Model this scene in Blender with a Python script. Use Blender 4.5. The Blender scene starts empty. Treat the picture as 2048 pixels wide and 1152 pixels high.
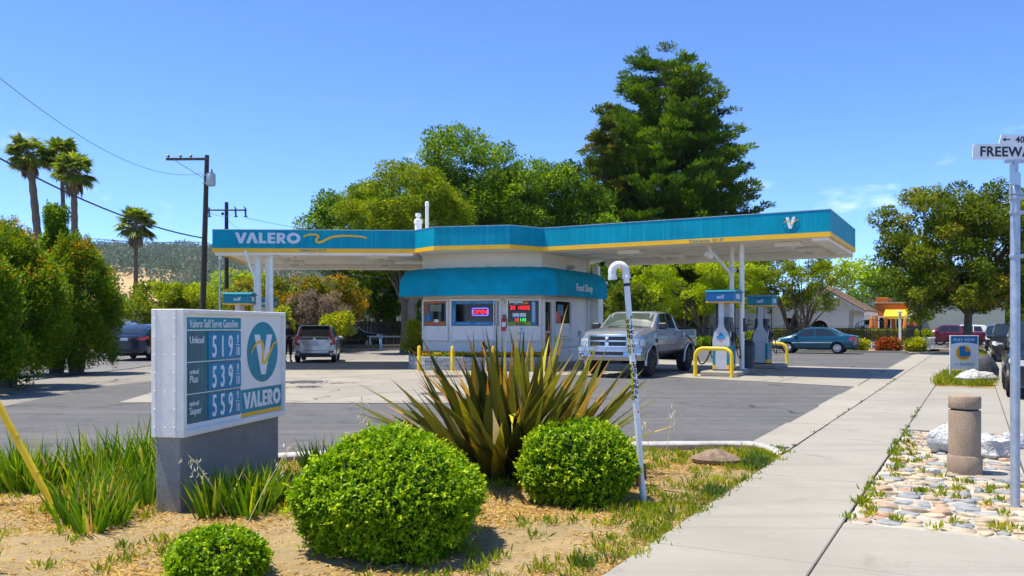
import bpy, bmesh, math, random
import numpy as np
from mathutils import Vector, Matrix

scene = bpy.context.scene
COL = scene.collection
random.seed(7)
RNG = np.random.default_rng(11)
PI = math.pi
rad = math.radians

# ------------------------------------------------------------------ camera
cam_data = bpy.data.cameras.new('camera')
cam = bpy.data.objects.new('camera', cam_data)
COL.objects.link(cam)
cam.location = (0, 0, 1.5)
cam.rotation_euler = (rad(90), 0, 0)
cam_data.sensor_width = 36
cam_data.lens = 29.6
cam_data.shift_y = 0.0376
cam_data.clip_start = 0.05
cam_data.clip_end = 9000
scene.camera = cam

# ------------------------------------------------------------------ sky and sun
SUN_EL = rad(71)
SUN_H = Vector((-0.998, 0.065, 0)).normalized()      # horizontal direction towards the sun
world = bpy.data.worlds.new('World')
scene.world = world
world.use_nodes = True
wn, wl = world.node_tree.nodes, world.node_tree.links
wn.clear()
w_out = wn.new('ShaderNodeOutputWorld')
w_bg = wn.new('ShaderNodeBackground')
sky = wn.new('ShaderNodeTexSky')
sky.sky_type = 'NISHITA'
sky.sun_disc = False
sky.sun_elevation = SUN_EL
sky.sun_rotation = math.atan2(SUN_H.x, SUN_H.y)
sky.altitude = 0
sky.air_density = 0.5
sky.dust_density = 0.0
sky.ozone_density = 6.0
w_hsv = wn.new('ShaderNodeHueSaturation')
w_hsv.inputs['Saturation'].default_value = 1.05
w_hsv.inputs['Hue'].default_value = 0.5
w_tint = wn.new('ShaderNodeVectorMath'); w_tint.operation = 'MULTIPLY'
w_tint.inputs[1].default_value = (.94, 1.0, 1.10)
wl.new(sky.outputs[0], w_tint.inputs[0])
wl.new(w_tint.outputs[0], w_hsv.inputs['Color'])
# small fair-weather clouds low over the horizon
tc = wn.new('ShaderNodeTexCoord')
sep = wn.new('ShaderNodeSeparateXYZ')
wl.new(tc.outputs['Generated'], sep.inputs[0])
mapn = wn.new('ShaderNodeMapping')
mapn.inputs['Scale'].default_value = (5.5, 5.5, 19)
wl.new(tc.outputs['Generated'], mapn.inputs[0])
cn = wn.new('ShaderNodeTexNoise')
cn.inputs['Scale'].default_value = 1.5
cn.inputs['Detail'].default_value = 7
cn.inputs['Roughness'].default_value = 0.55
wl.new(mapn.outputs[0], cn.inputs['Vector'])
cr = wn.new('ShaderNodeMapRange')
cr.inputs[1].default_value = 0.60
cr.inputs[2].default_value = 0.78
wl.new(cn.outputs[0], cr.inputs[0])
er = wn.new('ShaderNodeMapRange')
er.inputs[1].default_value = 0.26
er.inputs[2].default_value = 0.10
wl.new(sep.outputs[2], er.inputs[0])
cm = wn.new('ShaderNodeMath'); cm.operation = 'MULTIPLY'
wl.new(cr.outputs[0], cm.inputs[0]); wl.new(er.outputs[0], cm.inputs[1])
cm2 = wn.new('ShaderNodeMath'); cm2.operation = 'MULTIPLY'
wl.new(cm.outputs[0], cm2.inputs[0]); cm2.inputs[1].default_value = 0.5
cmix = wn.new('ShaderNodeMix'); cmix.data_type = 'RGBA'
wl.new(cm2.outputs[0], cmix.inputs[0])
wl.new(w_hsv.outputs[0], cmix.inputs[6])
cmix.inputs[7].default_value = (8.2, 8.4, 8.8, 1)
wl.new(cmix.outputs[2], w_bg.inputs['Color'])
w_bg.inputs['Strength'].default_value = 0.14
wl.new(w_bg.outputs[0], w_out.inputs['Surface'])

sun_data = bpy.data.lights.new('sun', 'SUN')
sun_data.energy = 3.5
sun_data.angle = rad(0.5)
sun_data.color = (1.0, 0.93, 0.80)
sun = bpy.data.objects.new('sun', sun_data)
COL.objects.link(sun)
sdir = Vector((SUN_H.x * math.cos(SUN_EL), SUN_H.y * math.cos(SUN_EL), math.sin(SUN_EL)))
sun.rotation_euler = sdir.to_track_quat('Z', 'Y').to_euler()
sun.location = sdir * 60

vs = scene.view_settings
vs.view_transform = 'Standard'
vs.look = 'None'
vs.exposure = 1.1
vs.gamma = 1.0
vs.use_curve_mapping = False
scene.cycles.max_bounces = 6
scene.cycles.diffuse_bounces = 4
scene.cycles.glossy_bounces = 3
scene.cycles.transmission_bounces = 4
scene.cycles.transparent_max_bounces = 6
scene.cycles.caustics_reflective = False
scene.cycles.caustics_refractive = False

# street frame: D runs along the pavement away from the camera, N across it to the right
TH = rad(28.8)
DV = Vector((math.sin(TH), math.cos(TH), 0))
NV = Vector((math.cos(TH), -math.sin(TH), 0))
def nd(n, d, z=0.0):
    return Vector((NV.x * n + DV.x * d, NV.y * n + DV.y * d, z))
RZ_D = math.atan2(DV.y, DV.x)          # rotation that turns local +x to the street direction
RZ_N = math.atan2(NV.y, NV.x)

# ------------------------------------------------------------------ object helpers
def link(o, parent=None):
    COL.objects.link(o)
    if parent is not None:
        o.parent = parent
    return o

def thing(name, label, cat, loc=(0, 0, 0), rz=0.0, group=None):
    o = bpy.data.objects.new(name, None)
    o.empty_display_size = 0.2
    o.location = loc
    o.rotation_euler = (0, 0, rz)
    o['label'] = label
    o['category'] = cat
    if group:
        o['group'] = group
    return link(o)

def tag(o, label, cat, group=None):
    o['label'] = label
    o['category'] = cat
    if group:
        o['group'] = group
    return o

def struct(o, kind='structure'):
    o['kind'] = kind
    return o

def copy_tree(o, parent=None):
    c = o.copy()
    COL.objects.link(c)
    c.parent = parent
    for ch in list(o.children):
        copy_tree(ch, c)
    return c

def rnd(a, b):
    return random.uniform(a, b)

class MB:
    """collects shapes for ONE mesh object"""
    def __init__(self):
        self.v, self.f, self.m = [], [], []
        self.x = None
    def add(self, vs, fs, mi=0):
        b = len(self.v)
        if self.x is not None:
            vs = [self.x @ Vector(p) for p in vs]
        self.v.extend([tuple(p) for p in vs])
        for f in fs:
            self.f.append([b + i for i in f])
            self.m.append(mi)
    def box(self, c, s, rz=0.0, mi=0, ch=0.0):
        cx, cy, cz = c
        hx, hy, hz = s[0] / 2, s[1] / 2, s[2] / 2
        ca, sa = math.cos(rz), math.sin(rz)
        def T(x, y, z):
            return (cx + ca * x - sa * y, cy + sa * x + ca * y, cz + z)
        if ch <= 0:
            vs = [T(x, y, z) for x in (-hx, hx) for y in (-hy, hy) for z in (-hz, hz)]
            fs = [(0, 1, 3, 2), (4, 6, 7, 5), (0, 4, 5, 1), (2, 3, 7, 6), (0, 2, 6, 4), (1, 5, 7, 3)]
            self.add(vs, fs, mi)
            return
        ch = min(ch, hx * .9, hy * .9, hz * .9)
        vs = []
        idx = {}
        for i, sx in enumerate((-1, 1)):
            for j, sy in enumerate((-1, 1)):
                for k, sz in enumerate((-1, 1)):
                    for a in range(3):
                        q = [hx - ch, hy - ch, hz - ch]
                        q[a] += ch
                        idx[(i, j, k, a)] = len(vs)
                        vs.append(T(sx * q[0], sy * q[1], sz * q[2]))
        fs = []
        def quad(keys, flip):
            f = [idx[k] for k in keys]
            fs.append(f[::-1] if flip else f)
        for s_ in (0, 1):
            quad([(s_, 0, 0, 0), (s_, 1, 0, 0), (s_, 1, 1, 0), (s_, 0, 1, 0)], s_ == 0)
            quad([(0, s_, 0, 1), (0, s_, 1, 1), (1, s_, 1, 1), (1, s_, 0, 1)], s_ == 0)
            quad([(0, 0, s_, 2), (1, 0, s_, 2), (1, 1, s_, 2), (0, 1, s_, 2)], s_ == 0)
        for a in (0, 1):
            for b in (0, 1):
                quad([(a, b, 0, 0), (a, b, 0, 1), (a, b, 1, 1), (a, b, 1, 0)], (a + b) % 2 == 0)
                quad([(a, 0, b, 0), (a, 0, b, 2), (a, 1, b, 2), (a, 1, b, 0)], (a + b) % 2 == 1)
                quad([(0, a, b, 1), (0, a, b, 2), (1, a, b, 2), (1, a, b, 1)], (a + b) % 2 == 0)
        for i in (0, 1):
            for j in (0, 1):
                for k in (0, 1):
                    f = [idx[(i, j, k, 0)], idx[(i, j, k, 1)], idx[(i, j, k, 2)]]
                    fs.append(f if (i + j + k) % 2 == 1 else f[::-1])
        self.add(vs, fs, mi)
    def tube(self, pts, r, n=8, mi=0, cap=True):
        pts = [Vector(p) for p in pts]
        if not hasattr(r, '__len__'):
            r = [r] * len(pts)
        t0 = (pts[1] - pts[0]).normalized()
        u = t0.orthogonal().normalized()
        vs, fs = [], []
        for i, p in enumerate(pts):
            if i == 0:
                t = pts[1] - pts[0]
            elif i == len(pts) - 1:
                t = pts[-1] - pts[-2]
            else:
                t = (pts[i + 1] - pts[i]).normalized() + (pts[i] - pts[i - 1]).normalized()
            t.normalize()
            u = (u - t * u.dot(t))
            if u.length < 1e-6:
                u = t.orthogonal()
            u.normalize()
            w = t.cross(u)
            for k in range(n):
                a = 2 * PI * k / n
                vs.append(p + (u * math.cos(a) + w * math.sin(a)) * r[i])
        for i in range(len(pts) - 1):
            for k in range(n):
                k2 = (k + 1) % n
                fs.append((i * n + k, i * n + k2, (i + 1) * n + k2, (i + 1) * n + k))
        if cap:
            fs.append(tuple(range(n))[::-1])
            fs.append(tuple((len(pts) - 1) * n + k for k in range(n)))
        self.add(vs, fs, mi)
    def lathe(self, prof, n=16, o=(0, 0, 0), mi=0, axis='z'):
        vs, fs = [], []
        for (r, z) in prof:
            for k in range(n):
                a = 2 * PI * k / n
                c, s = r * math.cos(a), r * math.sin(a)
                if axis == 'z':
                    vs.append((o[0] + c, o[1] + s, o[2] + z))
                elif axis == 'y':
                    vs.append((o[0] + c, o[1] + z, o[2] + s))
                else:
                    vs.append((o[0] + z, o[1] + c, o[2] + s))
        for i in range(len(prof) - 1):
            for k in range(n):
                k2 = (k + 1) % n
                f = (i * n + k, i * n + k2, (i + 1) * n + k2, (i + 1) * n + k)
                fs.append(f if axis != 'y' else f[::-1])
        f0 = tuple(range(n)); f1 = tuple((len(prof) - 1) * n + k for k in range(n))
        fs.append(f0[::-1] if axis != 'y' else f0)
        fs.append(f1 if axis != 'y' else f1[::-1])
        self.add(vs, fs, mi)
    def plate(self, poly, o, ux, uy, depth, mi=0, side=None):
        """2-D outline (counter-clockwise) in the plane o,ux,uy, its face at o and its body behind it"""
        o, ux, uy = Vector(o), Vector(ux), Vector(uy)
        un = ux.cross(uy)
        n = len(poly)
        vs = [o + ux * p[0] + uy * p[1] for p in poly] + [o + ux * p[0] + uy * p[1] - un * depth for p in poly]
        self.add(vs, [tuple(range(n)), tuple(range(2 * n - 1, n - 1, -1))], mi)
        b = len(self.v) - 2 * n
        for i in range(n):
            j = (i + 1) % n
            self.f.append([b + i, b + n + i, b + n + j, b + j])
            self.m.append(mi if side is None else side)
    def prism(self, poly, z0, z1, mi=0, side=None):
        self.plate(poly, (0, 0, z1), (1, 0, 0), (0, 1, 0), z1 - z0, mi, side)
    def ribbon(self, pts, w, o, ux, uy, depth, mi=0):
        """2-D stroke of width w (number or list)"""
        n = len(pts)
        if not hasattr(w, '__len__'):
            w = [w] * n
        P = [Vector((p[0], p[1])) for p in pts]
        L, R = [], []
        for i in range(n):
            t = (P[min(i + 1, n - 1)] - P[max(i - 1, 0)]).normalized()
            q = Vector((-t.y, t.x)) * w[i] / 2
            L.append(P[i] + q); R.append(P[i] - q)
        for i in range(n - 1):
            self.plate([R[i], R[i + 1], L[i + 1], L[i]], o, ux, uy, depth, mi)
    def mesh(self, name, mats, smooth=None):
        me = bpy.data.meshes.new(name)
        me.from_pydata(self.v, [], self.f)
        mats = mats if isinstance(mats, (list, tuple)) else [mats]
        for m_ in mats:
            me.materials.append(m_)
        if len(mats) > 1:
            me.polygons.foreach_set('material_index', np.array(self.m, dtype=np.int32))
        if smooth is not None:
            me.polygons.foreach_set('use_smooth', np.ones(len(me.polygons), dtype=bool))
            me.set_sharp_from_angle(angle=rad(smooth))
        me.update()
        return me
    def build(self, name, mats, parent=None, smooth=None, loc=None):
        o = bpy.data.objects.new(name, self.mesh(name, mats, smooth))
        if loc is not None:
            o.location = loc
        return link(o, parent)

def frame_obj(o, origin, ux, uy):
    ux = Vector(ux).normalized(); uy = Vector(uy).normalized()
    un = ux.cross(uy)
    m = Matrix((ux, uy, un)).transposed().to_4x4()
    m.translation = Vector(origin)
    o.matrix_local = m
    return o

def text(name, body, size, mat, origin, ux, uy=(0, 0, 1), parent=None, bold=0.0, align='LEFT', sx=1.0, depth=0.004, spacing=1.0):
    cu = bpy.data.curves.new(name, 'FONT')
    cu.body = body
    cu.size = size
    cu.offset = bold * size
    cu.extrude = depth / 2
    cu.align_x = align
    cu.space_character = spacing
    cu.resolution_u = 3
    tmp = bpy.data.objects.new('tmp_text', cu)
    COL.objects.link(tmp)
    dg = bpy.context.evaluated_depsgraph_get()
    me = bpy.data.meshes.new_from_object(tmp.evaluated_get(dg))
    bpy.data.objects.remove(tmp)
    bpy.data.curves.remove(cu)
    if sx != 1.0:
        me.transform(Matrix.Diagonal((sx, 1, 1, 1)))
    me.materials.clear(); me.materials.append(mat)
    me.name = name
    o = bpy.data.objects.new(name, me)
    link(o, parent)
    frame_obj(o, origin, ux, uy)
    return o

def evaluated_mesh(o, name):
    dg = bpy.context.evaluated_depsgraph_get()
    me = bpy.data.meshes.new_from_object(o.evaluated_get(dg))
    me.name = name
    return me

# ------------------------------------------------------------------ materials
def new_mat(name):
    m = bpy.data.materials.new(name)
    m.use_nodes = True
    nt = m.node_tree
    b = nt.nodes['Principled BSDF']
    return m, nt.nodes, nt.links, b

def rgb(c):
    return (c[0], c[1], c[2], 1.0)

def ramp2(nodes, links, fac, c1, c2, lo=0.3, hi=0.7):
    mr = nodes.new('ShaderNodeMapRange')
    mr.inputs[1].default_value = lo; mr.inputs[2].default_value = hi
    links.new(fac, mr.inputs[0])
    mx = nodes.new('ShaderNodeMix'); mx.data_type = 'RGBA'
    links.new(mr.outputs[0], mx.inputs[0])
    for k, c in ((6, c1), (7, c2)):
        if isinstance(c, (tuple, list)):
            mx.inputs[k].default_value = rgb(c)
        else:
            links.new(c, mx.inputs[k])
    return mx.outputs[2]

def noise_tex(nodes, links, scale, detail=4, rough=0.55, vec=None, dist=0.0):
    n = nodes.new('ShaderNodeTexNoise')
    n.inputs['Scale'].default_value = scale
    n.inputs['Detail'].default_value = detail
    n.inputs['Roughness'].default_value = rough
    n.inputs['Distortion'].default_value = dist
    if vec is not None:
        links.new(vec, n.inputs['Vector'])
    return n.outputs[0]

def bump(nodes, links, b, height, strength=0.3, dist=0.01):
    bp = nodes.new('ShaderNodeBump')
    bp.inputs['Strength'].default_value = strength
    bp.inputs['Distance'].default_value = dist
    links.new(height, bp.inputs['Height'])
    links.new(bp.outputs[0], b.inputs['Normal'])

MATS = {}
def M(name, col, rough=0.6, metal=0.0, var=0.18, scale=6.0, bmp=0.0, bscale=60.0, bdist=0.004, coat=0.0, spec=0.5, fine=0.0, fscale=120, emit=None):
    """plain painted / metal / plastic surface with a little wear"""
    if name in MATS:
        return MATS[name]
    m, nd_, lk, b = new_mat(name)
    g = nd_.new('ShaderNodeNewGeometry').outputs['Position']
    if var > 0:
        n = noise_tex(nd_, lk, scale, 5, 0.6, g)
        c1 = tuple(x * (1 - var) for x in col)
        c2 = tuple(min(1, x * (1 + var)) for x in col)
        c = ramp2(nd_, lk, n, c1, c2)
        if fine > 0:
            n2 = noise_tex(nd_, lk, fscale, 2, 0.5, g)
            mr = nd_.new('ShaderNodeMapRange')
            mr.inputs[1].default_value = .3; mr.inputs[2].default_value = .7
            mr.inputs[3].default_value = 1 - fine; mr.inputs[4].default_value = 1 + fine
            lk.new(n2, mr.inputs[0])
            mm = nd_.new('ShaderNodeVectorMath'); mm.operation = 'SCALE'
            lk.new(c, mm.inputs[0]); lk.new(mr.outputs[0], mm.inputs['Scale'])
            c = mm.outputs[0]
        lk.new(c, b.inputs['Base Color'])
    else:
        b.inputs['Base Color'].default_value = rgb(col)
    b.inputs['Roughness'].default_value = rough
    b.inputs['Metallic'].default_value = metal
    b.inputs['Specular IOR Level'].default_value = spec
    b.inputs['Coat Weight'].default_value = coat
    b.inputs['Coat Roughness'].default_value = 0.05
    if bmp > 0:
        n = noise_tex(nd_, lk, bscale, 4, 0.6, g)
        bump(nd_, lk, b, n, bmp, bdist)
    if emit:
        b.inputs['Emission Color'].default_value = rgb(col)
        b.inputs['Emission Strength'].default_value = emit
    MATS[name] = m
    return m

def leaf_mat(name, c_dark, c_light, c_tip=None, tip_at=0.85, trans=0.35, rough=0.5):
    """leaf colour varies leaf by leaf (attribute rnd)"""
    if name in MATS:
        return MATS[name]
    m, nd_, lk, b = new_mat(name)
    at = nd_.new('ShaderNodeAttribute'); at.attribute_name = 'rnd'
    c = ramp2(nd_, lk, at.outputs['Fac'], c_dark, c_light, 0.05, 0.8)
    if c_tip:
        c = ramp2(nd_, lk, at.outputs['Fac'], c, c_tip, tip_at - .04, tip_at + .08)
    lk.new(c, b.inputs['Base Color'])
    b.inputs['Roughness'].default_value = rough
    b.inputs['Specular IOR Level'].default_value = 0.15
    tr = nd_.new('ShaderNodeBsdfTranslucent')
    hs = nd_.new('ShaderNodeHueSaturation')
    hs.inputs['Value'].default_value = 1.5
    hs.inputs['Saturation'].default_value = 1.1
    lk.new(c, hs.inputs['Color'])
    lk.new(hs.outputs[0], tr.inputs['Color'])
    mx = nd_.new('ShaderNodeMixShader')
    mx.inputs[0].default_value = trans
    lk.new(b.outputs[0], mx.inputs[1]); lk.new(tr.outputs[0], mx.inputs[2])
    out = nd_['Material Output']
    lk.new(mx.outputs[0], out.inputs['Surface'])
    MATS[name] = m
    return m

# ------------------------------------------------------------------ fast leaf meshes
def unit(a):
    return a / np.maximum(np.linalg.norm(a, axis=1, keepdims=True), 1e-9)

def quads_mesh(name, V, rv, mat, nper=4):
    """V: (N*nper,3) vertices, one n-gon per nper vertices, rv: (N,) random value per face"""
    n = len(V) // nper
    me = bpy.data.meshes.new(name)
    me.vertices.add(len(V))
    me.vertices.foreach_set('co', np.ascontiguousarray(V, dtype=np.float32).ravel())
    me.loops.add(len(V))
    me.loops.foreach_set('vertex_index', np.arange(len(V), dtype=np.int32))
    me.polygons.add(n)
    me.polygons.foreach_set('loop_start', np.arange(n, dtype=np.int32) * nper)
    at = me.attributes.new('rnd', 'FLOAT', 'FACE')
    at.data.foreach_set('value', np.ascontiguousarray(rv, dtype=np.float32))
    me.materials.append(mat)
    me.update(calc_edges=True)
    return me

def leaf_quads(C, D, L, W, rng, cup=0.15, face=None):
    """diamond leaves: C centres of leaf base, D direction, L length, W width"""
    n = len(C)
    D = unit(D)
    R = rng.normal(size=(n, 3))
    S = unit(np.cross(D, R if face is None else unit(face) + R * .38))
    L = np.broadcast_to(np.asarray(L, float).reshape(-1, 1), (n, 1))
    W = np.broadcast_to(np.asarray(W, float).reshape(-1, 1), (n, 1))
    Nn = np.cross(S, D)
    mid = C + D * L * 0.45 + Nn * L * cup
    V = np.empty((n, 4, 3))
    V[:, 0] = C
    V[:, 1] = mid + S * W * 0.5
    V[:, 2] = C + D * L
    V[:, 3] = mid - S * W * 0.5
    return V.reshape(-1, 3)

def clump_leaves(clumps, per, L, W, rng, up=0.25, shell=0.45, clump_var=0.55, out=0.8):
    """leaves spread through a list of ellipsoid clumps (cx,cy,cz,rx,ry,rz); returns V, rnd"""
    cl = np.asarray(clumps, float)
    vol = (cl[:, 3] * cl[:, 4] + cl[:, 4] * cl[:, 5] + cl[:, 3] * cl[:, 5]) / 3
    cnt = np.maximum(4, (per * vol / vol.mean())).astype(int)
    idx = np.repeat(np.arange(len(cl)), cnt)
    n = len(idx)
    d = unit(rng.normal(size=(n, 3)))
    r = shell + (1 - shell) * rng.random((n, 1)) ** 0.55
    lump = 1 + 0.18 * np.sin(d[:, :1] * 5 + idx[:, None]) * np.cos(d[:, 1:2] * 6 + idx[:, None] * 2)
    C = cl[idx, :3] + d * cl[idx, 3:6] * r * lump
    D = d * out + rng.normal(size=(n, 3)) * 0.6 + np.array([0, 0, up])
    crv = rng.random(len(cl))
    rv = crv[idx] * clump_var + rng.random(n) * (1 - clump_var)
    LL = L * (0.7 + 0.6 * rng.random(n))
    return leaf_quads(C, D, LL, LL * (W / L), rng, .12, d * .55 + np.array([0, 0, .8])), rv

def envelope_clumps(n, env, size, rng, fill=0.45, flat=0.8, zmin=None, jitter=0.35):
    """clump centres biased to the surface of an ellipsoid envelope (cx,cy,cz,rx,ry,rz)"""
    env = np.asarray(env, float)
    d = unit(rng.normal(size=(n * 3, 3)))
    r = fill + (1 - fill) * rng.random((n * 3, 1)) ** 0.5
    C = env[:3] + d * env[3:] * r
    if zmin is not None:
        C = C[C[:, 2] > zmin]
    C = C[:n]
    s = size * (1 - jitter + 2 * jitter * rng.random((len(C), 1)))
    return np.hstack([C, s, s, s * flat])

def blob(mb, c, r, seed=0, n=10, rough=0.12, mi=0, flat_bottom=None):
    """irregular stone-like lump"""
    rg = random.Random(seed)
    ph = [(rg.uniform(0, 6.28), rg.uniform(1, 3.2)) for _ in range(6)]
    vs, fs = [], []
    rings = max(4, n // 2)
    for i in range(rings + 1):
        th = PI * i / rings
        for k in range(n):
            a = 2 * PI * k / n
            d = Vector((math.sin(th) * math.cos(a), math.sin(th) * math.sin(a), math.cos(th)))
            q = 1 + rough * (math.sin(d.x * 3 * ph[0][1] + ph[0][0]) + math.sin(d.y * 3 * ph[1][1] + ph[1][0]) + math.sin(d.z * 3 * ph[2][1] + ph[2][0]))
            p = Vector((d.x * r[0] * q, d.y * r[1] * q, d.z * r[2] * q))
            z = p.z
            if flat_bottom is not None and z < flat_bottom:
                z = flat_bottom
            vs.append((c[0] + p.x, c[1] + p.y, c[2] + z))
    for i in range(rings):
        for k in range(n):
            k2 = (k + 1) % n
            fs.append((i * n + k, (i + 1) * n + k, (i + 1) * n + k2, i * n + k2))
    mb.add(vs, fs, mi)
# ================================================================== GROUND MATERIALS
def ground_mat(name, c1, c2, c3, s1=0.6, s2=9.0, fs=220.0, fine=0.2, bmp=0.35, bd=0.006, rough=0.9, stain=None, stain_lo=.58, streak=None, cracks=0):
    m, nd_, lk, b = new_mat(name)
    g = nd_.new('ShaderNodeNewGeometry').outputs['Position']
    a = noise_tex(nd_, lk, s1, 6, 0.6, g, 0.4)
    c = ramp2(nd_, lk, a, c1, c2, .32, .68)
    a2 = noise_tex(nd_, lk, s2, 6, 0.65, g)
    c = ramp2(nd_, lk, a2, c, c3, .5, .8)
    if stain:
        st = noise_tex(nd_, lk, s1 * 2.3, 5, 0.7, g, 1.2)
        c = ramp2(nd_, lk, st, c, stain, stain_lo, stain_lo + .2)
    if streak:
        mp = nd_.new('ShaderNodeMapping')
        mp.inputs['Rotation'].default_value = (0, 0, streak[0])
        mp.inputs['Scale'].default_value = (0.12, 2.2, 1)
        lk.new(g, mp.inputs[0])
        st = noise_tex(nd_, lk, 1.1, 5, 0.6, mp.outputs[0], .6)
        c = ramp2(nd_, lk, st, c, streak[1], .52, .74)
    if stain:
        sv = nd_.new('ShaderNodeTexVoronoi'); sv.inputs['Scale'].default_value = 1.7; lk.new(g, sv.inputs['Vector'])
        sz = noise_tex(nd_, lk, 2.1, 2, .5, g)
        sm_ = nd_.new('ShaderNodeMapRange'); sm_.inputs[1].default_value = .45; sm_.inputs[2].default_value = .75; sm_.inputs[3].default_value = 0; sm_.inputs[4].default_value = .06
        lk.new(sz, sm_.inputs[0])
        sl_ = nd_.new('ShaderNodeMath'); sl_.operation = 'LESS_THAN'; lk.new(sv.outputs[0], sl_.inputs[0]); lk.new(sm_.outputs[0], sl_.inputs[1])
        c = ramp2(nd_, lk, sl_.outputs[0], c, tuple(x * .6 for x in stain), 0, 1)
    if cracks:
        wv = nd_.new('ShaderNodeVectorMath'); wv.operation = 'MULTIPLY_ADD'
        nn = nd_.new('ShaderNodeTexNoise'); nn.inputs['Scale'].default_value = 1.3; nn.inputs['Detail'].default_value = 6; lk.new(g, nn.inputs['Vector'])
        lk.new(nn.outputs[1], wv.inputs[0]); wv.inputs[1].default_value = (.9, .9, 0); lk.new(g, wv.inputs[2])
        vo = nd_.new('ShaderNodeTexVoronoi'); vo.feature = 'DISTANCE_TO_EDGE'; vo.inputs['Scale'].default_value = cracks
        lk.new(wv.outputs[0], vo.inputs['Vector'])
        ms = noise_tex(nd_, lk, .5, 3, .6, g)
        th = nd_.new('ShaderNodeMapRange'); th.inputs[1].default_value = .46; th.inputs[2].default_value = .6; th.inputs[3].default_value = 0; th.inputs[4].default_value = .010 * cracks / .3
        lk.new(ms, th.inputs[0])
        lt = nd_.new('ShaderNodeMath'); lt.operation = 'LESS_THAN'; lk.new(vo.outputs[0], lt.inputs[0]); lk.new(th.outputs[0], lt.inputs[1])
        c = ramp2(nd_, lk, lt.outputs[0], c, tuple(x * .45 for x in c1), 0, 1)
    fn = noise_tex(nd_, lk, fs, 2, 0.6, g)
    mr = nd_.new('ShaderNodeMapRange')
    mr.inputs[1].default_value = .25; mr.inputs[2].default_value = .75
    mr.inputs[3].default_value = 1 - fine; mr.inputs[4].default_value = 1 + fine
    lk.new(fn, mr.inputs[0])
    mm = nd_.new('ShaderNodeVectorMath'); mm.operation = 'SCALE'
    lk.new(c, mm.inputs[0]); lk.new(mr.outputs[0], mm.inputs['Scale'])
    lk.new(mm.outputs[0], b.inputs['Base Color'])
    b.inputs['Roughness'].default_value = rough
    b.inputs['Specular IOR Level'].default_value = 0.25
    hb = nd_.new('ShaderNodeMath'); hb.operation = 'ADD'
    lk.new(fn, hb.inputs[0]); lk.new(a2, hb.inputs[1])
    bump(nd_, lk, b, hb.outputs[0], bmp, bd)
    MATS[name] = m
    return m

M_asph = ground_mat('asphalt', (.095, .095, .096), (.125, .123, .12), (.15, .147, .142), .35, 5, 160, .35, .5, .006, .85, (.058, .057, .056), .55, (0.25, (.165, .16, .152)), .16)
M_oldp = ground_mat('old_paving', (.20, .185, .16), (.27, .25, .22), (.30, .275, .235), .3, 4, 120, .2, .4, .006, .9, (.14, .125, .105), .58, None, .35)
M_conc = ground_mat('concrete', (.28, .258, .215), (.35, .326, .278), (.31, .287, .238), .5, 7, 190, .14, .25, .004, .85, (.22, .20, .165), .58, (1.1, (.25, .235, .20)))
M_padc = ground_mat('pad_concrete', (.27, .245, .20), (.35, .32, .265), (.31, .28, .23), .35, 4, 120, .12, .25, .004, .85, (.155, .135, .11), .55, (0.9, (.24, .22, .185)), .3)
M_joint = ground_mat('joint_dirt', (.07, .06, .045), (.10, .085, .06), (.12, .10, .07), 2, 20, 200, .3, .3)
M_soil = ground_mat('dry_soil', (.34, .245, .12), (.45, .335, .175), (.26, .18, .085), .9, 14, 150, .3, .8, .02, .95, (.50, .36, .16), .52)
M_land = ground_mat('land', (.26, .20, .10), (.20, .18, .08), (.32, .25, .13), .01, .2, 3, .2, .2)
M_street = ground_mat('street_asphalt', (.15, .145, .14), (.19, .185, .175), (.22, .21, .20), .3, 5, 160, .25, .4, .006, .88, (.11, .105, .10), .6)
M_kerb = M('kerb_paint', (.42, .41, .38), .8, var=.25, scale=5, bmp=.3, fine=.12)
M_kerbside = M('kerb_side', (.16, .125, .09), .95, var=.35, scale=9, bmp=.6, bscale=30, bdist=.01)
M_mortar = M('white_mortar', (.42, .38, .30), .9, var=.30, scale=5, bmp=.6, bscale=35, bdist=.015)
STONE_M = [M('stone_tan', (.42, .32, .21), .8, var=.3, scale=11, bmp=.4, bscale=40, fine=.1),
           M('stone_grey', (.27, .28, .285), .8, var=.25, scale=12, bmp=.4, bscale=40, fine=.1),
           M('stone_buff', (.52, .42, .28), .8, var=.25, scale=10, bmp=.4, bscale=40, fine=.1),
           M('stone_rust', (.42, .27, .17), .8, var=.3, scale=11, bmp=.4, bscale=40, fine=.1)]

# ================================================================== GROUND
def sheet(name, poly, z, mat, kind='structure', parent=None):
    mb = MB()
    mb.add([(p[0], p[1], z) for p in poly], [tuple(range(len(poly)))])
    o = mb.build(name, mat, parent)
    o['kind'] = kind
    return o

sheet('ground', [(-3000, -300), (3000, -300), (3000, 5000), (-3000, 5000)], -0.27, M_land)

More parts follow.
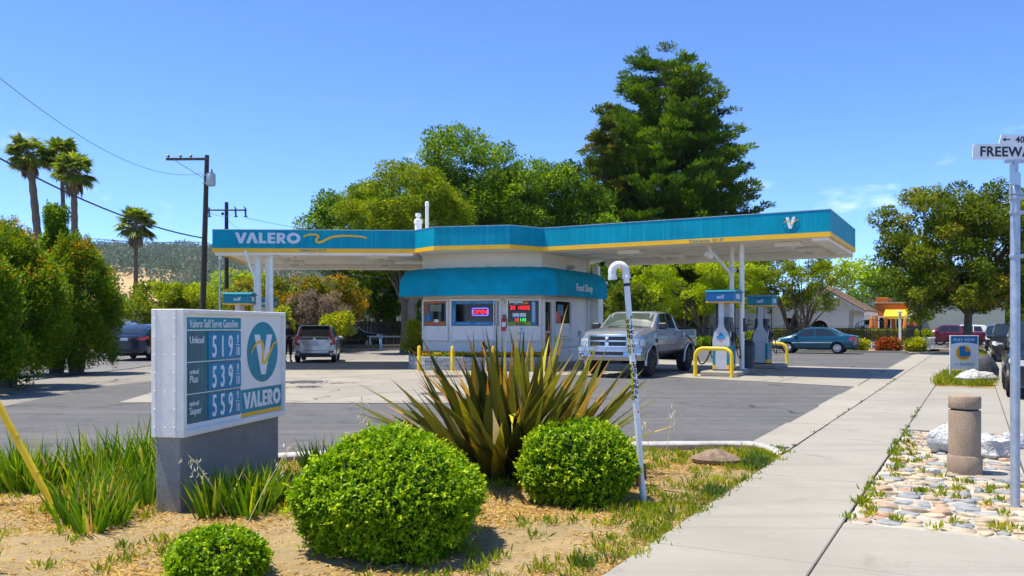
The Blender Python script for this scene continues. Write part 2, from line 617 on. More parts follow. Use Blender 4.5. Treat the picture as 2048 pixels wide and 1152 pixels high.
# kerb line of the planting bed (back edge)
KERB = [(-9.0, 4.6), (-6.8, 6.3), (-4.75, 7.75), (-2.5, 9.2), (-.6, 9.82), (1.6, 10.1), (2.7, 10.18)]
e2 = nd(-2.4, 10.3)
old_poly = [(-9.0, 4.7), (-6.8, 6.4), (-4.75, 7.85), (-2.5, 9.3), (-.6, 9.92), (1.6, 10.2), (2.7, 10.28), (e2.x, e2.y),
            tuple(nd(-2.4, 56))[:2], tuple(nd(-34, 60))[:2], (-9, 90), (-21, 90), (-13.5, 30), (-13, 12), (-14, 2), (-9.2, 2)]
sheet('forecourt_ground', old_poly, 0.0, M_oldp)
as_poly = [(-9.0, 4.75), (-6.8, 6.45), (-4.75, 7.9), (-2.5, 9.35), (-.6, 9.97), (1.6, 10.25), (2.7, 10.33), tuple(nd(-2.42, 10.35))[:2],
           tuple(nd(-2.5, 18))[:2], tuple(nd(-2.75, 30))[:2], tuple(nd(-2.95, 52.2))[:2], tuple(nd(-20, 52.6))[:2], (3.2, 40), (2, 34), (0, 30),
           (-9.0, 24.5), (-9.9, 22.8), (-10.4, 20.4), (-9.9, 18), (-9.5, 15.8), (-9.3, 9)]
sheet('forecourt_asphalt', as_poly, 0.005, M_asph)

def clip_poly(poly, p, n):
    """keep the side of the line through p with normal n where (q-p).n > 0"""
    out = []
    for i in range(len(poly)):
        a, b = Vector(poly[i]), Vector(poly[(i + 1) % len(poly)])
        da, db = (a - p).dot(n), (b - p).dot(n)
        if da >= 0:
            out.append(a)
        if (da >= 0) != (db >= 0):
            out.append(a + (b - a) * (da / (da - db)))
    return out

def split_slabs(polys, p, n, gap=0.02):
    p, n = Vector(p), Vector(n).normalized()
    res = []
    for q in polys:
        for s in (1, -1):
            r = clip_poly(q, p + n * s * gap / 2, n * s)
            if len(r) > 2:
                res.append(r)
    return res

def slabs(parent, polys, z0, z1, mat, name='slab'):
    for q in polys:
        mb = MB()
        mb.prism([tuple(p) for p in q], z0, z1)
        mb.build(name, mat, parent)

# concrete pads round the pumps and the kiosk
padL = [Vector(p) for p in [(-7.7, 16.45), (-.7, 16.3), (1.2, 25.75), (3.4, 25.35), (0.6, 38), (-10.8, 37.2), (-10.0, 29), (-8.6, 22)]]
pj = sheet('forecourt_pad', [tuple(p) for p in padL], 0.009, M_joint)
polys = [padL]
for p, n in [((-2.2, 20), (.86, -.5)), ((-6.5, 22), (.86, -.5)), ((0, 21.8), (.02, 1)), ((0, 27.2), (.03, 1)), ((0, 32.5), (.03, 1))]:
    polys = split_slabs(polys, p, n, .022)
slabs(pj, polys, 0.0095, 0.016, M_padc)
padR = [Vector(p[:2]) for p in [(3.5, 25.3, 0), (4.79, 24.84, 0), (8.47, 20.76, 0), tuple(nd(-2.62, 24)), tuple(nd(-2.74, 32.3)), tuple(nd(-8.5, 33.6)), tuple(nd(-12.6, 36.5)), (0.75, 38)]]
pr = sheet('fuel_pad', [tuple(p) for p in padR], 0.0093, M_joint)
polys = [padR]
for p, n in [(nd(-5, 27.3), DV), (nd(-8.3, 27), NV), (nd(-4.6, 27), NV)]:
    polys = split_slabs(polys, p[:2], n[:2], .022)
slabs(pr, polys, 0.0098, 0.0163, M_padc)

# tank lids set in the pad
M_lid = M('lid_metal', (.13, .12, .11), .5, .7, var=.5, scale=30, bmp=.5)
M_lidring = M('lid_ring', (.38, .36, .33), .7, .2, var=.4, scale=40)
def lid(name, label, u, v, r):
    t = thing(name, label, 'manhole cover', (u, v, .016), 0, 'tank lids in the forecourt')
    a = MB(); a.lathe([(r * 1.18, 0), (r * 1.18, .006), (r, .009)], 24); a.build('rim', M_lidring, t)
    a = MB(); a.lathe([(r * .97, 0.002), (r * .97, .013), (r * .5, .015)], 24); a.build('cover', M_lid, t)
    for k in range(14):
        an = 2 * PI * k / 14
        a = MB(); a.box((math.cos(an) * r * 1.08, math.sin(an) * r * 1.08, .009), (r * .14, r * .2, .008), an); a.build('rim_mark', M_kerb if k % 2 else M_lid, t)
lid('manhole_cover', 'checkered round tank lid in the concrete left of the flax plant', -1.6, 18.5, .42)
lid('manhole_cover', 'dark tank lid in the concrete nearest the price sign, by the canopy shadow', -5.55, 22.4, .55)
lid('manhole_cover', 'small red and black tank lid close beside the price sign', -5.0, 20.6, .3)
lid('manhole_cover', 'dark flat tank lid in front of the kiosk planter', -2.0, 25.0, .6)

# pavement slabs (each an object), apron strip and kerb along the right-hand street
sw = sheet('sidewalk_bed', [tuple(nd(-1.97, -4))[:2], tuple(nd(.6, -4))[:2], tuple(nd(.6, 75))[:2], tuple(nd(-1.97, 75))[:2]], -0.03, M_joint)
J = [-4, -.7, 2.4, 3.95, 5.52, 7.0, 8.6, 10.2] + [10.2 + 1.62 * k for k in range(1, 28)]
def slab_nd(parent, n0, n1, d0, d1, mat=None, z1=0.022, g=.011, name='slab'):
    c = nd((n0 + n1) / 2, (d0 + d1) / 2, (z1 - .055 + z1) / 2 + rnd(-.003, .003))
    mb = MB()
    mb.box((0, 0, 0), (n1 - n0 - g, d1 - d0 - g, .055), 0, 0, .007)
    o = mb.build(name, mat or M_conc, parent)
    o.location = c
    o.rotation_euler = (rnd(-.0012, .0012), rnd(-.0012, .0012), RZ_N)
    return o
for a, b in zip(J[:-1], J[1:]):
    slab_nd(sw, -1.95, -.87, a, b)
for a, b in [(-4, -.7), (-.7, 2.4), (2.4, 5.52), (5.52, 6.78), (13.35, 16.6), (16.6, 19.9), (19.9, 23.2), (29.5, 33), (33, 37), (37, 41), (45, 49), (58, 62)]:
    slab_nd(sw, -.87, .44, a, b)
for k in range(0, 22):
    if k < 3 or (k >= 7):
        pass
    d0 = -4 + 3.05 * k
    slab_nd(sw, .44, .6, d0, d0 + 3.05, M_conc, .024, .01, 'kerb_stone')
M_apron = ground_mat('apron_concrete', (.29, .265, .22), (.37, .34, .285), (.33, .30, .25), .5, 7, 190, .12, .3, .005, .88, (.28, .26, .22), .6)
ap = sheet('driveway_apron', [tuple(nd(-2.6, 10.3))[:2], tuple(nd(-1.95, 10.3))[:2], tuple(nd(-1.95, 56))[:2], tuple(nd(-3.1, 56))[:2]], -.004, M_joint)
for k in range(14):
    d0 = 10.32 + 3.1 * k
    e = .03 * math.sin(k * 2.1) + .004 * k * 3
    mb = MB()
    q = [nd(-2.5 - .011 * (d0 - 10) + e, d0 + .01), nd(-1.965, d0 + .01), nd(-1.965, d0 + 3.09), nd(-2.5 - .011 * (d0 - 7) + e, d0 + 3.09)]
    mb.prism([tuple(p)[:2] for p in q], -.003, .0195)
    mb.build('slab', M_apron, ap)
# drain grate at the end of the kerb
gr = thing('drain_grate', 'small iron drain grate in the concrete at the kerb end', 'grate', tuple(nd(-2.22, 10.62, .02)), RZ_N)
mb = MB(); mb.box((0, 0, 0.001), (.46, .16, .004)); mb.build('frame', M_lid, gr)
for k in range(7):
    mb = MB(); mb.box((-.18 + .06 * k, 0, .005), (.022, .13, .006)); mb.build('bar', M_lidring, gr)

# the street on the right with its gutter, lane line
sheet('street', [tuple(nd(.6, -8))[:2], tuple(nd(15, -8))[:2], tuple(nd(15, 400))[:2], tuple(nd(.6, 400))[:2]], -.125, M_street)
sheet('gutter', [tuple(nd(.6, -8))[:2], tuple(nd(1.05, -8))[:2], tuple(nd(1.05, 120))[:2], tuple(nd(.6, 120))[:2]], -.120, M_conc)
M_line = M('lane_paint', (.62, .45, .08), .8, var=.25, scale=14)
sheet('lane_line', [tuple(nd(7.4, 10))[:2], tuple(nd(7.55, 10))[:2], tuple(nd(7.55, 200))[:2], tuple(nd(7.4, 200))[:2]], -.119, M_line)
far_sw = sheet('far_sidewalk', [tuple(nd(-30, 62))[:2], tuple(nd(-.9, 62))[:2], tuple(nd(-.9, 64))[:2], tuple(nd(-30, 66))[:2]], .004, M_conc)
sheet('side_street', [tuple(nd(-60, 72))[:2], tuple(nd(.6, 66))[:2], tuple(nd(.6, 90))[:2], tuple(nd(-60, 100))[:2]], -.10, M_street)
# the street on the left
sheet('left_street', [(-13.2, 5), (-13.6, 30), (-20, 84), (-33, 200), (-50, 200), (-27, 60), (-24, 5)], .006, M_street)

# planting bed --------------------------------------------------------------
from mathutils import noise as mnoise
BED = [(-9, 4.7), (-6.8, 6.4), (-4.75, 7.82), (-2.5, 9.28), (-.6, 9.9), (1.6, 10.18), (2.7, 10.25), tuple(nd(-2.05, 10.45))[:2], tuple(nd(-1.9, 10.3))[:2],
       tuple(nd(-1.9, 0))[:2], (-9, 0)]
def inside(p, poly):
    x, y = p[0], p[1]
    c = False
    for i in range(len(poly)):
        x1, y1 = poly[i]; x2, y2 = poly[i - 1]
        if (y1 > y) != (y2 > y) and x < (x2 - x1) * (y - y1) / (y2 - y1) + x1:
            c = not c
    return c
def bed_z(x, y):
    n_ = NV.x * x + NV.y * y
    z = .006 + .03 * mnoise.noise((x * .9, y * .9, 0)) + .012 * mnoise.noise((x * 4, y * 4, 3)) + .006 * mnoise.noise((x * 11, y * 11, 7))
    e = max(0, min(1, (-1.96 - n_) / .35))
    return -.012 * (1 - e) + (z + .012) * e
mb = MB()
st = .085
ix = {}
for i in range(int(13 / st)):
    for j in range(int(7.8 / st)):
        x, y = -9 + i * st, 2.9 + j * st
        if inside((x + st / 2, y + st / 2), BED):
            f = []
            for (a, b) in ((i, j), (i + 1, j), (i + 1, j + 1), (i, j + 1)):
                if (a, b) not in ix:
                    px, py = -9 + a * st, 2.9 + b * st
                    ix[(a, b)] = len(mb.v)
                    mb.v.append((px, py, bed_z(px, py)))
                f.append(ix[(a, b)])
            mb.f.append(f); mb.m.append(0)
struct(mb.build('planting_bed', M_soil, None, 60))

# kerb round the bed: swept block, painted top, drops to the ground at its right-hand end
def sweep_kerb():
    pts = [Vector((p[0], p[1], 0)) for p in KERB]
    fine = []
    for i in range(len(pts) - 1):
        for t in np.linspace(0, 1, 7)[:-1]:
            fine.append(pts[i].lerp(pts[i + 1], t))
    fine += [Vector((2.86, 10.16, -.004)), Vector((3.0, 10.08, -.02)), Vector((3.1, 9.98, -.055)), Vector((3.16, 9.88, -.10))]
    prof = [(-.085, -.16), (-.085, .085), (-.06, .112), (.055, .115), (.08, .09), (.085, -.01)]
    vs, fs, mi = [], [], []
    for i, p in enumerate(fine):
        t = (fine[min(i + 1, len(fine) - 1)] - fine[max(i - 1, 0)])
        t.z = 0; t.normalize()
        s = Vector((-t.y, t.x, 0))
        dz = p.z
        for (a, z) in prof:
            vs.append((p.x + s.x * a, p.y + s.y * a, z + dz + .006 * mnoise.noise((p.x * 3, p.y * 3, a * 9))))
    k = len(prof)
    mb = MB(); mb.v = vs
    for i in range(len(fine) - 1):
        for j in range(k - 1):
            mb.f.append([i * k + j, (i + 1) * k + j, (i + 1) * k + j + 1, i * k + j + 1])
            mb.m.append(1 if j == 0 else 0)
    return mb.build('bed_kerb', [M_kerb, M_kerbside], None, 50)
struct(sweep_kerb())

# boulder in the bed
M_rock = M('brown_rock', (.24, .17, .115), .95, var=.4, scale=9, bmp=.9, bscale=25, bdist=.02, fine=.2, fscale=60)
mb = MB(); blob(mb, (0, 0, 0), (.26, .17, .12), 4, 18, .07, 0, -.04)
o = mb.build('boulder', M_rock, None, 60, (2.2, 9.1, .05)); o.rotation_euler = (0, 0, -.25)
tag(o, 'flat brown boulder lying in the dry bed near the white kerb', 'boulder')

# dry straw, leaf litter and weeds (uncountable)
M_straw = leaf_mat('straw', (.52, .33, .07), (.74, .52, .17), (.28, .16, .04), .86, .25, .7)
M_weed = leaf_mat('weed_leaf', (.12, .19, .015), (.34, .38, .03), (.62, .46, .04), .8, .35, .6)
M_dkweed = leaf_mat('dark_weed', (.05, .10, .02), (.13, .2, .04), (.35, .33, .06), .85, .3, .6)
def scatter_bed(n, fn):
    pts = []
    while len(pts) < n:
        x, y = rnd(-6.5, 3.6), rnd(3.6, 10.2)
        if inside((x, y), BED) and abs(x / y) < .66 and rnd(0, 1) < fn(x, y):
            pts.append((x, y, bed_z(x, y)))
    return np.array(pts)
def straw_density(x, y):
    return max(.06, .5 + 1.6 * mnoise.noise((x * .8, y * .8, 5)) + .5 * mnoise.noise((x * 3, y * 3, 9)))
P = scatter_bed(42000, straw_density)
an = RNG.random(len(P)) * 2 * PI
D_ = np.stack([np.cos(an), np.sin(an), RNG.random(len(P)) * .5], 1)
LL = .02 + .06 * RNG.random(len(P)) ** 2
V = leaf_quads(P + [0, 0, .004], D_, LL, .006 + .006 * RNG.random(len(P)), RNG, .1)
o = link(bpy.data.objects.new('dry_straw', quads_mesh('dry_straw', V, RNG.random(len(P)), M_straw)))
struct(tag(o, 'dry golden straw and leaf litter strewn over the bed', 'straw'), 'stuff')

def weed_tufts(name, centres, r, per, L, W, mat, label, upw=.9, rng=RNG):
    C = np.repeat(np.asarray(centres, float), per, axis=0)
    n = len(C)
    off = rng.normal(size=(n, 3)) * r
    off[:, 2] = np.abs(off[:, 2]) * .3
    D_ = rng.normal(size=(n, 3)) * .7
    D_[:, 2] = np.abs(D_[:, 2]) + upw
    LL = L * (.5 + rng.random(n))
    rv = np.repeat(rng.random(len(centres)), per) * .55 + rng.random(n) * .45
    V = leaf_quads(C + off, D_, LL, LL * W, rng, .12)
    o = link(bpy.data.objects.new(name, quads_mesh(name, V, rv, mat)))
    return struct(tag(o, label, 'weeds'), 'stuff')
def weed_density(x, y):
    n_ = NV.x * x + NV.y * y
    edge = max(0, 1 - abs(n_ + 2.12) / .28)
    back = max(0, 1 - abs(y - 9.6) / .6) * (1 if x > 1 else .3)
    patch = max(0, mnoise.noise((x * 1.1, y * 1.1, 21))) * .9
    right = .14 if x > .8 else .03
    return edge * .45 + back * .3 + patch * .5 + right
C1 = scatter_bed(560, weed_density)
weed_tufts('bed_weeds', C1, .04, 30, .055, .2, M_weed, 'low green and yellow weeds spreading through the bed')
C1b = scatter_bed(95, lambda x, y: max(0, 1 - abs(NV.x * x + NV.y * y + 2.05) / .13) * max(0, .1 + 2 * mnoise.noise((x * 1.7, y * 1.7, 31))))
weed_tufts('edge_grass', C1b, .035, 30, .07, .13, M_dkweed, 'ragged grass growing along the edge of the pavement', 1.1)

# cobbled verge ------------------------------------------------------------------
cob = sheet('cobbled_verge', [tuple(nd(-.86, 6.8))[:2], tuple(nd(.43, 6.8))[:2], tuple(nd(.43, 13.3))[:2], tuple(nd(-.86, 13.3))[:2]], -.012, M_joint)
# mortar bed with soft swells between the stones
mb = MB()
NX, NY = 34, 150
for j in range(NY + 1):
    for i in range(NX + 1):
        n_, d_ = -.86 + 1.29 * i / NX, 6.8 + 6.5 * j / NY
        p = nd(n_, d_)
        mb.v.append((p.x, p.y, .006 + .022 * mnoise.noise((p.x * 7, p.y * 7, 2)) + .008 * mnoise.noise((p.x * 19, p.y * 19, 2))))
for j in range(NY):
    for i in range(NX):
        a = j * (NX + 1) + i
        mb.f.append([a, a + 1, a + NX + 2, a + NX + 1]); mb.m.append(0)
mb.build('mortar', M_mortar, cob, 60)
stone_meshes = []
for k in range(20):
    rg = random.Random(k)
    mb = MB()
    n = 9
    ring = []
    for i in range(n):
        a = 2 * PI * i / n
        q = 1.06 + rg.uniform(-.26, .24)
        ring.append((math.cos(a) * q, math.sin(a) * q))
    vs = [(x, y, -.03) for x, y in ring] + [(x * .97, y * .97, .010) for x, y in ring] + [(x * .78, y * .78, .024 + rg.uniform(-.006, .006)) for x, y in ring] + [(rg.uniform(-.2, .2), rg.uniform(-.2, .2), .028)]
    fs = []
    for lv in (0, 1):
        for i in range(n):
            fs.append((lv * n + i, lv * n + (i + 1) % n, (lv + 1) * n + (i + 1) % n, (lv + 1) * n + i))
    for i in range(n):
        fs.append((2 * n + i, 2 * n + (i + 1) % n, 3 * n))
    mb.add(vs, fs)
    stone_meshes.append(mb.mesh('stone', STONE_M[k % 4], 50))
cnt = 0
rest = MB()
d_ = 6.90
row = 0
while d_ < 13.25:
    dep = rnd(.105, .165)
    n_ = -.84 + (0.06 if row % 2 else 0)
    while n_ < .36:
        w = rnd(.10, .25)
        if n_ + w > .44:
            w = .43 - n_
        if rnd(0, 1) < .9 and w > .08:
            sm = stone_meshes[random.choice([0, 1, 2, 4, 5, 6, 8, 9, 10, 12, 13, 14, 16, 17, 18, 3, 7, 11])]
            if cnt >= 300:
                q = nd(n_ + w / 2, d_ + dep / 2, 0)
                rest.x = Matrix.Translation(q) @ Matrix.Rotation(RZ_N + rnd(-.2, .2), 4, 'Z') @ Matrix.Diagonal((w / 2 * .93, dep / 2 * .95, 1, 1))
                rest.add([tuple(v_.co) for v_ in sm.vertices], [tuple(p_.vertices) for p_ in sm.polygons], random.randrange(4))
                n_ += w
                cnt += 1
                continue
            o = bpy.data.objects.new('stone', sm)
            link(o, cob)
            o.location = nd(n_ + w / 2, d_ + dep / 2 + rnd(-.02, .02), rnd(-.006, .005))
            o.scale = (w / 2 * rnd(.86, 1.0), dep / 2 * rnd(.86, 1.04), rnd(.6, 1.3))
            o.rotation_euler = (rnd(-.05, .05), rnd(-.05, .05), RZ_N + rnd(-.2, .2))
            cnt += 1
        n_ += w
    d_ += dep
    row += 1
struct(rest.build('stones', STONE_M, cob, 50), 'stuff')
C2 = [tuple(nd(rnd(-.86, .42), rnd(6.9, 13.2), .012)) for _ in range(60)] + [tuple(nd(-.86 + abs(random.gauss(0, .07)), rnd(6.9, 13.2), .012)) for _ in range(24)]
weed_tufts('verge_weeds', C2, .03, 22, .05, .3, M_weed, 'small green weeds sprouting between the cobbles')
C3 = [tuple(nd(-.875 + random.gauss(0, .012), rnd(12, 17), .015)) for _ in range(18)] + [tuple(nd(-1.955, rnd(10.4, 26), .015)) for _ in range(22)]
weed_tufts('joint_weeds', C3, .018, 10, .03, .3, M_dkweed, 'thin dark weeds in the pavement joints')

# grass pocket round the lottery sign
sheet('verge_soil', [tuple(nd(-.86, 23.3))[:2], tuple(nd(.43, 23.3))[:2], tuple(nd(.43, 29.4))[:2], tuple(nd(-.86, 29.4))[:2]], .012, M_soil)
sheet('verge_soil_far', [tuple(nd(-.86, 41.1))[:2], tuple(nd(.43, 41.1))[:2], tuple(nd(.43, 57.9))[:2], tuple(nd(-.86, 57.9))[:2]], .012, M_soil)
C4 = [tuple(nd(rnd(-.84, .42), rnd(23.35, 29.3), .012)) for _ in range(170)] + [tuple(nd(rnd(-.3, .42), rnd(42, 57), .012)) for _ in range(120)]
weed_tufts('verge_grass', C4, .07, 34, .17, .12, M_weed, 'yellow green grass round the foot of the lottery sign', 1.0)
M_white_rock = M('whitewashed_rock', (.52, .52, .51), .9, var=.25, scale=8, bmp=1.0, bscale=10, bdist=.10)
M_dark_rock = M('slate_rock', (.075, .082, .095), .85, var=.35, scale=8, bmp=.8, bscale=12, bdist=.03)
def rock(label, c, r, seed, mat, rough=.1, rz=0):
    mb = MB(); blob(mb, (0, 0, 0), r, seed, 18, rough, 0, -r[2] * .45)
    o = mb.build('rock', mat, None, 40, c); o.rotation_euler = (0, 0, rz)
    return tag(o, label, 'rock')
rock('large whitewashed rock behind the legs of the lottery sign', tuple(nd(-.02, 24.4, .14)), (.44, .3, .30), 12, M_white_rock, .13)
rock('dark slate rock beside the lottery sign near the kerb', tuple(nd(.2, 26.6, .25)), (.36, .3, .46), 21, M_dark_rock, .06)
rock('whitewashed rock left of the stone bollard', tuple(nd(-.30, 11.2, .13)), (.19, .16, .24), 31, M_white_rock, .13)
rock('whitewashed rock with grey patches right of the stone bollard', tuple(nd(.16, 11.0, .10)), (.19, .15, .19), 33, M_white_rock, .13)
rock('small whitewashed rock beside the street sign pole', tuple(nd(.40, 11.9, .07)), (.16, .13, .14), 35, M_white_rock, .13)
# ================================================================== STATION MATERIALS
def ribbed(name, col, period=.05, rough=.45, var=.12, axis=None):
    """painted sheet metal with shallow vertical ribs and slight fading"""
    m, nd_, lk, b = new_mat(name)
    g = nd_.new('ShaderNodeNewGeometry').outputs['Position']
    n = noise_tex(nd_, lk, 1.3, 5, .6, g)
    c = ramp2(nd_, lk, n, tuple(x * (1 - var) for x in col), tuple(min(1, x * (1 + var)) for x in col))
    mp = nd_.new('ShaderNodeMapping'); mp.inputs['Scale'].default_value = (14, 14, .35)
    lk.new(g, mp.inputs[0])
    n2 = noise_tex(nd_, lk, 1.0, 3, .5, mp.outputs[0])
    c = ramp2(nd_, lk, n2, c, tuple(min(1, x * 1.25 + .012) for x in col), .5, .8)
    sp_ = noise_tex(nd_, lk, .8, 6, .7, g, .8)
    c = ramp2(nd_, lk, sp_, c, tuple(x * .72 for x in col), .6, .8)
    lk.new(c, b.inputs['Base Color'])
    b.inputs['Roughness'].default_value = rough
    b.inputs['Specular IOR Level'].default_value = .12
    w = nd_.new('ShaderNodeTexWave'); w.inputs['Scale'].default_value = .314 / period
    w.inputs['Distortion'].default_value = 0
    lk.new(g, w.inputs['Vector'])
    bump(nd_, lk, b, w.outputs[1], .25, .004)
    MATS[name] = m
    return m

def brick_paint(name, col, course=.075, rough=.7, var=.08, strength=.5):
    m, nd_, lk, b = new_mat(name)
    g = nd_.new('ShaderNodeNewGeometry').outputs['Position']
    n = noise_tex(nd_, lk, 1.7, 6, .65, g)
    c = ramp2(nd_, lk, n, tuple(x * (1 - var) for x in col), tuple(min(1, x * (1 + var)) for x in col))
    n3 = noise_tex(nd_, lk, 6, 5, .7, g, 1.0)
    c = ramp2(nd_, lk, n3, c, tuple(x * .72 for x in col), .64, .85)
    lk.new(c, b.inputs['Base Color'])
    b.inputs['Roughness'].default_value = rough
    sp = nd_.new('ShaderNodeSeparateXYZ'); lk.new(g, sp.inputs[0])
    fr = nd_.new('ShaderNodeMath'); fr.operation = 'PINGPONG'
    lk.new(sp.outputs[2], fr.inputs[0]); fr.inputs[1].default_value = course / 2
    mr = nd_.new('ShaderNodeMapRange'); mr.inputs[1].default_value = 0; mr.inputs[2].default_value = .012
    lk.new(fr.outputs[0], mr.inputs[0])
    bump(nd_, lk, b, mr.outputs[0], strength, .008)
    MATS[name] = m
    return m

def stucco(name, col, s=55, strength=.8, bd=.012, var=.14):
    m, nd_, lk, b = new_mat(name)
    g = nd_.new('ShaderNodeNewGeometry').outputs['Position']
    n = noise_tex(nd_, lk, 3, 6, .65, g)
    c = ramp2(nd_, lk, n, tuple(x * (1 - var) for x in col), tuple(min(1, x * (1 + var)) for x in col))
    lk.new(c, b.inputs['Base Color'])
    b.inputs['Roughness'].default_value = .9
    b.inputs['Specular IOR Level'].default_value = .2
    h = noise_tex(nd_, lk, s, 3, .6, g, .3)
    bump(nd_, lk, b, h, strength, bd)
    MATS[name] = m
    return m

M_teal = ribbed('teal_fascia', (.0008, .29, .40))
M_yel = M('yellow_band', (.95, .50, .008), .45, var=.06, scale=2)
M_white = M('white_paint', (.84, .80, .74), .55, var=.07, scale=3, bmp=.12, bscale=30)
M_white2 = M('white_metal', (.84, .81, .75), .4, 0, var=.08, scale=6, bmp=.1, bscale=25)
M_soffit = M('soffit_white', (.85, .81, .74), .6, var=.10, scale=1.2, bmp=.1, bscale=8)
M_brick = brick_paint('white_brick', (.86, .82, .75))
M_upwall = brick_paint('white_boards', (.85, .81, .74), .21, .6, .06, .5)
M_glass = M('dark_glass', (.006, .007, .008), .04, 0, var=0, spec=.3)
M_black = M('black_plastic', (.018, .018, .02), .5, var=.2)
M_darkgrey = M('dark_grey', (.055, .06, .065), .5, var=.2)
M_ltgrey = M('light_grey_panel', (.55, .56, .58), .45, var=.10, scale=5)
M_steel = M('steel', (.45, .46, .48), .35, .8, var=.15, scale=10)
M_blue = M('valance_blue', (.003, .17, .40), .4, var=.08)
M_tealp = M('teal_paint', (.002, .21, .30), .45, var=.10)
M_red = M('red_paint', (.55, .02, .02), .4, var=.08)
M_letter = M('letter_white', (.80, .81, .82), .4, var=.03)
M_lettergrey = M('letter_silver', (.62, .68, .76), .4, var=.03)
M_ink = M('ink_black', (.012, .012, .014), .6, var=0)
M_yellow_post = M('safety_yellow', (.95, .60, .008), .45, var=.14, scale=7, bmp=.15, bscale=18)
M_lens = M('lamp_lens', (.55, .56, .52), .2, var=.1)

def canvas(name, col):
    m, nd_, lk, b = new_mat(name)
    g = nd_.new('ShaderNodeNewGeometry').outputs['Position']
    n = noise_tex(nd_, lk, 1.4, 5, .6, g, .4)
    c = ramp2(nd_, lk, n, tuple(x * .82 for x in col), tuple(x * 1.15 for x in col))
    lk.new(c, b.inputs['Base Color'])
    b.inputs['Roughness'].default_value = .75
    b.inputs['Specular IOR Level'].default_value = .1
    n2 = noise_tex(nd_, lk, 3.0, 3, .5, g, .8)
    bump(nd_, lk, b, n2, .5, .05)
    MATS[name] = m
    return m
M_awning = canvas('awning_canvas', (.001, .31, .45))
M_awning_in = M('awning_lining', (.42, .36, .24), .8, var=.15)

class Face:
    def __init__(self, P, Q, org=(0, 0, 0)):
        self.P = Vector((P[0], P[1], 0)) - Vector((org[0], org[1], 0))
        q = Vector((Q[0], Q[1], 0)) - Vector((org[0], org[1], 0))
        self.L = (q - self.P).length
        self.u = (q - self.P).normalized()
        self.n = self.u.cross(Vector((0, 0, 1)))
        self.z = Vector((0, 0, 1))
    def pt(self, s, z, off=0.0):
        return self.P + self.u * s + self.z * z + self.n * off
    def rect(self, mb, s0, s1, z0, z1, off, depth, mi=0):
        mb.plate([(s0, z0), (s1, z0), (s1, z1), (s0, z1)], self.pt(0, 0, off), self.u, self.z, depth, mi)

VAL = {
 'V': (.9, [[(0, 1), (.32, 0), (.58, 0), (.9, 1), (.63, 1), (.45, .40), (.27, 1)]]),
 'A': (.9, [[(0, 0), (.27, 0), (.45, .60), (.63, 0), (.9, 0), (.58, 1), (.32, 1)]]),
 'L': (.56, [[(0, 0), (.56, 0), (.56, .23), (.25, .23), (.25, 1), (0, 1)]]),
 'E': (.58, [[(0, 0), (.58, 0), (.58, .2), (.25, .2), (.25, .4), (.54, .4), (.54, .6), (.25, .6), (.25, .8), (.58, .8), (.58, 1), (0, 1)]]),
}
def ring_quads(cx, cy, r1, r2, a0, a1, n):
    out = []
    for i in range(n):
        a, b = a0 + (a1 - a0) * i / n, a0 + (a1 - a0) * (i + 1) / n
        out.append([(cx + r2 * math.cos(a), cy + r2 * math.sin(a)), (cx + r1 * math.cos(a), cy + r1 * math.sin(a)),
                    (cx + r1 * math.cos(b), cy + r1 * math.sin(b)), (cx + r2 * math.cos(b), cy + r2 * math.sin(b))])
    return out
VAL['R'] = (.66, [[(0, 0), (.25, 0), (.25, 1), (0, 1)], [(.25, .78), (.36, .78), (.36, 1), (.25, 1)], [(.25, .36), (.36, .36), (.36, .58), (.25, .58)],
                  [(.25, .30), (.46, 0), (.72, 0), (.46, .40), (.25, .40)]] + ring_quads(.34, .68, .32, .10, -PI / 2, PI / 2, 10))
VAL['O'] = (1.04, ring_quads(.52, .5, .52, .25, 0, 2 * PI, 28))
def valero_letters(parent, h, origin, ux, mat, width=None, depth=.01, gap=.10):
    ux = Vector(ux)
    tot = sum(VAL[c][0] for c in 'VALERO') + gap * 5 - .2
    sx = (width / (tot * h)) if width else 1.0
    x = 0.0
    for i, c in enumerate('VALERO'):
        w, polys = VAL[c]
        mb = MB()
        for p in polys:
            mb.plate([((x + a) * h * sx, b * h) for a, b in p], origin, ux, (0, 0, 1), depth)
        mb.build('letter', mat, parent)
        x += w + gap - (.16 if c == 'V' else (.04 if c == 'A' else 0))
def bezier_chain(pts, n=10):
    out = []
    P = [Vector((p[0], p[1])) for p in pts]
    for i in range(len(P) - 1):
        p0 = P[max(i - 1, 0)]; p1 = P[i]; p2 = P[i + 1]; p3 = P[min(i + 2, len(P) - 1)]
        for k in range(n):
            t = k / n
            out.append(.5 * ((2 * p1) + (-p0 + p2) * t + (2 * p0 - 5 * p1 + 4 * p2 - p3) * t * t + (-p0 + 3 * p1 - 3 * p2 + p3) * t ** 3))
    out.append(P[-1])
    return out

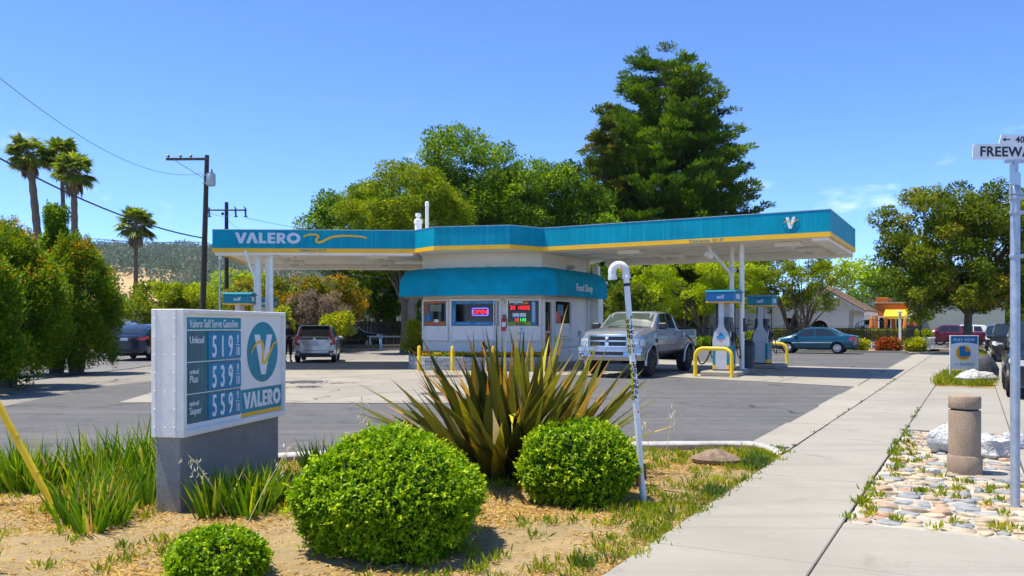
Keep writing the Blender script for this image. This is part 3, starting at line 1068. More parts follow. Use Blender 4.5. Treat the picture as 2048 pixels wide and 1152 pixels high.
# ================================================================== PRICE SIGN
def price_sign():
    ang = rad(11)
    loc = Vector((-2.655, 6.74, 0))
    t = thing('price_sign', 'white and teal gasoline price sign on a grey stucco base', 'sign', loc, PI / 2 - ang)
    M_st = stucco('grey_stucco', (.33, .32, .305), 70, 1.0, .02)
    M_cab = M('cabinet_white', (.86, .83, .77), .5, var=.08, scale=4, bmp=.25, bscale=14, bdist=.004, fine=.05)
    M_pt = M('panel_teal', (.0005, .24, .32), .3, var=.12, scale=2.5, spec=.35)
    M_pb = M('panel_blue', (.0005, .22, .40), .3, var=.14, scale=3, spec=.35)
    M_wp = M('panel_white', (.85, .83, .79), .25, var=.04)
    M_txt = M('price_white', (.80, .84, .85), .5, var=.06, scale=20)
    mb = MB(); mb.box((.85, .11, .27), (1.70, .215, .70), 0, 0, .006); mb.build('base', M_st, t)
    # cabinet: back box plus a raised frame round the recessed faces
    x0, x1, z0, z1 = -.03, 1.76, .612, 1.64
    mb = MB(); mb.box(((x0 + x1) / 2, .115, (z0 + z1) / 2), (x1 - x0, .25, z1 - z0), 0, 0, .004); mb.build('cabinet', M_cab, t)
    fr = .034
    for (a, b, c, d) in [(x0, x1, z1 - fr, z1), (x0, x1, z0, z0 + .052), (x0, x0 + .05, z0 + .052, z1 - fr), (x1 - .03, x1, z0 + .052, z1 - fr)]:
        mb = MB(); mb.box(((a + b) / 2, -.025, (c + d) / 2), (b - a, .045, d - c), 0, 0, .005); mb.build('frame', M_cab, t)
    for xx in (.028, .205):
        mb = MB(); mb.box((x0 - .003, xx, (z0 + z1) / 2), (.008, .022, z1 - z0 - .004), 0, 0, .002); mb.build('edge_trim', M_cab, t)
    for k in range(7):
        for xx in (.028, .205, .11):
            if xx == .11 and k % 2:
                continue
            mb = MB(); mb.lathe([(.007, 0), (.006, -.005), (.002, -.007)], 8, (x0 - .006, xx, z0 + .08 + k * .145), 0, 'x'); mb.build('rivet', M_cab, t)
    # price panel
    F = Face((0, 0), (1, 0))
    mb = MB(); F.rect(mb, .022, .94, z0 + .054, z1 - fr - .002, -.001 + .004, .01); mb.build('price_panel', M_pt, t)
    mb = MB(); F.rect(mb, .075, .93, 1.475, 1.575, .014, .008); F.rect(mb, .075, .93, .70, 1.465, .010, .006); mb.build('panel_face', M_pt, t)
    text('lettering', 'Valero Self Serve Gasoline', .098, M_txt, F.pt(.10, 1.492, .017), F.u, parent=t, bold=.0, sx=.74)
    rows = [(1.205, 1.462, '', 'Unlead', '519'), (.945, 1.196, 'unlead', 'Plus', '539'), (.70, .936, 'unlead', 'Super', '559')]
    for (a, b, s1, s2, num) in rows:
        mb = MB(); F.rect(mb, .075, .93, a, a + .007, .016, .006); mb.build('row_rail', M_txt, t)
        mb = MB(); F.rect(mb, .385, .925, a + .016, b - .012, .018, .008); mb.build('number_pane', M_pb, t)
        if s1:
            text('lettering', s1, .062, M_txt, F.pt(.10, b - .085, .018), F.u, parent=t, bold=0, sx=.85)
            text('lettering', s2, .085, M_txt, F.pt(.10, b - .155, .018), F.u, parent=t, bold=.006, sx=.9)
        else:
            text('lettering', s2, .085, M_txt, F.pt(.10, b - .10, .018), F.u, parent=t, bold=.006, sx=.9)
        for k, ch in enumerate(num):
            text('digit', ch, .262, M_txt, F.pt(.475 + k * .133, a + .036, .0195), F.u, parent=t, bold=.012, sx=.60, align='CENTER', depth=.006)
        text('digit', '9', .11, M_txt, F.pt(.865, a + .146, .0195), F.u, parent=t, bold=.004, sx=.6, align='CENTER')
        mb = MB(); F.rect(mb, .835, .895, a + .128, a + .134, .021, .003); mb.build('fraction_bar', M_txt, t)
        text('digit', '10', .11, M_txt, F.pt(.865, a + .038, .0195), F.u, parent=t, bold=.004, sx=.6, align='CENTER')
    # emblem panel
    mb = MB(); F.rect(mb, .945, 1.728, .922, z1 - fr - .012, .012, .014); mb.build('emblem_panel', M_wp, t)
    mb = MB(); F.rect(mb, .945, 1.728, .706, .921, .012, .014); mb.build('name_panel', M_pt, t)
    mb = MB(); F.rect(mb, .945, 1.728, .668, .705, .012, .014); mb.build('yellow_stripe', M_yel, t)
    valero_letters(t, .15, F.pt(.975, .742, .017), F.u, M_letter, .73, .006)
    em = F.pt(1.345, 1.258, .018)
    mb = MB(); mb.plate([(.30 * math.cos(a) , .285 * math.sin(a)) for a in np.linspace(0, 2 * PI, 40)[:-1]], em, F.u, F.z, .008); mb.build('disc', M_pt, t)
    vp = [(-.175, .165), (-.04, -.215), (.04, -.215), (.175, .165), (.07, .165), (0.0, -.075), (-.07, .165)]
    mb = MB(); mb.plate(vp, em + F.n * .004, F.u, F.z, .006); mb.build('letter', M_letter, t)
    sw_ = bezier_chain([(-.25, -.01), (-.18, .06), (-.06, .10), (-.01, .03), (-.02, -.08), (.03, -.10), (.13, 0), (.20, .075), (.275, .09)])
    mb = MB(); mb.ribbon(sw_, [.012 + .022 * math.sin(PI * i / (len(sw_) - 1)) for i in range(len(sw_))], em + F.n * .0085, F.u, F.z, .004); mb.build('swoosh', M_yel, t)
    return t
price_sign()

# ================================================================== CANOPIES
KS = 1.07
def ks(p):
    return (p[0] * KS, p[1] * KS)
def kz(z):
    return 1.5 + (z - 1.5) * KS
cA, cB, cC, cD, cE, cF, cG = (-9.6, 26.97), (-3.16, 27.26), (-2.44, 26.31), (-.05, 25.81), (.98, 26.6), (8.43, 22.3), (11.05, 27.1)
cH, cHb = (-10.3, 33.2), (-3.35, 33.6)
cGb = (3.5, 31.28)
cA, cB, cC, cD, cE, cF, cG, cH, cHb, cGb = [ks(p) for p in (cA, cB, cC, cD, cE, cF, cG, cH, cHb, cGb)]
ZB, ZY, ZT, ZS = kz(3.886), kz(4.015), kz(4.60), kz(3.936)

def fascia(parent, org, P, Q, seams=1, pieces=('teal_panel', 'yellow_band')):
    f = Face(P, Q, org)
    n = seams
    for k in range(n):
        a, b = f.L * k / n, f.L * (k + 1) / n
        g = .004 if n > 1 else 0
        mb = MB(); f.rect(mb, a + (g if k else 0), b - (g if k < n - 1 else 0), ZY, ZT, 0, .05); mb.build(pieces[0], M_teal, parent)
    mb = MB(); f.rect(mb, 0.0, f.L, ZB, ZY - .002, .008, .06); mb.build(pieces[1], M_yel, parent)
    mb = MB(); f.rect(mb, 0.0, f.L, ZT + .001, ZT + .022, .012, .07); mb.build('cap_strip', M_steel, parent)
    return f

def slab_poly(parent, org, poly, z0, z1, mat, name):
    if z0 > 3.5:
        poly = [ks(p) for p in poly]; z0, z1 = kz(z0), kz(z1)
    mb = MB(); mb.x = Matrix.Translation((-org[0], -org[1], 0))
    mb.prism(poly, z0, z1); return mb.build(name, mat, parent)

def canopy_lamp(parent, org, p, rz):
    c = Vector((p[0] * KS - org[0], p[1] * KS - org[1], 0))
    mb = MB(); mb.box((c.x, c.y, ZS - .077), (.78, .5, .14), rz, 0, .01); o = mb.build('canopy_lamp', M_white2, parent)
    mb = MB(); mb.lathe([(.20, ZS - .147), (.19, ZS - .20), (.12, ZS - .235), (.02, ZS - .245)], 16, (c.x, c.y, 0)); mb.build('lens', M_lens, o)

def soffit_seams(parent, org, P0, dirv, L, step, cross, W):
    """thin battens under the soffit, running along dirv"""
    k = 0
    d = Vector((dirv[0], dirv[1], 0)).normalized(); c = Vector((cross[0], cross[1], 0)).normalized()
    s = step
    rz = math.atan2(d.y, d.x)
    while s < W - .1:
        mid = Vector((P0[0] - org[0], P0[1] - org[1], 0)) + c * s + d * (L / 2)
        mb = MB(); mb.box((mid.x, mid.y, ZS - .007), (L - .3, .03, .012), rz); mb.build('batten', M_soffit, parent)
        s += step

# left canopy
lo = (-6.6, 30.3)
tl = thing('fuel_canopy', 'left fuel canopy with blue fascia reading VALERO and yellow swoosh', 'canopy', (lo[0], lo[1], 0))
fl = fascia(tl, lo, cA, cB, 3)
fascia(tl, lo, cH, cA, 2)
fascia(tl, lo, cHb, cH, 3)
slab_poly(tl, lo, [(-9.55, 27.03), (-3.2, 27.31), (-3.35, 33.54), (-10.24, 33.14)], 3.935, 4.10, M_soffit, 'soffit')
slab_poly(tl, lo, [(-9.55, 27.03), (-3.2, 27.31), (-3.35, 33.54), (-10.24, 33.14)], 4.42, 4.5, M_ltgrey, 'roof_deck')
slab_poly(tl, lo, [(-9.55, 27.03), (-3.2, 27.31), (-3.25, 27.7), (-9.62, 27.4)], 3.80, 3.934, M_soffit, 'edge_beam')
slab_poly(tl, lo, [(-10.2, 32.7), (-3.4, 33.1), (-3.4, 33.5), (-10.2, 33.1)], 3.74, 3.934, M_soffit, 'edge_beam')
soffit_seams(tl, lo, cA, (1, .04), 6.8, 1.0, (0, 1), 6.0)
for p in [(-7.7, 28.5), (-4.55, 28.6), (-8.1, 31.2), (-4.8, 31.4)]:
    canopy_lamp(tl, lo, p, .04)
valero_letters(tl, .34 * KS, fl.pt(.72 * KS, kz(4.17), .022), fl.u, M_lettergrey, 2.08 * KS, .02)
sq = bezier_chain([(0, .03), (.12, .085), (.36, .10), (.47, .05), (.40, -.07), (.44, -.145), (.58, -.13), (.85, 0), (1.15, .055), (1.5, .06), (1.85, .035), (2.02, -.01)], 7)
sq = [p * KS for p in sq]
mb = MB(); mb.ribbon(sq, [.045 + .03 * math.sin(PI * i / (len(sq) - 1)) for i in range(len(sq))], fl.pt(2.9 * KS, kz(4.36), .03), fl.u, fl.z, .03); mb.build('swoosh', M_yel, tl)
text('lettering', 'Clearance 12\'-9"', .115, M_tealp, fl.pt(2.78 * KS, kz(3.915), .012), fl.u, parent=tl, bold=.02, sx=1.05, spacing=1.1)
for p, r in [((-8.88, 29.4), .13), ((-8.55, 29.5), .09), ((-8.35, 29.2), .075)]:
    mb = MB(); mb.lathe([(r * 1.35, 0), (r * 1.35, .04), (r, .05), (r, ZS - .02)], 14, (p[0] - lo[0], p[1] - lo[1], 0.016)); mb.build('column', M_white2, tl, 40)
mb = MB(); mb.tube([(-9.15 - lo[0], 28.9 - lo[1], ZS), (-9.05 - lo[0], 29.1 - lo[1], 3.55), (-8.95 - lo[0], 29.35 - lo[1], 3.2)], .05, 10); mb.build('brace', M_white2, tl, 40)

# right canopy
ro = (6.0, 27.0)
tr_ = thing('fuel_canopy', 'right fuel canopy with teal fascia, round V emblem and yellow band', 'canopy', (ro[0], ro[1], 0))
fr_ = fascia(tr_, ro, cE, cF, 3)
fascia(tr_, ro, cF, cG, 2)
fascia(tr_, ro, cG, cGb, 3)
pin = [(1.02, 26.64), (8.42, 22.38), (10.98, 27.08), (3.48, 31.2)]
slab_poly(tr_, ro, pin, 3.936, 4.10, M_soffit, 'soffit')
slab_poly(tr_, ro, pin, 4.42, 4.5, M_ltgrey, 'roof_deck')
slab_poly(tr_, ro, [(3.4, 30.75), (10.75, 26.65), (10.95, 27.02), (3.5, 31.15)], 3.72, 3.935, M_soffit, 'edge_beam')
slab_poly(tr_, ro, [(8.05, 22.6), (8.4, 22.4), (10.92, 27.0), (10.57, 27.2)], 3.80, 3.9345, M_soffit, 'edge_beam')
soffit_seams(tr_, ro, cE, (NV.x, NV.y), 9.0, .96, (DV.x, DV.y), 5.5)
for p in [nd(-9.6, 25.3), nd(-8.9, 27.4), nd(-4.7, 25.1), nd(-4.4, 27.2)]:
    canopy_lamp(tr_, ro, p, RZ_N)
mb = MB(); mb.tube([(nd(-7.5, 26.75) - Vector((ro[0], ro[1], 0)) + Vector((0, 0, ZS)))[:], (nd(-7.5, 26.75) - Vector((ro[0], ro[1], 0)) + Vector((.02, 0, ZS - .24)))[:]], .012, 6)
q = nd(-7.5, 26.75) - Vector((ro[0], ro[1], 0))
mb.x = Matrix.Translation((q.x, q.y, ZS - .32)) @ Matrix.Rotation(.55, 4, 'Y')
mb.box((0, 0, 0), (.3, .2, .17), 0, 0, .02); mb.build('flood_lamp', M_white2, tr_)
# emblem
em = fr_.pt(fr_.L - 1.09, kz(4.31), .014)
mb = MB()
for qd in ring_quads(0, 0, .235, .222, 0, 2 * PI, 30):
    mb.plate(qd, em, fr_.u, fr_.z, .008)
mb.build('emblem_ring', M_tealp, tr_)
vp = [(-.14, .165), (-.045, -.17), (.035, -.17), (.14, .165), (.05, .165), (-.003, -.05), (-.05, .165)]
mb = MB(); mb.plate(vp, em + fr_.n * .012, fr_.u, fr_.z, .012); mb.build('emblem_letter', M_letter, tr_)
sq = bezier_chain([(-.2, 0), (-.12, .06), (-.02, .06), (-.01, -.03), (.04, -.05), (.12, .03), (.22, .09)], 6)
mb = MB(); mb.ribbon(sq, .018, em + fr_.n * .02, fr_.u, fr_.z, .006); mb.build('emblem_swoosh', M_yel, tr_)
text('lettering', 'Clearance 12\'-9"', .12, M_tealp, fr_.pt(4.75 * KS, kz(3.915), .012), fr_.u, parent=tr_, bold=.015, sx=1.15, spacing=1.15)
for p, r in [((7.18, 26.3), .078), ((7.2, 27.6), .08)]:
    mb = MB(); mb.lathe([(r * 2.2, 0), (r * 2.2, .02), (r, .03), (r, ZS - .166)], 14, (p[0] - ro[0], p[1] - ro[1], .165)); mb.build('column', M_white2, tr_, 40)
mb = MB(); mb.tube([(6.25 - ro[0], 26.9 - ro[1], ZS), (6.37 - ro[0], 26.97 - ro[1], ZS - .2), (7.1 - ro[0], 27.5 - ro[1], 3.28), (7.17 - ro[0], 27.56 - ro[1], 3.12)], .06, 10); mb.build('brace', M_white2, tr_, 40)
mb = MB(); mb.box((7.2 - ro[0], 27.6 - ro[1], 3.36), (.3, .24, .1), RZ_N, 0, .01); mb.build('bracket', M_steel, tr_)
mb = MB(); mb.box((7.18 - ro[0] + .05, 26.3 - ro[1] - .07, 1.55), (.07, .05, .42), RZ_N, 0, .01); mb.build('intercom', M_black, tr_)

# ================================================================== KIOSK
KO = (-.2, 32.0)
kiosk = thing('food_kiosk', 'small white brick food shop with teal awning between the canopies', 'building', (KO[0], KO[1], 0))
Wp = [(-3.45, 36.0), (-3.28, 31.0), (-2.22, 30.2), (-.28, 29.62), (1.03, 29.75), (3.0, 33.35), (2.6, 36.4)]
for k, (a, b) in enumerate([(cB, cC), (cC, cD), (cD, cE)]):
    fascia(kiosk, KO, a, b, 1, ('teal_panel', 'yellow_band'))
kin = [(-3.12, 27.33), (-2.42, 26.37), (-.06, 25.87), (.96, 26.66), (3.46, 31.2), (2.5, 36.3), (-3.35, 36), (-3.3, 33.5)]
slab_poly(kiosk, KO, kin, 3.938, 4.1, M_soffit, 'soffit')
slab_poly(kiosk, KO, kin, 4.40, 4.49, M_ltgrey, 'roof_deck')
# raised floor slab
slab_poly(kiosk, KO, [(-3.6, 36.2), (-3.45, 30.9), (-2.3, 30.0), (-.3, 29.3), (1.3, 29.0), (1.95, 29.4), (3.7, 32.9), (3.2, 36.4)], .0165, .19, M_padc, 'floor_slab')
walls = []
for k in range(len(Wp) - 1):
    f = Face(Wp[k], Wp[k + 1], KO)
    walls.append(f)
    mb = MB(); f.rect(mb, 0, f.L, .15, 3.2, 0, .18); mb.build('wall', M_brick, kiosk)
    mb = MB(); f.rect(mb, 0, f.L, 3.201, ZS + .001, .02, .2); mb.build('upper_wall', M_upwall, kiosk)
f0, fL, fM, fR, fD, fB = walls

def window(f, s0, s1, z0=1.0, z1=2.47, glass_z=1.53, fw=.055, panel=True, name='window'):
    """security frame standing proud of the wall, solid panel below, dark pane above"""
    mb = MB()
    d = .12
    f.rect(mb, s0, s1, z1 - fw, z1, d, d)
    f.rect(mb, s0, s1, z0, z0 + fw, d, d)
    f.rect(mb, s0, s0 + fw, z0 + fw, z1 - fw, d, d)
    f.rect(mb, s1 - fw, s1, z0 + fw, z1 - fw, d, d)
    w = mb.build(name, M_white2, kiosk)
    if panel:
        mb = MB(); f.rect(mb, s0 + fw, s1 - fw, z0 + fw, glass_z - .012, .05, .045); mb.build('lower_panel', M_white, w)
    mb = MB(); f.rect(mb, s0 + fw, s1 - fw, glass_z, z1 - fw, .04, .03); mb.build('pane', M_glass, w)
    return w
M_orange = M('poster_orange', (.50, .13, .03), .5, var=.2, scale=12)
M_bud = M('poster_blue', (.006, .20, .46), .45, var=.12, scale=9)
M_budtx = M('poster_lightblue', (.35, .55, .72), .5, var=.05)
M_poster = M('poster_grey', (.20, .21, .16), .6, var=.3, scale=7)
# left window with orange poster border
w1 = window(fL, .06, fL.L - .03)
mb = MB(); fL.rect(mb, .15, .26, 1.54, 2.4, .046, .004); mb.build('poster', M_orange, w1)
mb = MB(); fL.rect(mb, .262, 1.14, 1.54, 1.68, .046, .004); mb.build('poster', M_orange, w1)
mb = MB(); fL.rect(mb, .262, 1.14, 2.33, 2.4, .046, .004); mb.build('poster', M_orange, w1)
mb = MB(); fL.rect(mb, .15, .42, 1.70, 1.92, .052, .004); mb.build('notice', M_bud, w1)
mb = MB(); fL.rect(mb, .60, .82, 1.66, 1.76, .052, .004); mb.build('notice', M_letter, w1)
mb = MB(); fL.rect(mb, .40, .95, 2.05, 2.30, .046, .004); mb.build('poster', M_poster, w1)
# middle window with beer border, neon sign and folding gate
w2 = window(fM, .03, fM.L - .08)
ms = .30
mb = MB(); fM.rect(mb, .09, .23, 1.54, 2.41, .046, .004); mb.build('poster', M_bud, w2)
mb = MB(); fM.rect(mb, .231, 1.72, 1.54, 1.67, .046, .004); mb.build('poster', M_bud, w2)
mb = MB(); fM.rect(mb, .231, 1.72, 2.30, 2.41, .046, .004); mb.build('poster', M_bud, w2)
for s in (.30, 1.02):
    text('lettering', 'BUD LIGHT', .085, M_budtx, fM.pt(s, 1.575, .052), fM.u, parent=w2, bold=.0, sx=1.1)
    text('lettering', 'BUD LIGHT', .085, M_budtx, fM.pt(s, 2.325, .052), fM.u, parent=w2, bold=.0, sx=1.1)
o = text('lettering', 'BUD LIGHT', .085, M_budtx, fM.pt(.19, 1.66, .052), fM.z, parent=w2, uy=-fM.u, bold=.02, sx=1.1)
M_neon_r = M('neon_red', (1.0, .02, .04), .4, var=0, emit=1.6)
M_neon_b = M('neon_blue', (.12, .10, 1.0), .4, var=0, emit=1.6)
M_led_r = M('led_red', (1.0, .02, .02), .4, var=0, emit=1.1)
M_led_g = M('led_green', (.02, 1.0, .06), .4, var=0, emit=.9)
ns = thing('neon_sign', 'lit red OPEN neon sign with blue border in the kiosk window', 'neon sign', tuple(Vector((KO[0], KO[1], 0)) + fM.pt(1.16, 2.02, .06)))
mb = MB()
loop = []
hw, hh, cr_ = .295, .125, .05
for (cx, cy, a0) in [(hw - cr_, hh - cr_, 0), (-hw + cr_, hh - cr_, PI / 2), (-hw + cr_, -hh + cr_, PI), (hw - cr_, -hh + cr_, 1.5 * PI)]:
    for k in range(5):
        a = a0 + k * PI / 8
        loop.append(fM.u * (cx + cr_ * math.cos(a)) + fM.z * (cy + cr_ * math.sin(a)))
loop.append(loop[0])
mb.tube(loop, .013, 6); mb.build('border_tube', M_neon_b, ns)
text('letter_tubes', 'OPEN', .20, M_neon_r, fM.u * 0 + fM.z * -.07, fM.u, parent=ns, bold=-.012, align='CENTER', depth=.02, spacing=1.1)
for k in range(5):
    mb = MB(); s = 1.66 + k * .055
    f = fM; f.rect(mb, s, s + .022, 1.06, 2.41, .10, .022); mb.build('gate_bar', M_white2, w2)
# right-hand window with jackpot boards
w3 = window(fR, .07, fR.L - .04)
for (a, b, mt) in [(.17, .41, M_letter), (.43, .66, M_letter), (.68, .86, M_orange)]:
    mb = MB(); fR.rect(mb, a, b, 2.28, 2.40, .046, .004); mb.build('jackpot_header', mt, w3)
    mb = MB(); fR.rect(mb, a + .03, b - .03, 2.285, 2.335, .051, .003); mb.build('jackpot_logo', M_tealp if mt is M_letter else M_yel, w3)
    mb = MB(); fR.rect(mb, a, b, 2.07, 2.275, .046, .004); mb.build('jackpot_board', M_black, w3)
text('led_digits', '20', .19, M_led_r, fR.pt(.2, 2.10, .052), fR.u, parent=w3, bold=.0)
text('led_digits', '10', .19, M_led_r, fR.pt(.47, 2.10, .052), fR.u, parent=w3, bold=.0)
text('led_digits', '202', .19, M_led_r, fR.pt(.665, 2.10, .052), fR.u, parent=w3, bold=.0, sx=.85)
for (a, b) in [(.30, .53), (.55, .77)]:
    mb = MB(); fR.rect(mb, a, b, 1.85, 1.97, .046, .004); mb.build('jackpot_header', M_letter, w3)
    mb = MB(); fR.rect(mb, a, b, 1.80, 1.848, .046, .004); mb.build('jackpot_strip', M_bud, w3)
text('led_digits', '18', .16, M_led_r, fR.pt(.36, 1.68, .052), fR.u, parent=w3, bold=.0)
text('led_digits', '143', .16, M_led_g, fR.pt(.54, 1.68, .052), fR.u, parent=w3, bold=.0)
M_lime = M('poster_lime', (.33, .40, .02), .5, var=.1)
mb = MB(); fR.rect(mb, .13, .95, 1.54, 1.665, .046, .004); mb.build('poster', M_lime, w3)
text('lettering', 'CERVEZA', .105, M_ink, fR.pt(.30, 1.565, .052), fR.u, parent=w3, bold=.012)
mb = MB(); fR.rect(mb, .96, 1.12, 1.54, 2.40, .046, .004); mb.build('poster', M_bud, w3)
mb = MB(); fR.rect(mb, .985, 1.095, 1.66, 2.36, .051, .003); mb.build('poster_strip', M_budtx, w3)
mb = MB(); fR.rect(mb, .45, .75, 1.20, 1.49, .062, .01); aw = mb.build('notice', M_letter, w3)
for k, s_ in enumerate(['AIR', '&', 'WATER']):
    text('lettering', s_, .075, M_ink, fR.pt(.60, 1.40 - k * .085, .0635), fR.u, parent=w3, bold=.015, align='CENTER', depth=.002)
# wall lamp and fire extinguisher between the windows
mb = MB(); mb.box(tuple(fM.pt(fM.L - .02, 2.35, .12)), (.13, .12, .16), 0, 0, .02); mb.build('wall_lamp', M_lens, kiosk)
ex = thing('fire_extinguisher', 'red fire extinguisher hung on the kiosk wall between the windows', 'extinguisher', tuple(Vector((KO[0], KO[1], 0)) + fR.pt(-.02, 1.35, .17)))
mb = MB(); mb.lathe([(.05, 0), (.075, .02), (.078, .05), (.078, .36), (.06, .43), (.025, .47), (.025, .5)], 14); mb.build('cylinder', M_red, ex, 40)
mb = MB(); mb.box((0, 0, .53), (.1, .04, .06), 0, 0, .01); mb.build('valve', M_black, ex)
mb = MB(); mb.lathe([(.079, .14), (.079, .30)], 14); mb.build('label_band', M_letter, ex, 40)
mb = MB(); mb.tube([(0.02, 0, .52), (.09, -.02, .48), (.11, -.03, .3), (.09, -.03, .12)], .012, 6); mb.build('hose', M_black, ex)
# door on the right-hand wall
dz0 = .19
mb = MB(); fD.rect(mb, .06, .13, dz0, 2.45, .10, .1); fD.rect(mb, .13, .72, 2.38, 2.45, .10, .1); fD.rect(mb, .66, .80, dz0, 2.45, .12, .12); dr = mb.build('door', M_white2, kiosk)
mb = MB(); fD.rect(mb, .131, .659, dz0 + .25, 2.379, .03, .025); mb.build('pane', M_glass, dr)
mb = MB(); fD.rect(mb, .131, .659, dz0, dz0 + .249, .04, .03); mb.build('kick_plate', M_steel, dr)
mb = MB(); fD.rect(mb, .131, .659, 1.28, 1.33, .07, .03); mb.build('push_bar', M_steel, dr)
w4 = window(fD, .88, 2.35, 1.15, 2.47, 1.62, .05)
M_post2 = M('poster_red', (.65, .10, .04), .5, var=.5, scale=5)
mb = MB(); fD.rect(mb, 1.0, 1.5, 1.64, 2.05, .046, .004); mb.build('poster', M_post2, w4)
mb = MB(); fD.rect(mb, 1.25, 1.75, 1.9, 2.3, .043, .004); mb.build('poster', M_tealp, w4)
mb = MB(); fD.rect(mb, .88, 2.6, 1.06, 1.12, .14, .14); mb.build('sill_rail', M_white2, kiosk)
mb = MB(); mb.tube([tuple(fD.pt(.85, .72, .04)), tuple(fD.pt(3.2, .75, .04)), tuple(fD.pt(3.3, .85, .04)), tuple(fD.pt(3.3, 1.15, .04))], .015, 6); mb.build('conduit', M_steel, kiosk)
mb = MB(); fD.rect(mb, 3.22, 3.38, 1.15, 1.33, .07, .06); mb.build('outlet_box', M_steel, kiosk)
mb = MB(); fM.rect(mb, 1.5, 1.62, .78, .95, .05, .05); mb.build('outlet_box', M_steel, kiosk)
mb = MB(); fD.rect(mb, 4.0, 4.11, .19, 4.06, .09, .08); mb.build('downpipe', M_white2, kiosk)
mb = MB(); mb.box(tuple(fD.pt(2.2, 3.72, .16)), (.16, .3, .14), RZ_D, 0, .02); mb.build('floodlight', M_steel, kiosk)
# rear wing
mb = MB(); fw_ = Face((3.0, 33.35), (3.36, 33.16), KO); fw_.rect(mb, 0.0, fw_.L, .15, 3.2, -.12, .5); mb.build('rear_wing', M_brick, kiosk)
mb = MB(); fw_.rect(mb, -.05, fw_.L + .12, 3.2, 3.3, .0, .8); mb.build('wing_roof', M_white2, kiosk)
mb = MB(); fw_.rect(mb, fw_.L - .25, fw_.L - .02, 3.3, 3.9, -.1, .25); mb.build('parapet', M_white2, kiosk)
# roof vents
mb = MB(); mb.lathe([(.13, 4.45), (.13, 5.3), (.16, 5.31), (.16, 5.42), (.07, 5.48), (.07, 5.55), (.11, 5.56), (.1, 5.66)], 14, (-3.45 - KO[0], 31 - KO[1], 0)); mb.build('roof_vent', M_white2, kiosk, 40)
mb = MB(); mb.lathe([(.06, 4.45), (.06, 5.95), (.075, 5.96), (.07, 6.1), (.02, 6.14)], 10, (-3.15 - KO[0], 31.2 - KO[1], 0)); mb.build('roof_vent', M_white2, kiosk, 40)

# awning: one curved panel for each wall
def offset_pts(pts, off):
    res = []
    P = [Vector((p[0] - KO[0], p[1] - KO[1])) for p in pts]
    for i in range(len(P)):
        ns_ = []
        if i > 0:
            t = (P[i] - P[i - 1]).normalized(); ns_.append(Vector((t.y, -t.x)))
        if i < len(P) - 1:
            t = (P[i + 1] - P[i]).normalized(); ns_.append(Vector((t.y, -t.x)))
        n = sum(ns_, Vector((0, 0))).normalized()
        res.append(P[i] + n * off / max(.4, n.dot(ns_[0])))
    return res
APTS = [(-3.4, 34.0), (-3.28, 31.0), (-2.22, 30.2), (-.28, 29.62), (1.03, 29.75), (3.0, 33.35)]
prof = [(.025, 3.60), (.25, 3.585), (.48, 3.52), (.66, 3.40), (.77, 3.23), (.82, 3.02), (.83, 2.8), (.84, 2.575)]
rings = [offset_pts(APTS, o_) for o_, z in prof]
for k in range(len(APTS) - 1):
    mb = MB()
    nu = max(3, int((Vector(APTS[k + 1]) - Vector(APTS[k])).length / .16))
    NP = len(prof)
    for i in range(nu + 1):
        for j, (o_, z) in enumerate(prof):
            p = rings[j][k].lerp(rings[j][k + 1], i / nu)
            sag = .014 * math.sin(i * 1.9 + j * 1.3 + k) * (1 if 0 < i < nu else 0) * (1 if 0 < j < NP - 1 else 0)
            if j == NP - 1:
                z += .008 * math.sin(i * 1.1 + k)
            mb.v.append((p.x, p.y + sag, z + sag))
    for i in range(nu):
        for j in range(NP - 1):
            a = i * NP + j
            mb.f.append([a, a + 1, a + NP + 1, a + NP]); mb.m.append(0)
    # lining underneath
    b = len(mb.v)
    for i in (0, 1):
        for j in (0, NP - 1):
            p = rings[j][k].lerp(rings[j][k + 1], i)
            mb.v.append((p.x, p.y, 2.60))
    mb.f.append([b, b + 2, b + 3, b + 1]); mb.m.append(1)
    if k == len(APTS) - 2:
        mb.f.append([nu * NP + j for j in range(NP)] + [b + 2]); mb.m.append(0)
    if k == 0:
        mb.f.append([j for j in range(NP)][::-1]); mb.m.append(0)
    mb.build('awning_panel', [M_awning, M_awning_in], kiosk, 35)
fa = Face((rings[-1][4].x, rings[-1][4].y), (rings[-1][5].x, rings[-1][5].y))
text('lettering', 'Food Shop', .37, M_letter, fa.pt(1.55, 2.79, .02), fa.u, parent=kiosk, bold=.008, sx=.92, depth=.008)

# planter of block courses round the kiosk, with flowers
PO = (-1.2, 28.6)
pl = thing('kiosk_planter', 'low grey block planter of orange flowers in front of the food shop', 'planter', (PO[0], PO[1], 0))
M_block = M('planter_block', (.33, .35, .38), .9, var=.25, scale=4, bmp=.7, bscale=16, bdist=.015, fine=.1)
PP = [(-3.75, 31.2), (-3.6, 29.25), (-2.95, 28.65), (-.3, 28.12), (1.1, 28.45), (1.45, 29.3)]
for k in range(len(PP) - 1):
    f = Face(PP[k], PP[k + 1], PO)
    for c in range(3):
        s = -.2 if c % 2 else 0.0
        while s < f.L - .02:
            a, b = max(s, 0), min(s + .4, f.L)
            if b - a > .03:
                mb = MB(); mid = f.pt((a + b) / 2, .02 + .15 * c + .074, -.09 + rnd(-.008, .008))
                mb.box(tuple(mid), (b - a - .008, .18, .142), math.atan2(f.u.y, f.u.x), 0, .012); mb.build('block', M_block, pl)
            s += .4
inn = [(-3.45, 31.0), (-3.4, 29.35), (-2.85, 28.83), (-.3, 28.32), (.95, 28.6), (1.2, 29.2), (.9, 29.5), (-.3, 29.4), (-2.2, 30), (-3.1, 30.8)]
slab_poly(pl, PO, inn, .1, .42, M_soil, 'soil')
FC, FR = [], []
rg = np.random.default_rng(5)
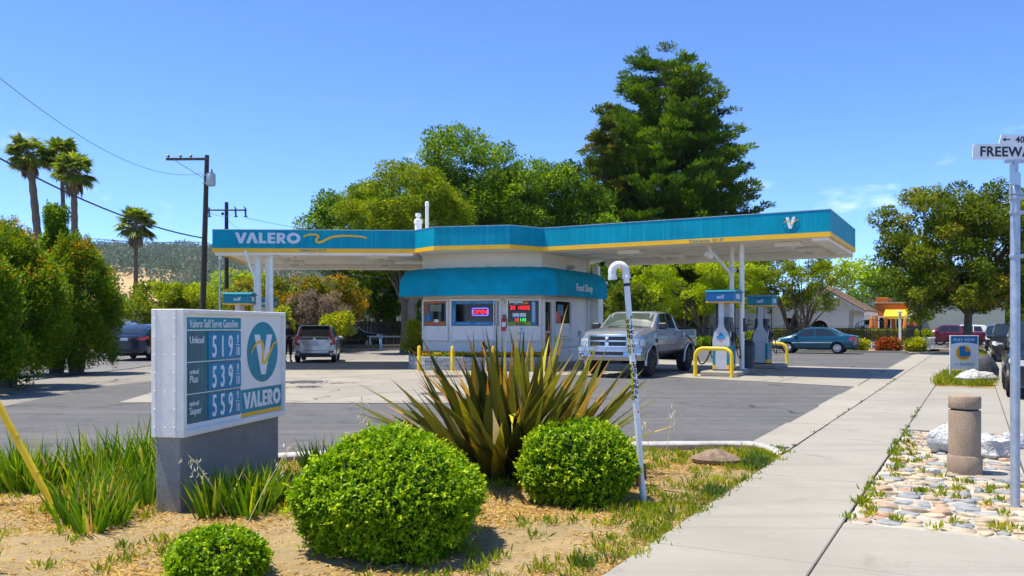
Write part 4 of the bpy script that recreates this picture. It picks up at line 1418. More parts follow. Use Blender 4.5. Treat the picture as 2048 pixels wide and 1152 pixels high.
def in_planter(n):
    out = []
    while len(out) < n:
        x, y = rnd(-3.4, 1.2), rnd(28.3, 31)
        if inside((x, y), inn):
            out.append((x - PO[0], y - PO[1], .42))
    return np.array(out)
M_flower = leaf_mat('flower_petals', (.85, .28, .01), (.90, .42, .02), (.85, .70, .03), .7, .3, .6)
M_flleaf = leaf_mat('flower_leaf', (.07, .14, .015), (.22, .32, .03), (.45, .42, .03), .88, .3)
fb = in_planter(900)
C = np.repeat(fb, 7, axis=0) + rg.normal(size=(6300, 3)) * [.05, .05, .04] + [0, 0, .05]
V = leaf_quads(C, rg.normal(size=(6300, 3)) + [0, 0, .8], .09, .05, rg)
o = link(bpy.data.objects.new('flower_leaves', quads_mesh('flower_leaves', V, rg.random(6300), M_flleaf)), pl); o['kind'] = 'stuff'
fb = in_planter(420)
keep = np.array([mnoise.noise((p[0] * 1.3, p[1] * 1.3, 4)) > -.12 for p in fb])
fb = fb[keep]
C = np.repeat(fb, 9, axis=0) + rg.normal(size=(len(fb) * 9, 3)) * [.035, .035, .02] + [0, 0, .13]
V = leaf_quads(C, rg.normal(size=(len(C), 3)) + [0, -.4, .4], .07, .06, rg)
o = link(bpy.data.objects.new('flowers', quads_mesh('flowers', V, np.repeat(rg.random(len(fb)), 9), M_flower)), pl); o['kind'] = 'stuff'
# small dark figurine in the flowers
fg = thing('garden_ornament', 'small black metal ornament standing in the kiosk flower bed', 'ornament', (-.95, 28.95, .42))
mb = MB(); mb.tube([(0, 0, 0), (0, 0, .28)], .02, 6); mb.build('stake', M_black, fg)
mb = MB(); blob(mb, (0, 0, .36), (.09, .05, .1), 3, 10, .12); blob(mb, (-.03, 0, .5), (.05, .045, .06), 5, 10, .08); mb.tube([(0.05, 0, .36), (.17, 0, .33), (.24, 0, .38)], .02, 6); mb.build('figure', M_black, fg, 50)

# yellow bollards in front of the planter
bl = None
places = [(-3.1, 28.1, 'leftmost yellow bollard by the corner of the kiosk planter'), (-1.96, 27.7, 'second yellow bollard from the left before the kiosk planter'),
          (-.61, 27.5, 'third yellow bollard from the left before the kiosk planter'), (.66, 27.75, 'rightmost yellow bollard before the kiosk planter')]
for i, (x, y, lb) in enumerate(places):
    mb = MB(); mb.lathe([(.075, 0), (.06, .015), (.058, .80), (.045, .83), (.01, .845)], 14)
    o = mb.build('bollard', M_yellow_post, None, 40, (x, y, .016)); tag(o, lb, 'bollard', 'yellow bollards guarding the kiosk')

# ================================================================== PUMPS
def make_pump(label, loc, rz, group, shield=False):
    t = thing('fuel_pump', label, 'fuel pump', loc, rz, group)     # local x across the island, y along it
    def B(name, c, s, m, ch=.01, parent=None, rz_=0):
        mb = MB(); mb.box(c, s, rz_, 0, ch); return mb.build(name, m, parent or t)
    B('plinth', (0, 0, .02), (.50, .78, .04), M_black, .005)
    B('lower_cabinet', (0, 0, .40), (.50, .76, .72), M_ltgrey, .015)
    for sx in (-1, 1):
        for sy in (-1, 1):
            B('corner_panel', (sx * .215, sy * .365, .46), (.078, .05, .58), M_tealp, .008)
            B('kick_corner', (sx * .215, sy * .365, .105), (.08, .054, .128), M_yel, .008)
        B('side_panel', (sx * .252, 0, .46), (.014, .66, .58), M_tealp, .004)
        B('kick_panel', (sx * .254, 0, .105), (.016, .66, .12), M_yel, .004)
    B('upper_cabinet', (0, 0, 1.11), (.46, .58, .70), M_darkgrey, .02)
    B('pump_head', (0, 0, 1.52), (.44, .46, .22), M_darkgrey, .02)
    for sy in (-1, 1):
        half = [(.255, .76), (.262, .88), (.25, 1.0), (.215, 1.12), (.155, 1.23), (.10, 1.31), (.078, 1.40), (.074, 1.5), (.074, 2.08)]
        poly = [(x, z) for x, z in half] + [(-x, z) for x, z in half[::-1]]
        o_ = (0, -.385, 0) if sy < 0 else (0, .385, 0)
        mb = MB(); mb.plate(poly, o_, (1, 0, 0) if sy < 0 else (-1, 0, 0), (0, 0, 1), .09); mb.build('end_column', M_ltgrey, t)
    topper = B('topper', (0, 0, 2.24), (.84, 1.04, .28), M_blue if shield else M_tealp, .008)
    B('yellow_band', (0, 0, 2.085), (.85, 1.05, .035), M_yel, .004, topper)
    mb = MB()
    arc = [(-.58, 2.385), (-.58, 2.40), (-.30, 2.455), (0, 2.48), (.30, 2.455), (.58, 2.40), (.58, 2.385)]
    mb.plate([(a, b) for a, b in arc], (.46, 0, 0), (0, 1, 0), (0, 0, 1), .92); mb.build('topper_roof', M_tealp, topper)
    text('lettering', 'self', .17, M_letter, (0.02, -.5245, 2.19), (1, 0, 0), parent=topper, bold=.01, align='CENTER')
    mb = MB(); mb.box((.423, 0, 2.26), (.006, .42, .15)); mb.build('name_plate', M_lettergrey, topper)
    for s in (-1, 1):
        B('display', (s * .237, 0, 1.38), (.02, .34, .22), M_glass, .006)
        B('keypad', (s * .238, -.18, 1.10), (.022, .12, .16), M_ltgrey, .006)
        B('nozzle_boot', (s * .25, .10, 1.02), (.07, .16, .3), M_black, .02)
        mb = MB(); mb.tube([(s * .27, .10, 1.16), (s * .34, .08, 1.10), (s * .36, .02, 1.0), (s * .33, -.04, .93)], [.022, .028, .026, .016], 8); mb.build('nozzle', M_black, t, 50)
        hs = [(s * .35, .06, 1.06), (s * .42, .12, .85), (s * .46, .18, .52), (s * .43, .26, .36), (s * .33, .30, .52), (s * .27, .30, .95), (s * .26, .29, 1.55), (s * .25, .27, 2.07)]
        pts = []
        Vp = [Vector(p) for p in hs]
        for i in range(len(Vp) - 1):
            p0 = Vp[max(i - 1, 0)]; p1 = Vp[i]; p2 = Vp[i + 1]; p3 = Vp[min(i + 2, len(Vp) - 1)]
            for k in range(5):
                u_ = k / 5
                pts.append(.5 * ((2 * p1) + (-p0 + p2) * u_ + (2 * p0 - 5 * p1 + 4 * p2 - p3) * u_ * u_ + (-p0 + 3 * p1 - 3 * p2 + p3) * u_ ** 3))
        pts.append(Vp[-1])
        mb = MB(); mb.tube(pts, .016, 7); mb.build('hose', M_black, t, 50)
    if shield:
        oo = (0, -.3865, .98)
        mb = MB(); mb.plate([(-.10, .08), (.10, .08), (.10, .0), (.0, -.02), (-.10, .0)], oo, (1, 0, 0), (0, 0, 1), .002); mb.plate([(.075 * math.cos(a), .08 + .10 * math.sin(a)) for a in np.linspace(0, PI, 12)], oo, (1, 0, 0), (0, 0, 1), .002); em_ = mb.build('badge', M_bud, t)
        mb = MB(); mb.box((0, -.3885, 1.02), (.26, .004, .09), 0); mb.build('badge_bar', M('badge_cyan', (.02, .28, .52), .4, var=.1), t)
        for k in range(3):
            mb = MB(); mb.plate([(-.085 + k * .06, -.03), (-.055 + k * .06, -.03), (-.03 + k * .05, -.12 + abs(k - 1) * .03), (-.055 + k * .05, -.11 + abs(k - 1) * .03)], oo, (1, 0, 0), (0, 0, 1), .002); mb.build('badge_stripe', M_red, t)
    return t
P1 = nd(-6.76, 25.85); P2 = nd(-6.72, 31.0)
make_pump('front right fuel pump with blue topper and shield badge behind yellow hoop', (P1.x, P1.y, .155), RZ_N, 'fuel pumps', True)
make_pump('rear right fuel pump with plain grey front under teal topper', (P2.x, P2.y, .155), RZ_N, 'fuel pumps')
make_pump('front left fuel pump topped by a self sign, behind the price sign', (-9.05, 28.0, .155), .1, 'fuel pumps')
make_pump('rear left fuel pump beside the canopy column, behind the front one', (-9.75, 33.2, .155), .1, 'fuel pumps')

def island(label, c, sx, sy, rz):
    mb = MB(); mb.box((0, 0, .075), (sx, sy, .15), 0, 0, .03)
    o = mb.build('pump_island', M_padc, None, 40, (c[0], c[1], .008)); o.rotation_euler = (0, 0, rz)
    return tag(o, label, 'kerb island')
c_ = nd(-6.68, 26.05); island('raised concrete island under the front right pump and column', c_, 1.12, 2.3, RZ_N)
c_ = nd(-6.62, 31.2); island('raised concrete island under the rear right pump', c_, 1.1, 2.1, RZ_N)
island('raised concrete island under the front left pump', (-9.0, 28.4), 1.2, 2.8, .1)
island('raised concrete island under the rear left pump', (-9.75, 33.2), 1.2, 2.0, .1)

def hoop(label, c, w, h, rz, r=.057):
    pts = [(-w / 2, 0, 0), (-w / 2, 0, h - .25)]
    for k in range(1, 7):
        a = PI - k * PI / 14
        pts.append((-w / 2 + .25 + .25 * math.cos(PI - k * PI / 14 * 1.0 * 7 / 6 + 0) if False else -w / 2 + .25 - .25 * math.cos(k * PI / 12), 0, h - .25 + .25 * math.sin(k * PI / 12)))
    right = [(-x, y, z) for x, y, z in pts[::-1]]
    mb = MB(); mb.tube(pts + right, r, 12)
    o = mb.build('hoop_guard', M_yellow_post, None, 50, (c[0], c[1], .012)); o.rotation_euler = (0, 0, rz)
    return tag(o, label, 'hoop guard', 'yellow pump guards')
hoop('yellow hoop guard in front of the right fuel pump, nearest the camera', (5.91, 24.72), 1.1, .84, RZ_N - .06)
c_ = nd(-6.75, 32.75); hoop('yellow hoop guard behind the rear right fuel pump', c_, 1.1, .84, RZ_N)
hoop('yellow hoop guard at the front left pump, behind the price sign', (-8.9, 26.7), 1.1, .84, .1)
# waste bin by the column
wb = thing('waste_bin', 'dark waste bin beside the canopy column at the right pumps', 'bin', tuple(nd(-6.62, 28.2, .012)), RZ_N)
mb = MB(); mb.lathe([(.2, 0), (.22, .02), (.25, .85)], 16); mb.build('body', M_darkgrey, wb, 40)
mb = MB(); mb.lathe([(.265, .85), (.265, .90), (.2, 1.02), (.05, 1.06)], 16); mb.build('lid', M_black, wb, 40)
# ================================================================== VEGETATION
M_bark = M('bark', (.13, .10, .075), .95, var=.4, scale=9, bmp=.9, bscale=20, bdist=.03)
M_bark_pale = M('pale_bark', (.30, .25, .20), .95, var=.35, scale=6, bmp=.7, bscale=18, bdist=.02)
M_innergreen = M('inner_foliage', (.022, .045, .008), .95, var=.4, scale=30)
M_twig = M('twig', (.10, .075, .045), .95, var=.3)

LEAF = {
 'box': leaf_mat('boxwood_leaf', (.035, .12, .003), (.26, .43, .006), (.54, .62, .02), .84, .3, .42),
 'box2': leaf_mat('shrub_leaf', (.03, .11, .004), (.23, .39, .007), (.58, .64, .02), .82, .3, .42),
 'flax': leaf_mat('flax_blade', (.05, .06, .014), (.17, .165, .02), (.55, .47, .025), .82, .15, .45),
 'flaxdry': leaf_mat('flax_tip', (.42, .17, .02), (.55, .33, .07), (.45, .36, .2), .8, .2, .6),
 'lily': leaf_mat('lily_blade', (.035, .10, .006), (.17, .30, .012), (.50, .52, .03), .84, .3, .4),
 'oak': leaf_mat('oak_leaf', (.010, .045, .004), (.17, .29, .010), (.42, .52, .03), .84, .35),
 'lime': leaf_mat('lime_leaf', (.05, .10, .004), (.28, .34, .010), (.56, .54, .02), .84, .45),
 'bright': leaf_mat('bright_leaf', (.12, .20, .006), (.45, .54, .016), (.70, .72, .05), .86, .5),
 'red': leaf_mat('photinia_leaf', (.014, .06, .004), (.21, .31, .008), (.66, .22, .02), .85, .35),
 'myrtle': leaf_mat('myrtle_leaf', (.022, .06, .006), (.21, .26, .016), (.44, .27, .04), .83, .35),
 'redwood': leaf_mat('redwood_spray', (.008, .035, .008), (.14, .25, .02), (.40, .45, .03), .82, .25),
 'brownfir': leaf_mat('brown_spray', (.02, .045, .008), (.16, .19, .02), (.36, .28, .05), .76, .25),
 'orange': leaf_mat('orange_leaf', (.05, .09, .010), (.27, .25, .02), (.55, .24, .03), .76, .4),
 'grey': leaf_mat('grey_twig_leaf', (.16, .12, .085), (.33, .25, .19), (.36, .36, .10), .86, .3),
 'yellow': leaf_mat('yellow_leaf', (.16, .20, .012), (.45, .47, .03), (.65, .60, .05), .8, .45),
 'palm': leaf_mat('palm_leaf', (.045, .085, .012), (.26, .33, .035), (.52, .50, .10), .80, .3),
 'deadpalm': leaf_mat('dead_palm_leaf', (.13, .09, .045), (.27, .20, .11), (.35, .28, .17), .85, .2),
 'hill': leaf_mat('hazed_hill_leaf', (.06, .10, .06), (.12, .17, .095), (.19, .23, .12), .88, .2),  # distance haze put into the leaf colour: bluish grey greens
 'redfl': leaf_mat('red_flower', (.22, .06, .02), (.42, .05, .02), (.40, .38, .03), .7, .3),
}

def leafy(name, V, rv, mat, parent=None):
    o = bpy.data.objects.new(name, quads_mesh(name, V, rv, mat))
    return link(o, parent)

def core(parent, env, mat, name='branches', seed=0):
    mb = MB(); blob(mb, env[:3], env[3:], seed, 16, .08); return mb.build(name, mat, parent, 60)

# ---- clipped round shrubs of the bed
def round_shrub(label, loc, rx, ry, h, n, leaf, L, seed, mat='box'):
    rg = np.random.default_rng(seed)
    t = thing('round_shrub', label, 'shrub', loc, rnd(0, 6))
    cz = h * .46
    env = (0, 0, cz, rx, ry, h * .54)
    # twig tips over the surface; each carries a small spray of leaves
    d = unit(rg.normal(size=(n, 3)))
    d = d[d[:, 2] > -.8]
    ph = rg.random(8) * 6.28
    lump = 1 + .045 * np.sin(d[:, 0] * 7 + ph[0]) + .05 * np.sin(d[:, 1] * 6 + ph[1]) + .04 * np.sin(d[:, 2] * 8 + ph[2]) + .02 * np.sin(d[:, 0] * 15 + d[:, 1] * 13 + ph[3])
    tip = rg.random(len(d))
    r = lump * (.90 + .10 * tip ** .6 + .12 * (tip > .92) * rg.random(len(d)) ** 2)
    sq = 1 + .10 * (np.abs(d[:, 2]) * (1 - np.abs(d[:, 2]))) * 2
    C = np.array(env[:3]) + d * np.array(env[3:]) * (r * sq)[:, None]
    keep = C[:, 2] > .03
    C, d, tip = C[keep], d[keep], tip[keep]
    per = leaf
    Cc = np.repeat(C, per, axis=0)
    dd = np.repeat(unit(d * .8 + [0, 0, .45] + rg.normal(size=d.shape) * .25), per, axis=0)
    k = np.tile(np.arange(per), len(C))
    Cc = Cc + dd * (k[:, None] / per) * L * 1.5
    LD = dd * .55 + rg.normal(size=Cc.shape) * .6
    rv = np.clip(np.repeat(tip ** 1.3 * .62, per) + rg.random(len(Cc)) * .36 + (k / per) * .10, 0, 1)
    V = leaf_quads(Cc, LD, L * (.7 + .6 * rg.random(len(Cc))), L * .55, rg, .12, np.repeat(d, per, axis=0) * .6 + np.array([0, 0, .6]))
    leafy('foliage', V, rv, LEAF[mat], t)
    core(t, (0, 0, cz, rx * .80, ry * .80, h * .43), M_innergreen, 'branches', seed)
    return t
round_shrub('large round clipped boxwood shrub in the middle of the bed', (-.82, 5.72, 0), .575, .57, .735, 9000, 6, .030, 1)
round_shrub('round clipped shrub beside the leaning white pipe', (.57, 7.28, 0), .465, .46, .645, 6500, 6, .030, 2, 'box2')
round_shrub('small low shrub at the bottom edge in front of the price sign', (-1.74, 4.98, 0), .265, .25, .265, 2200, 6, .028, 3)

# ---- blades
def blades(bases, dirs, L, W, droop, rg, segs=5, fold=.18, taper=1.0):
    """sword leaves: bases (n,3), dirs (n,3) start direction; returns V (quads), index of blade for each quad"""
    n = len(bases)
    dirs = unit(dirs)
    side = unit(np.cross(dirs, rg.normal(size=(n, 3)) * .35 + np.array([0, 0, 1.0])))
    L = np.broadcast_to(L, (n,)); W = np.broadcast_to(W, (n,)); droop = np.broadcast_to(droop, (n,))
    p = bases.copy(); d = dirs.copy()
    rows = []
    for k in range(segs + 1):
        t = k / segs
        w = W * (np.sin(PI * (.22 + .78 * t)) ** .75 if taper else 1) * (1 - t ** 3)
        rows.append((p - side * w[:, None] / 2, p + side * w[:, None] / 2))
        d = unit(d + np.array([0, 0, -1.0]) * (droop * (t + .2) / segs)[:, None])
        p = p + d * (L / segs)[:, None]
    V = np.empty((n, segs, 4, 3))
    for k in range(segs):
        V[:, k, 0], V[:, k, 1] = rows[k]
        V[:, k, 3], V[:, k, 2] = rows[k + 1]
    return V.reshape(-1, 3), np.repeat(np.arange(n), segs), np.tile(np.arange(segs), n)

def flax():
    rg = np.random.default_rng(8)
    t = thing('flax_plant', 'large spiky bronze green flax plant behind the two round shrubs', 'plant', (-.02, 8.25, 0))
    n = 235
    az = rg.random(n) * 2 * PI
    lean = rg.random(n) ** .75 * 1.0
    B = np.stack([np.cos(az) * .22 * lean, np.sin(az) * .2 * lean, np.full(n, .02)], 1) + rg.normal(size=(n, 3)) * [.09, .07, .0]
    B[:, 0] += (rg.random(n) - .4) * .5
    D = np.stack([np.cos(az) * np.sin(lean) * 1.12, np.sin(az) * np.sin(lean), np.cos(lean)], 1)
    L = 1.38 - .12 * lean + rg.normal(size=n) * .15
    V, bi, si = blades(B, D, L, .11 + .05 * rg.random(n), .16 + .5 * lean * rg.random(n), rg, 6)
    V = V.reshape(n, 6, 4, 3)
    fold = np.cross(V[:, :, 1] - V[:, :, 0], V[:, :, 3] - V[:, :, 0])
    for k in range(n):
        dry = rg.random() < .09
        tip = rg.random() < .45
        me = quads_mesh('blade', V[k].reshape(-1, 3), np.clip(rg.random() * .9 + .06 * rg.random(6), 0, 1), LEAF['flaxdry' if dry else 'flax'])
        me.materials.append(LEAF['flaxdry'])
        if tip:
            me.polygons[5].material_index = 1
        link(bpy.data.objects.new('blade', me), t)
    # one bent bright blade hanging down at the front
    V, bi, si = blades(np.array([[.02, -.25, .5], [-.05, -.2, .45]]), np.array([[0, -.6, .55], [.2, -.5, .6]]), np.array([.85, .6]), .08, np.array([2.6, 2.2]), rg, 8)
    for k in range(2):
        leafy('blade', V.reshape(2, 8, 4, 3)[k].reshape(-1, 3), np.full(8, .93), LEAF['flax'], t)
    return t
flax()

def lily_clump(label, loc, r, n, L, seed, ry=None, name='lily_clump', dry=.04, cat='plant'):
    rg = np.random.default_rng(seed)
    t = thing(name, label, cat, loc)
    az = rg.random(n) * 2 * PI
    rr = rg.random(n) ** .5
    B = np.stack([np.cos(az) * r * rr, np.sin(az) * (ry or r) * rr, np.zeros(n)], 1)
    fan = rg.normal(size=(9, 2)) * r * .5
    B[:, :2] = B[:, :2] * .45 + fan[rg.integers(0, 9, n)]
    lean = rr * .38 + rg.random(n) * .2
    az2 = az + rg.normal(size=n) * .5
    D = np.stack([np.cos(az2) * lean, np.sin(az2) * lean, np.ones(n)], 1)
    LL = L * (.55 + .5 * rg.random(n)) * (1.05 - .25 * rr)
    V, bi, si = blades(B, D, LL, .018 + .012 * rg.random(n), .2 + 1.1 * rg.random(n) ** 2, rg, 4, taper=1)
    rv = np.clip(rg.random(n)[bi] * .75 + .08 * si + .1 * rg.random(len(bi)), 0, 1)
    dr = (rg.random(n) < dry)[bi]
    leafy('blades', V.reshape(-1, 4, 3)[~dr].reshape(-1, 3), rv[~dr], LEAF['lily'], t)['kind'] = 'stuff'
    if dr.any():
        leafy('dry_blades', V.reshape(-1, 4, 3)[dr].reshape(-1, 3), rv[dr], M_straw, t)['kind'] = 'stuff'
    return t
lily_clump('long green lily leaves at the far left edge by the kerb', (-5.0, 8.0, 0), .5, 230, .48, 20, .4)
lily_clump('green lily clump left of the yellow guy guard', (-4.55, 7.45, 0), .45, 260, .50, 21, .4)
lily_clump('tall lily clump behind the yellow guy guard', (-4.1, 7.95, 0), .5, 320, .64, 22, .4)
lily_clump('tallest lily clump against the left end of the price sign', (-3.3, 8.0, 0), .48, 360, .78, 23, .42)
lily_clump('shorter lily clump just left of the price sign base', (-3.35, 7.3, 0), .33, 210, .48, 24)
lily_clump('ragged lily clump with dry leaves in front of the yellow guy guard', (-3.32, 6.5, 0), .25, 230, .48, 25, .22, dry=.12)
lily_clump('low lily tuft on bare soil nearest the camera on the left', (-3.05, 6.5, 0), .22, 160, .36, 26, .2, dry=.15)
lily_clump('grassy lily clump in front of the price sign face', (-2.1, 6.75, 0), .30, 520, .46, 27, .26, dry=.06)
lily_clump('lily clump between the price sign and the large shrub', (-1.75, 8.35, 0), .3, 160, .50, 28, .25)
lily_clump('few strappy leaves in the bottom left corner of the bed', (-3.25, 4.95, 0), .14, 40, .42, 29)

# wild oat stalks
def oat(label, loc, tip, seed):
    rg = np.random.default_rng(seed)
    t = thing('oat_stalk', label, 'wild oat', loc)
    tp = Vector(tip)
    pts = [Vector((0, 0, 0)), tp * .4 + Vector((0, 0, .05)), tp * .8 + Vector((0, 0, .04)), tp]
    mb = MB(); mb.tube(pts, [.004, .0035, .003, .002], 5); mb.build('stem', M('oat_stem', (.62, .48, .22), .8, var=.1), t)
    n = 26
    k = rg.random(n) * .35 + .65
    C = np.array([list(tp)]) * k[:, None] + rg.normal(size=(n, 3)) * .035
    V = leaf_quads(C, rg.normal(size=(n, 3)) * .4 + [0, 0, -1], .045, .010, rg, .1)
    leafy('seed_heads', V, rg.random(n), leaf_mat('oat_seed', (.6, .52, .33), (.8, .74, .55), None, .9, .3), t)['kind'] = 'stuff'
oat('dry oat stalk leaning right in front of the price sign', (-1.95, 6.1, 0), (.30, .3, .62), 1)
oat('pale oat stalk standing behind the large round shrub', (-1.42, 8.6, 0), (-.12, 0, .78), 2)
oat('bent oat stalk with drooping seeds against the sign base', (-2.2, 6.55, 0), (-.32, 0, .50), 3)
oat('feathery oat stalk by the kerb near the boulder', (1.75, 9.6, 0), (.1, 0, .55), 4)
oat('short oat stalk next to the boulder by the kerb', (1.55, 9.55, 0), (-.02, 0, .46), 5)
oat('pale oat stalk between the lily leaves and the price sign', (-3.35, 8.7, 0), (.12, 0, .82), 6)

# ---- trees
def limb_tree(mb, base, trunk_h, r0, tips, rg, lean=(0, 0), rings=9):
    """tapered trunk and one curved limb to each tip"""
    b = Vector(base)
    top = b + Vector((lean[0], lean[1], trunk_h))
    mb.tube([b - Vector((0, 0, .1)), b + Vector((lean[0] * .1, lean[1] * .1, trunk_h * .12)), b.lerp(top, .5) + Vector((.04, .03, 0)), top], [r0 * 1.35, r0 * 1.02, r0 * .9, r0 * .78], rings)
    for tp in tips:
        tp = Vector(tp)
        mid = top.lerp(tp, .45) + Vector((rg.normal() * .25, rg.normal() * .25, .3 + .1 * (tp - top).length))
        mb.tube([top - Vector((0, 0, trunk_h * .12)), top.lerp(mid, .5), mid, tp], [r0 * .55, r0 * .42, r0 * .26, r0 * .08], 6)

def tree(name, label, base, trunk_h, r0, envs, nclump, csize, per, L, W, leaf, seed, bark=None, group=None, ntips=9, lean=(0, 0), flat=.75, fill=.4, up=.2, var=.5, multi=0, zmin=None, extra=None):
    rg = np.random.default_rng(seed)
    t = thing(name, label, 'tree', (base[0], base[1], 0), 0, group)
    cl = []
    tot = sum(e[3] * e[4] + e[5] * e[3] for e in envs)
    for e in envs:
        k = max(4, int(nclump * (e[3] * e[4] + e[5] * e[3]) / tot))
        cl.append(envelope_clumps(k, e, csize, rg, fill, flat, zmin))
    cl = np.vstack(cl)
    if extra is not None:
        cl = np.vstack([cl, np.asarray(extra, float)])
    V, rv = clump_leaves(cl, per, L, W, rg, up, .35, var)
    leafy('crown', V, rv, LEAF[leaf], t)
    mb = MB()
    pick = cl[rg.permutation(len(cl))[:ntips], :3]
    if multi:
        for k in range(multi):
            a = 2 * PI * k / multi + rg.random()
            sub = pick[k::multi]
            limb_tree(mb, (math.cos(a) * .25, math.sin(a) * .25, 0), trunk_h, r0, [tuple(p) for p in sub], rg, (math.cos(a) * trunk_h * .35, math.sin(a) * trunk_h * .35), 7)
    else:
        limb_tree(mb, (0, 0, 0), trunk_h, r0, [tuple(p) for p in pick], rg, lean)
    mb.build('trunk', bark or M_bark, t, 60)
    return t

# broad oak behind the kiosk (envelopes are relative to the base)
tree('oak_tree', 'broad dark green oak with grey forked trunk behind the kiosk', (-6.75, 56), 3.2, .42,
     [(.2, 2, 8.8, 5.2, 4.2, 3.4), (3.6, 3, 11.7, 3.9, 3.6, 3.7), (-4.3, 2, 7.9, 3.6, 3.2, 3.0), (6.6, 2, 9.6, 3.0, 3, 3.2), (-1.5, 1, 6.4, 5.5, 3, 2.0)], 360, .92, 360, .19, .12, 'oak', 31, M_bark_pale, ntips=16, var=.5)
tree('round_tree', 'rounded olive green tree rising just behind the kiosk roof', (-5.9, 46), 3.0, .22,
     [(0, 0, 7.2, 3.3, 2.8, 3.1), (1.6, 0, 6.4, 2.4, 2.2, 2.3), (-1.9, 0, 6.2, 2.2, 2, 2.2)], 170, .55, 330, .13, .08, 'lime', 32, ntips=10, var=.35)
tree('oak_tree', 'dark oak between the kiosk and the tall redwood', (2.2, 62), 3.5, .35,
     [(0, 0, 9.6, 3.6, 3.2, 4.6), (2.4, 0, 8.6, 3.0, 3, 4.2), (-2.6, 1, 7.6, 2.8, 3, 4)], 200, .88, 360, .20, .13, 'oak', 33, ntips=12)

def conifer(label, base, H, profile, nb, seed, leaf, L=.34, per=46, r0=.55, whorl=1.25, cs=.95):
    rg = np.random.default_rng(seed)
    t = thing('conifer', label, 'tree', (base[0], base[1], 0))
    cl, dirs, col = [], [], []
    hz = np.array([p[0] for p in profile]) * H; hr = np.array([p[1] for p in profile])
    mb = MB()
    mb.tube([(0, 0, -.1), (0, 0, H * .3), (.1, 0, H * .6), (0, 0, H * .94)], [r0 * 1.25, r0 * .85, r0 * .5, r0 * .08], 10)
    for b in range(nb):
        z = H * (1 - (1 - hz[0] / H) * rg.random() ** .62)
        z = max(hz[0], round(z / whorl) * whorl + rg.normal() * whorl * .13)
        R = np.interp(z, hz, hr) * (.72 + .36 * rg.random())
        a = rg.random() * 2 * PI
        rise = .10 + .5 * (z / H) ** 2
        st = Vector((0, 0, z - R * .22))
        droop = -.10 * R * (1 - z / H)
        tipv = Vector((math.cos(a) * R, math.sin(a) * R, z + R * rise * .25 + droop))
        mid = st.lerp(tipv, .55) + Vector((0, 0, -.06 * R))
        if b % 3 == 0:
            mb.tube([st, mid, tipv], [r0 * .13, r0 * .09, .02], 5)
        m = max(2, int(R / cs * 1.15))
        crv = rg.random()
        for k in range(m):
            f = .28 + .74 * (k + .5) / m
            p = st.lerp(mid, min(1, f / .55)) if f < .55 else mid.lerp(tipv, (f - .55) / .45)
            s = cs * (.55 + .4 * rg.random()) * (1.05 - .35 * f)
            cl.append((p.x + rg.normal() * .25, p.y + rg.normal() * .25, p.z + rg.normal() * .12 + .25 * s * (f - .5), s, s, s * .40))
            dirs.append((math.cos(a), math.sin(a), .55))
            col.append(crv * .6 + rg.random() * .4)
    cl = np.array(cl); dirs = np.array(dirs); col = np.array(col)
    cnt = np.maximum(8, per * (cl[:, 3] / cl[:, 3].mean()) ** 2).astype(int)
    idx = np.repeat(np.arange(len(cl)), cnt)
    n = len(idx)
    d = unit(rg.normal(size=(n, 3)))
    C = cl[idx, :3] + d * cl[idx, 3:6] * rg.random((n, 1)) ** .5
    D = dirs[idx] * .9 + d * .6 + rg.normal(size=(n, 3)) * .35 + [0, 0, .25]
    LL = L * (.6 + .8 * rg.random(n))
    V = leaf_quads(C, D, LL, LL * .32, rg, .12, d * .4 + np.array([0, 0, .9]))
    leafy('crown', V, col[idx] * .6 + rg.random(n) * .4, LEAF[leaf], t)
    mb.build('trunk', M_bark, t, 60)
    return t
conifer('giant dark redwood towering behind the right canopy', (12.9, 71), 25.4,
        [(.10, 7.8), (.25, 8.8), (.42, 8.2), (.56, 7.3), (.70, 5.9), (.82, 4.9), (.92, 3.4), (1.0, .8)], 640, 41, 'redwood', .33, 90, .8, cs=1.1)
conifer('smaller browning conifer on the left flank of the redwood', (7.2, 66), 19.6,
        [(.15, 4.2), (.35, 3.9), (.55, 2.6), (.75, 1.5), (.9, .8), (1.0, .2)], 170, 42, 'brownfir', .28, 70, .35, whorl=.9, cs=.75)

# light green street trees behind the right-hand pumps
tree('street_tree', 'bright lime green tree behind the right pumps, left of two', (12.2, 56.5), 1.2, .13,
     [(0, 0, 4.4, 3.4, 2.4, 2.5), (-2.8, 0, 3.3, 2.2, 2, 2.0), (2.8, 0, 4.4, 2.6, 2.2, 2.2), (-3.4, 1, 4.8, 2.0, 2, 1.6)], 200, .46, 210, .13, .085, 'bright', 51, M_bark, multi=4, ntips=20, var=.45)
tree('street_tree', 'green vase shaped multi-stem tree behind the teal sedan', (19.4, 57.2), 1.3, .11,
     [(0, 0, 4.6, 3.0, 2.4, 2.1), (1.6, 0, 4.4, 1.9, 2, 1.9), (-1.8, 0, 4.2, 1.8, 2, 1.9)], 100, .42, 170, .14, .09, 'lime', 52, M_bark, multi=5, ntips=25, var=.45)
tree('street_tree', 'broad bronze green tree over the pavement behind the lottery sign', (24.9, 46.2), 2.4, .24,
     [(.2, 0, 5.6, 4.6, 4.2, 3.0), (-1.8, 0, 6.8, 3.0, 3, 2.4), (2.6, 0, 7.0, 3.2, 3, 2.4), (-1.2, -1, 3.7, 3.6, 3, 1.2), (2.4, 0, 3.9, 3.2, 3, 1.4)], 360, .55, 260, .15, .10, 'myrtle', 53, M_bark, ntips=18, lean=(.15, 0), var=.45)
tree('far_tree', 'bright green tree far behind the white gabled building', (46, 112), 4, .3,
     [(0, 0, 7.2, 3.4, 3, 3.6), (3.5, 0, 6.0, 3, 3, 3)], 50, 1.2, 110, .4, .26, 'bright', 54)
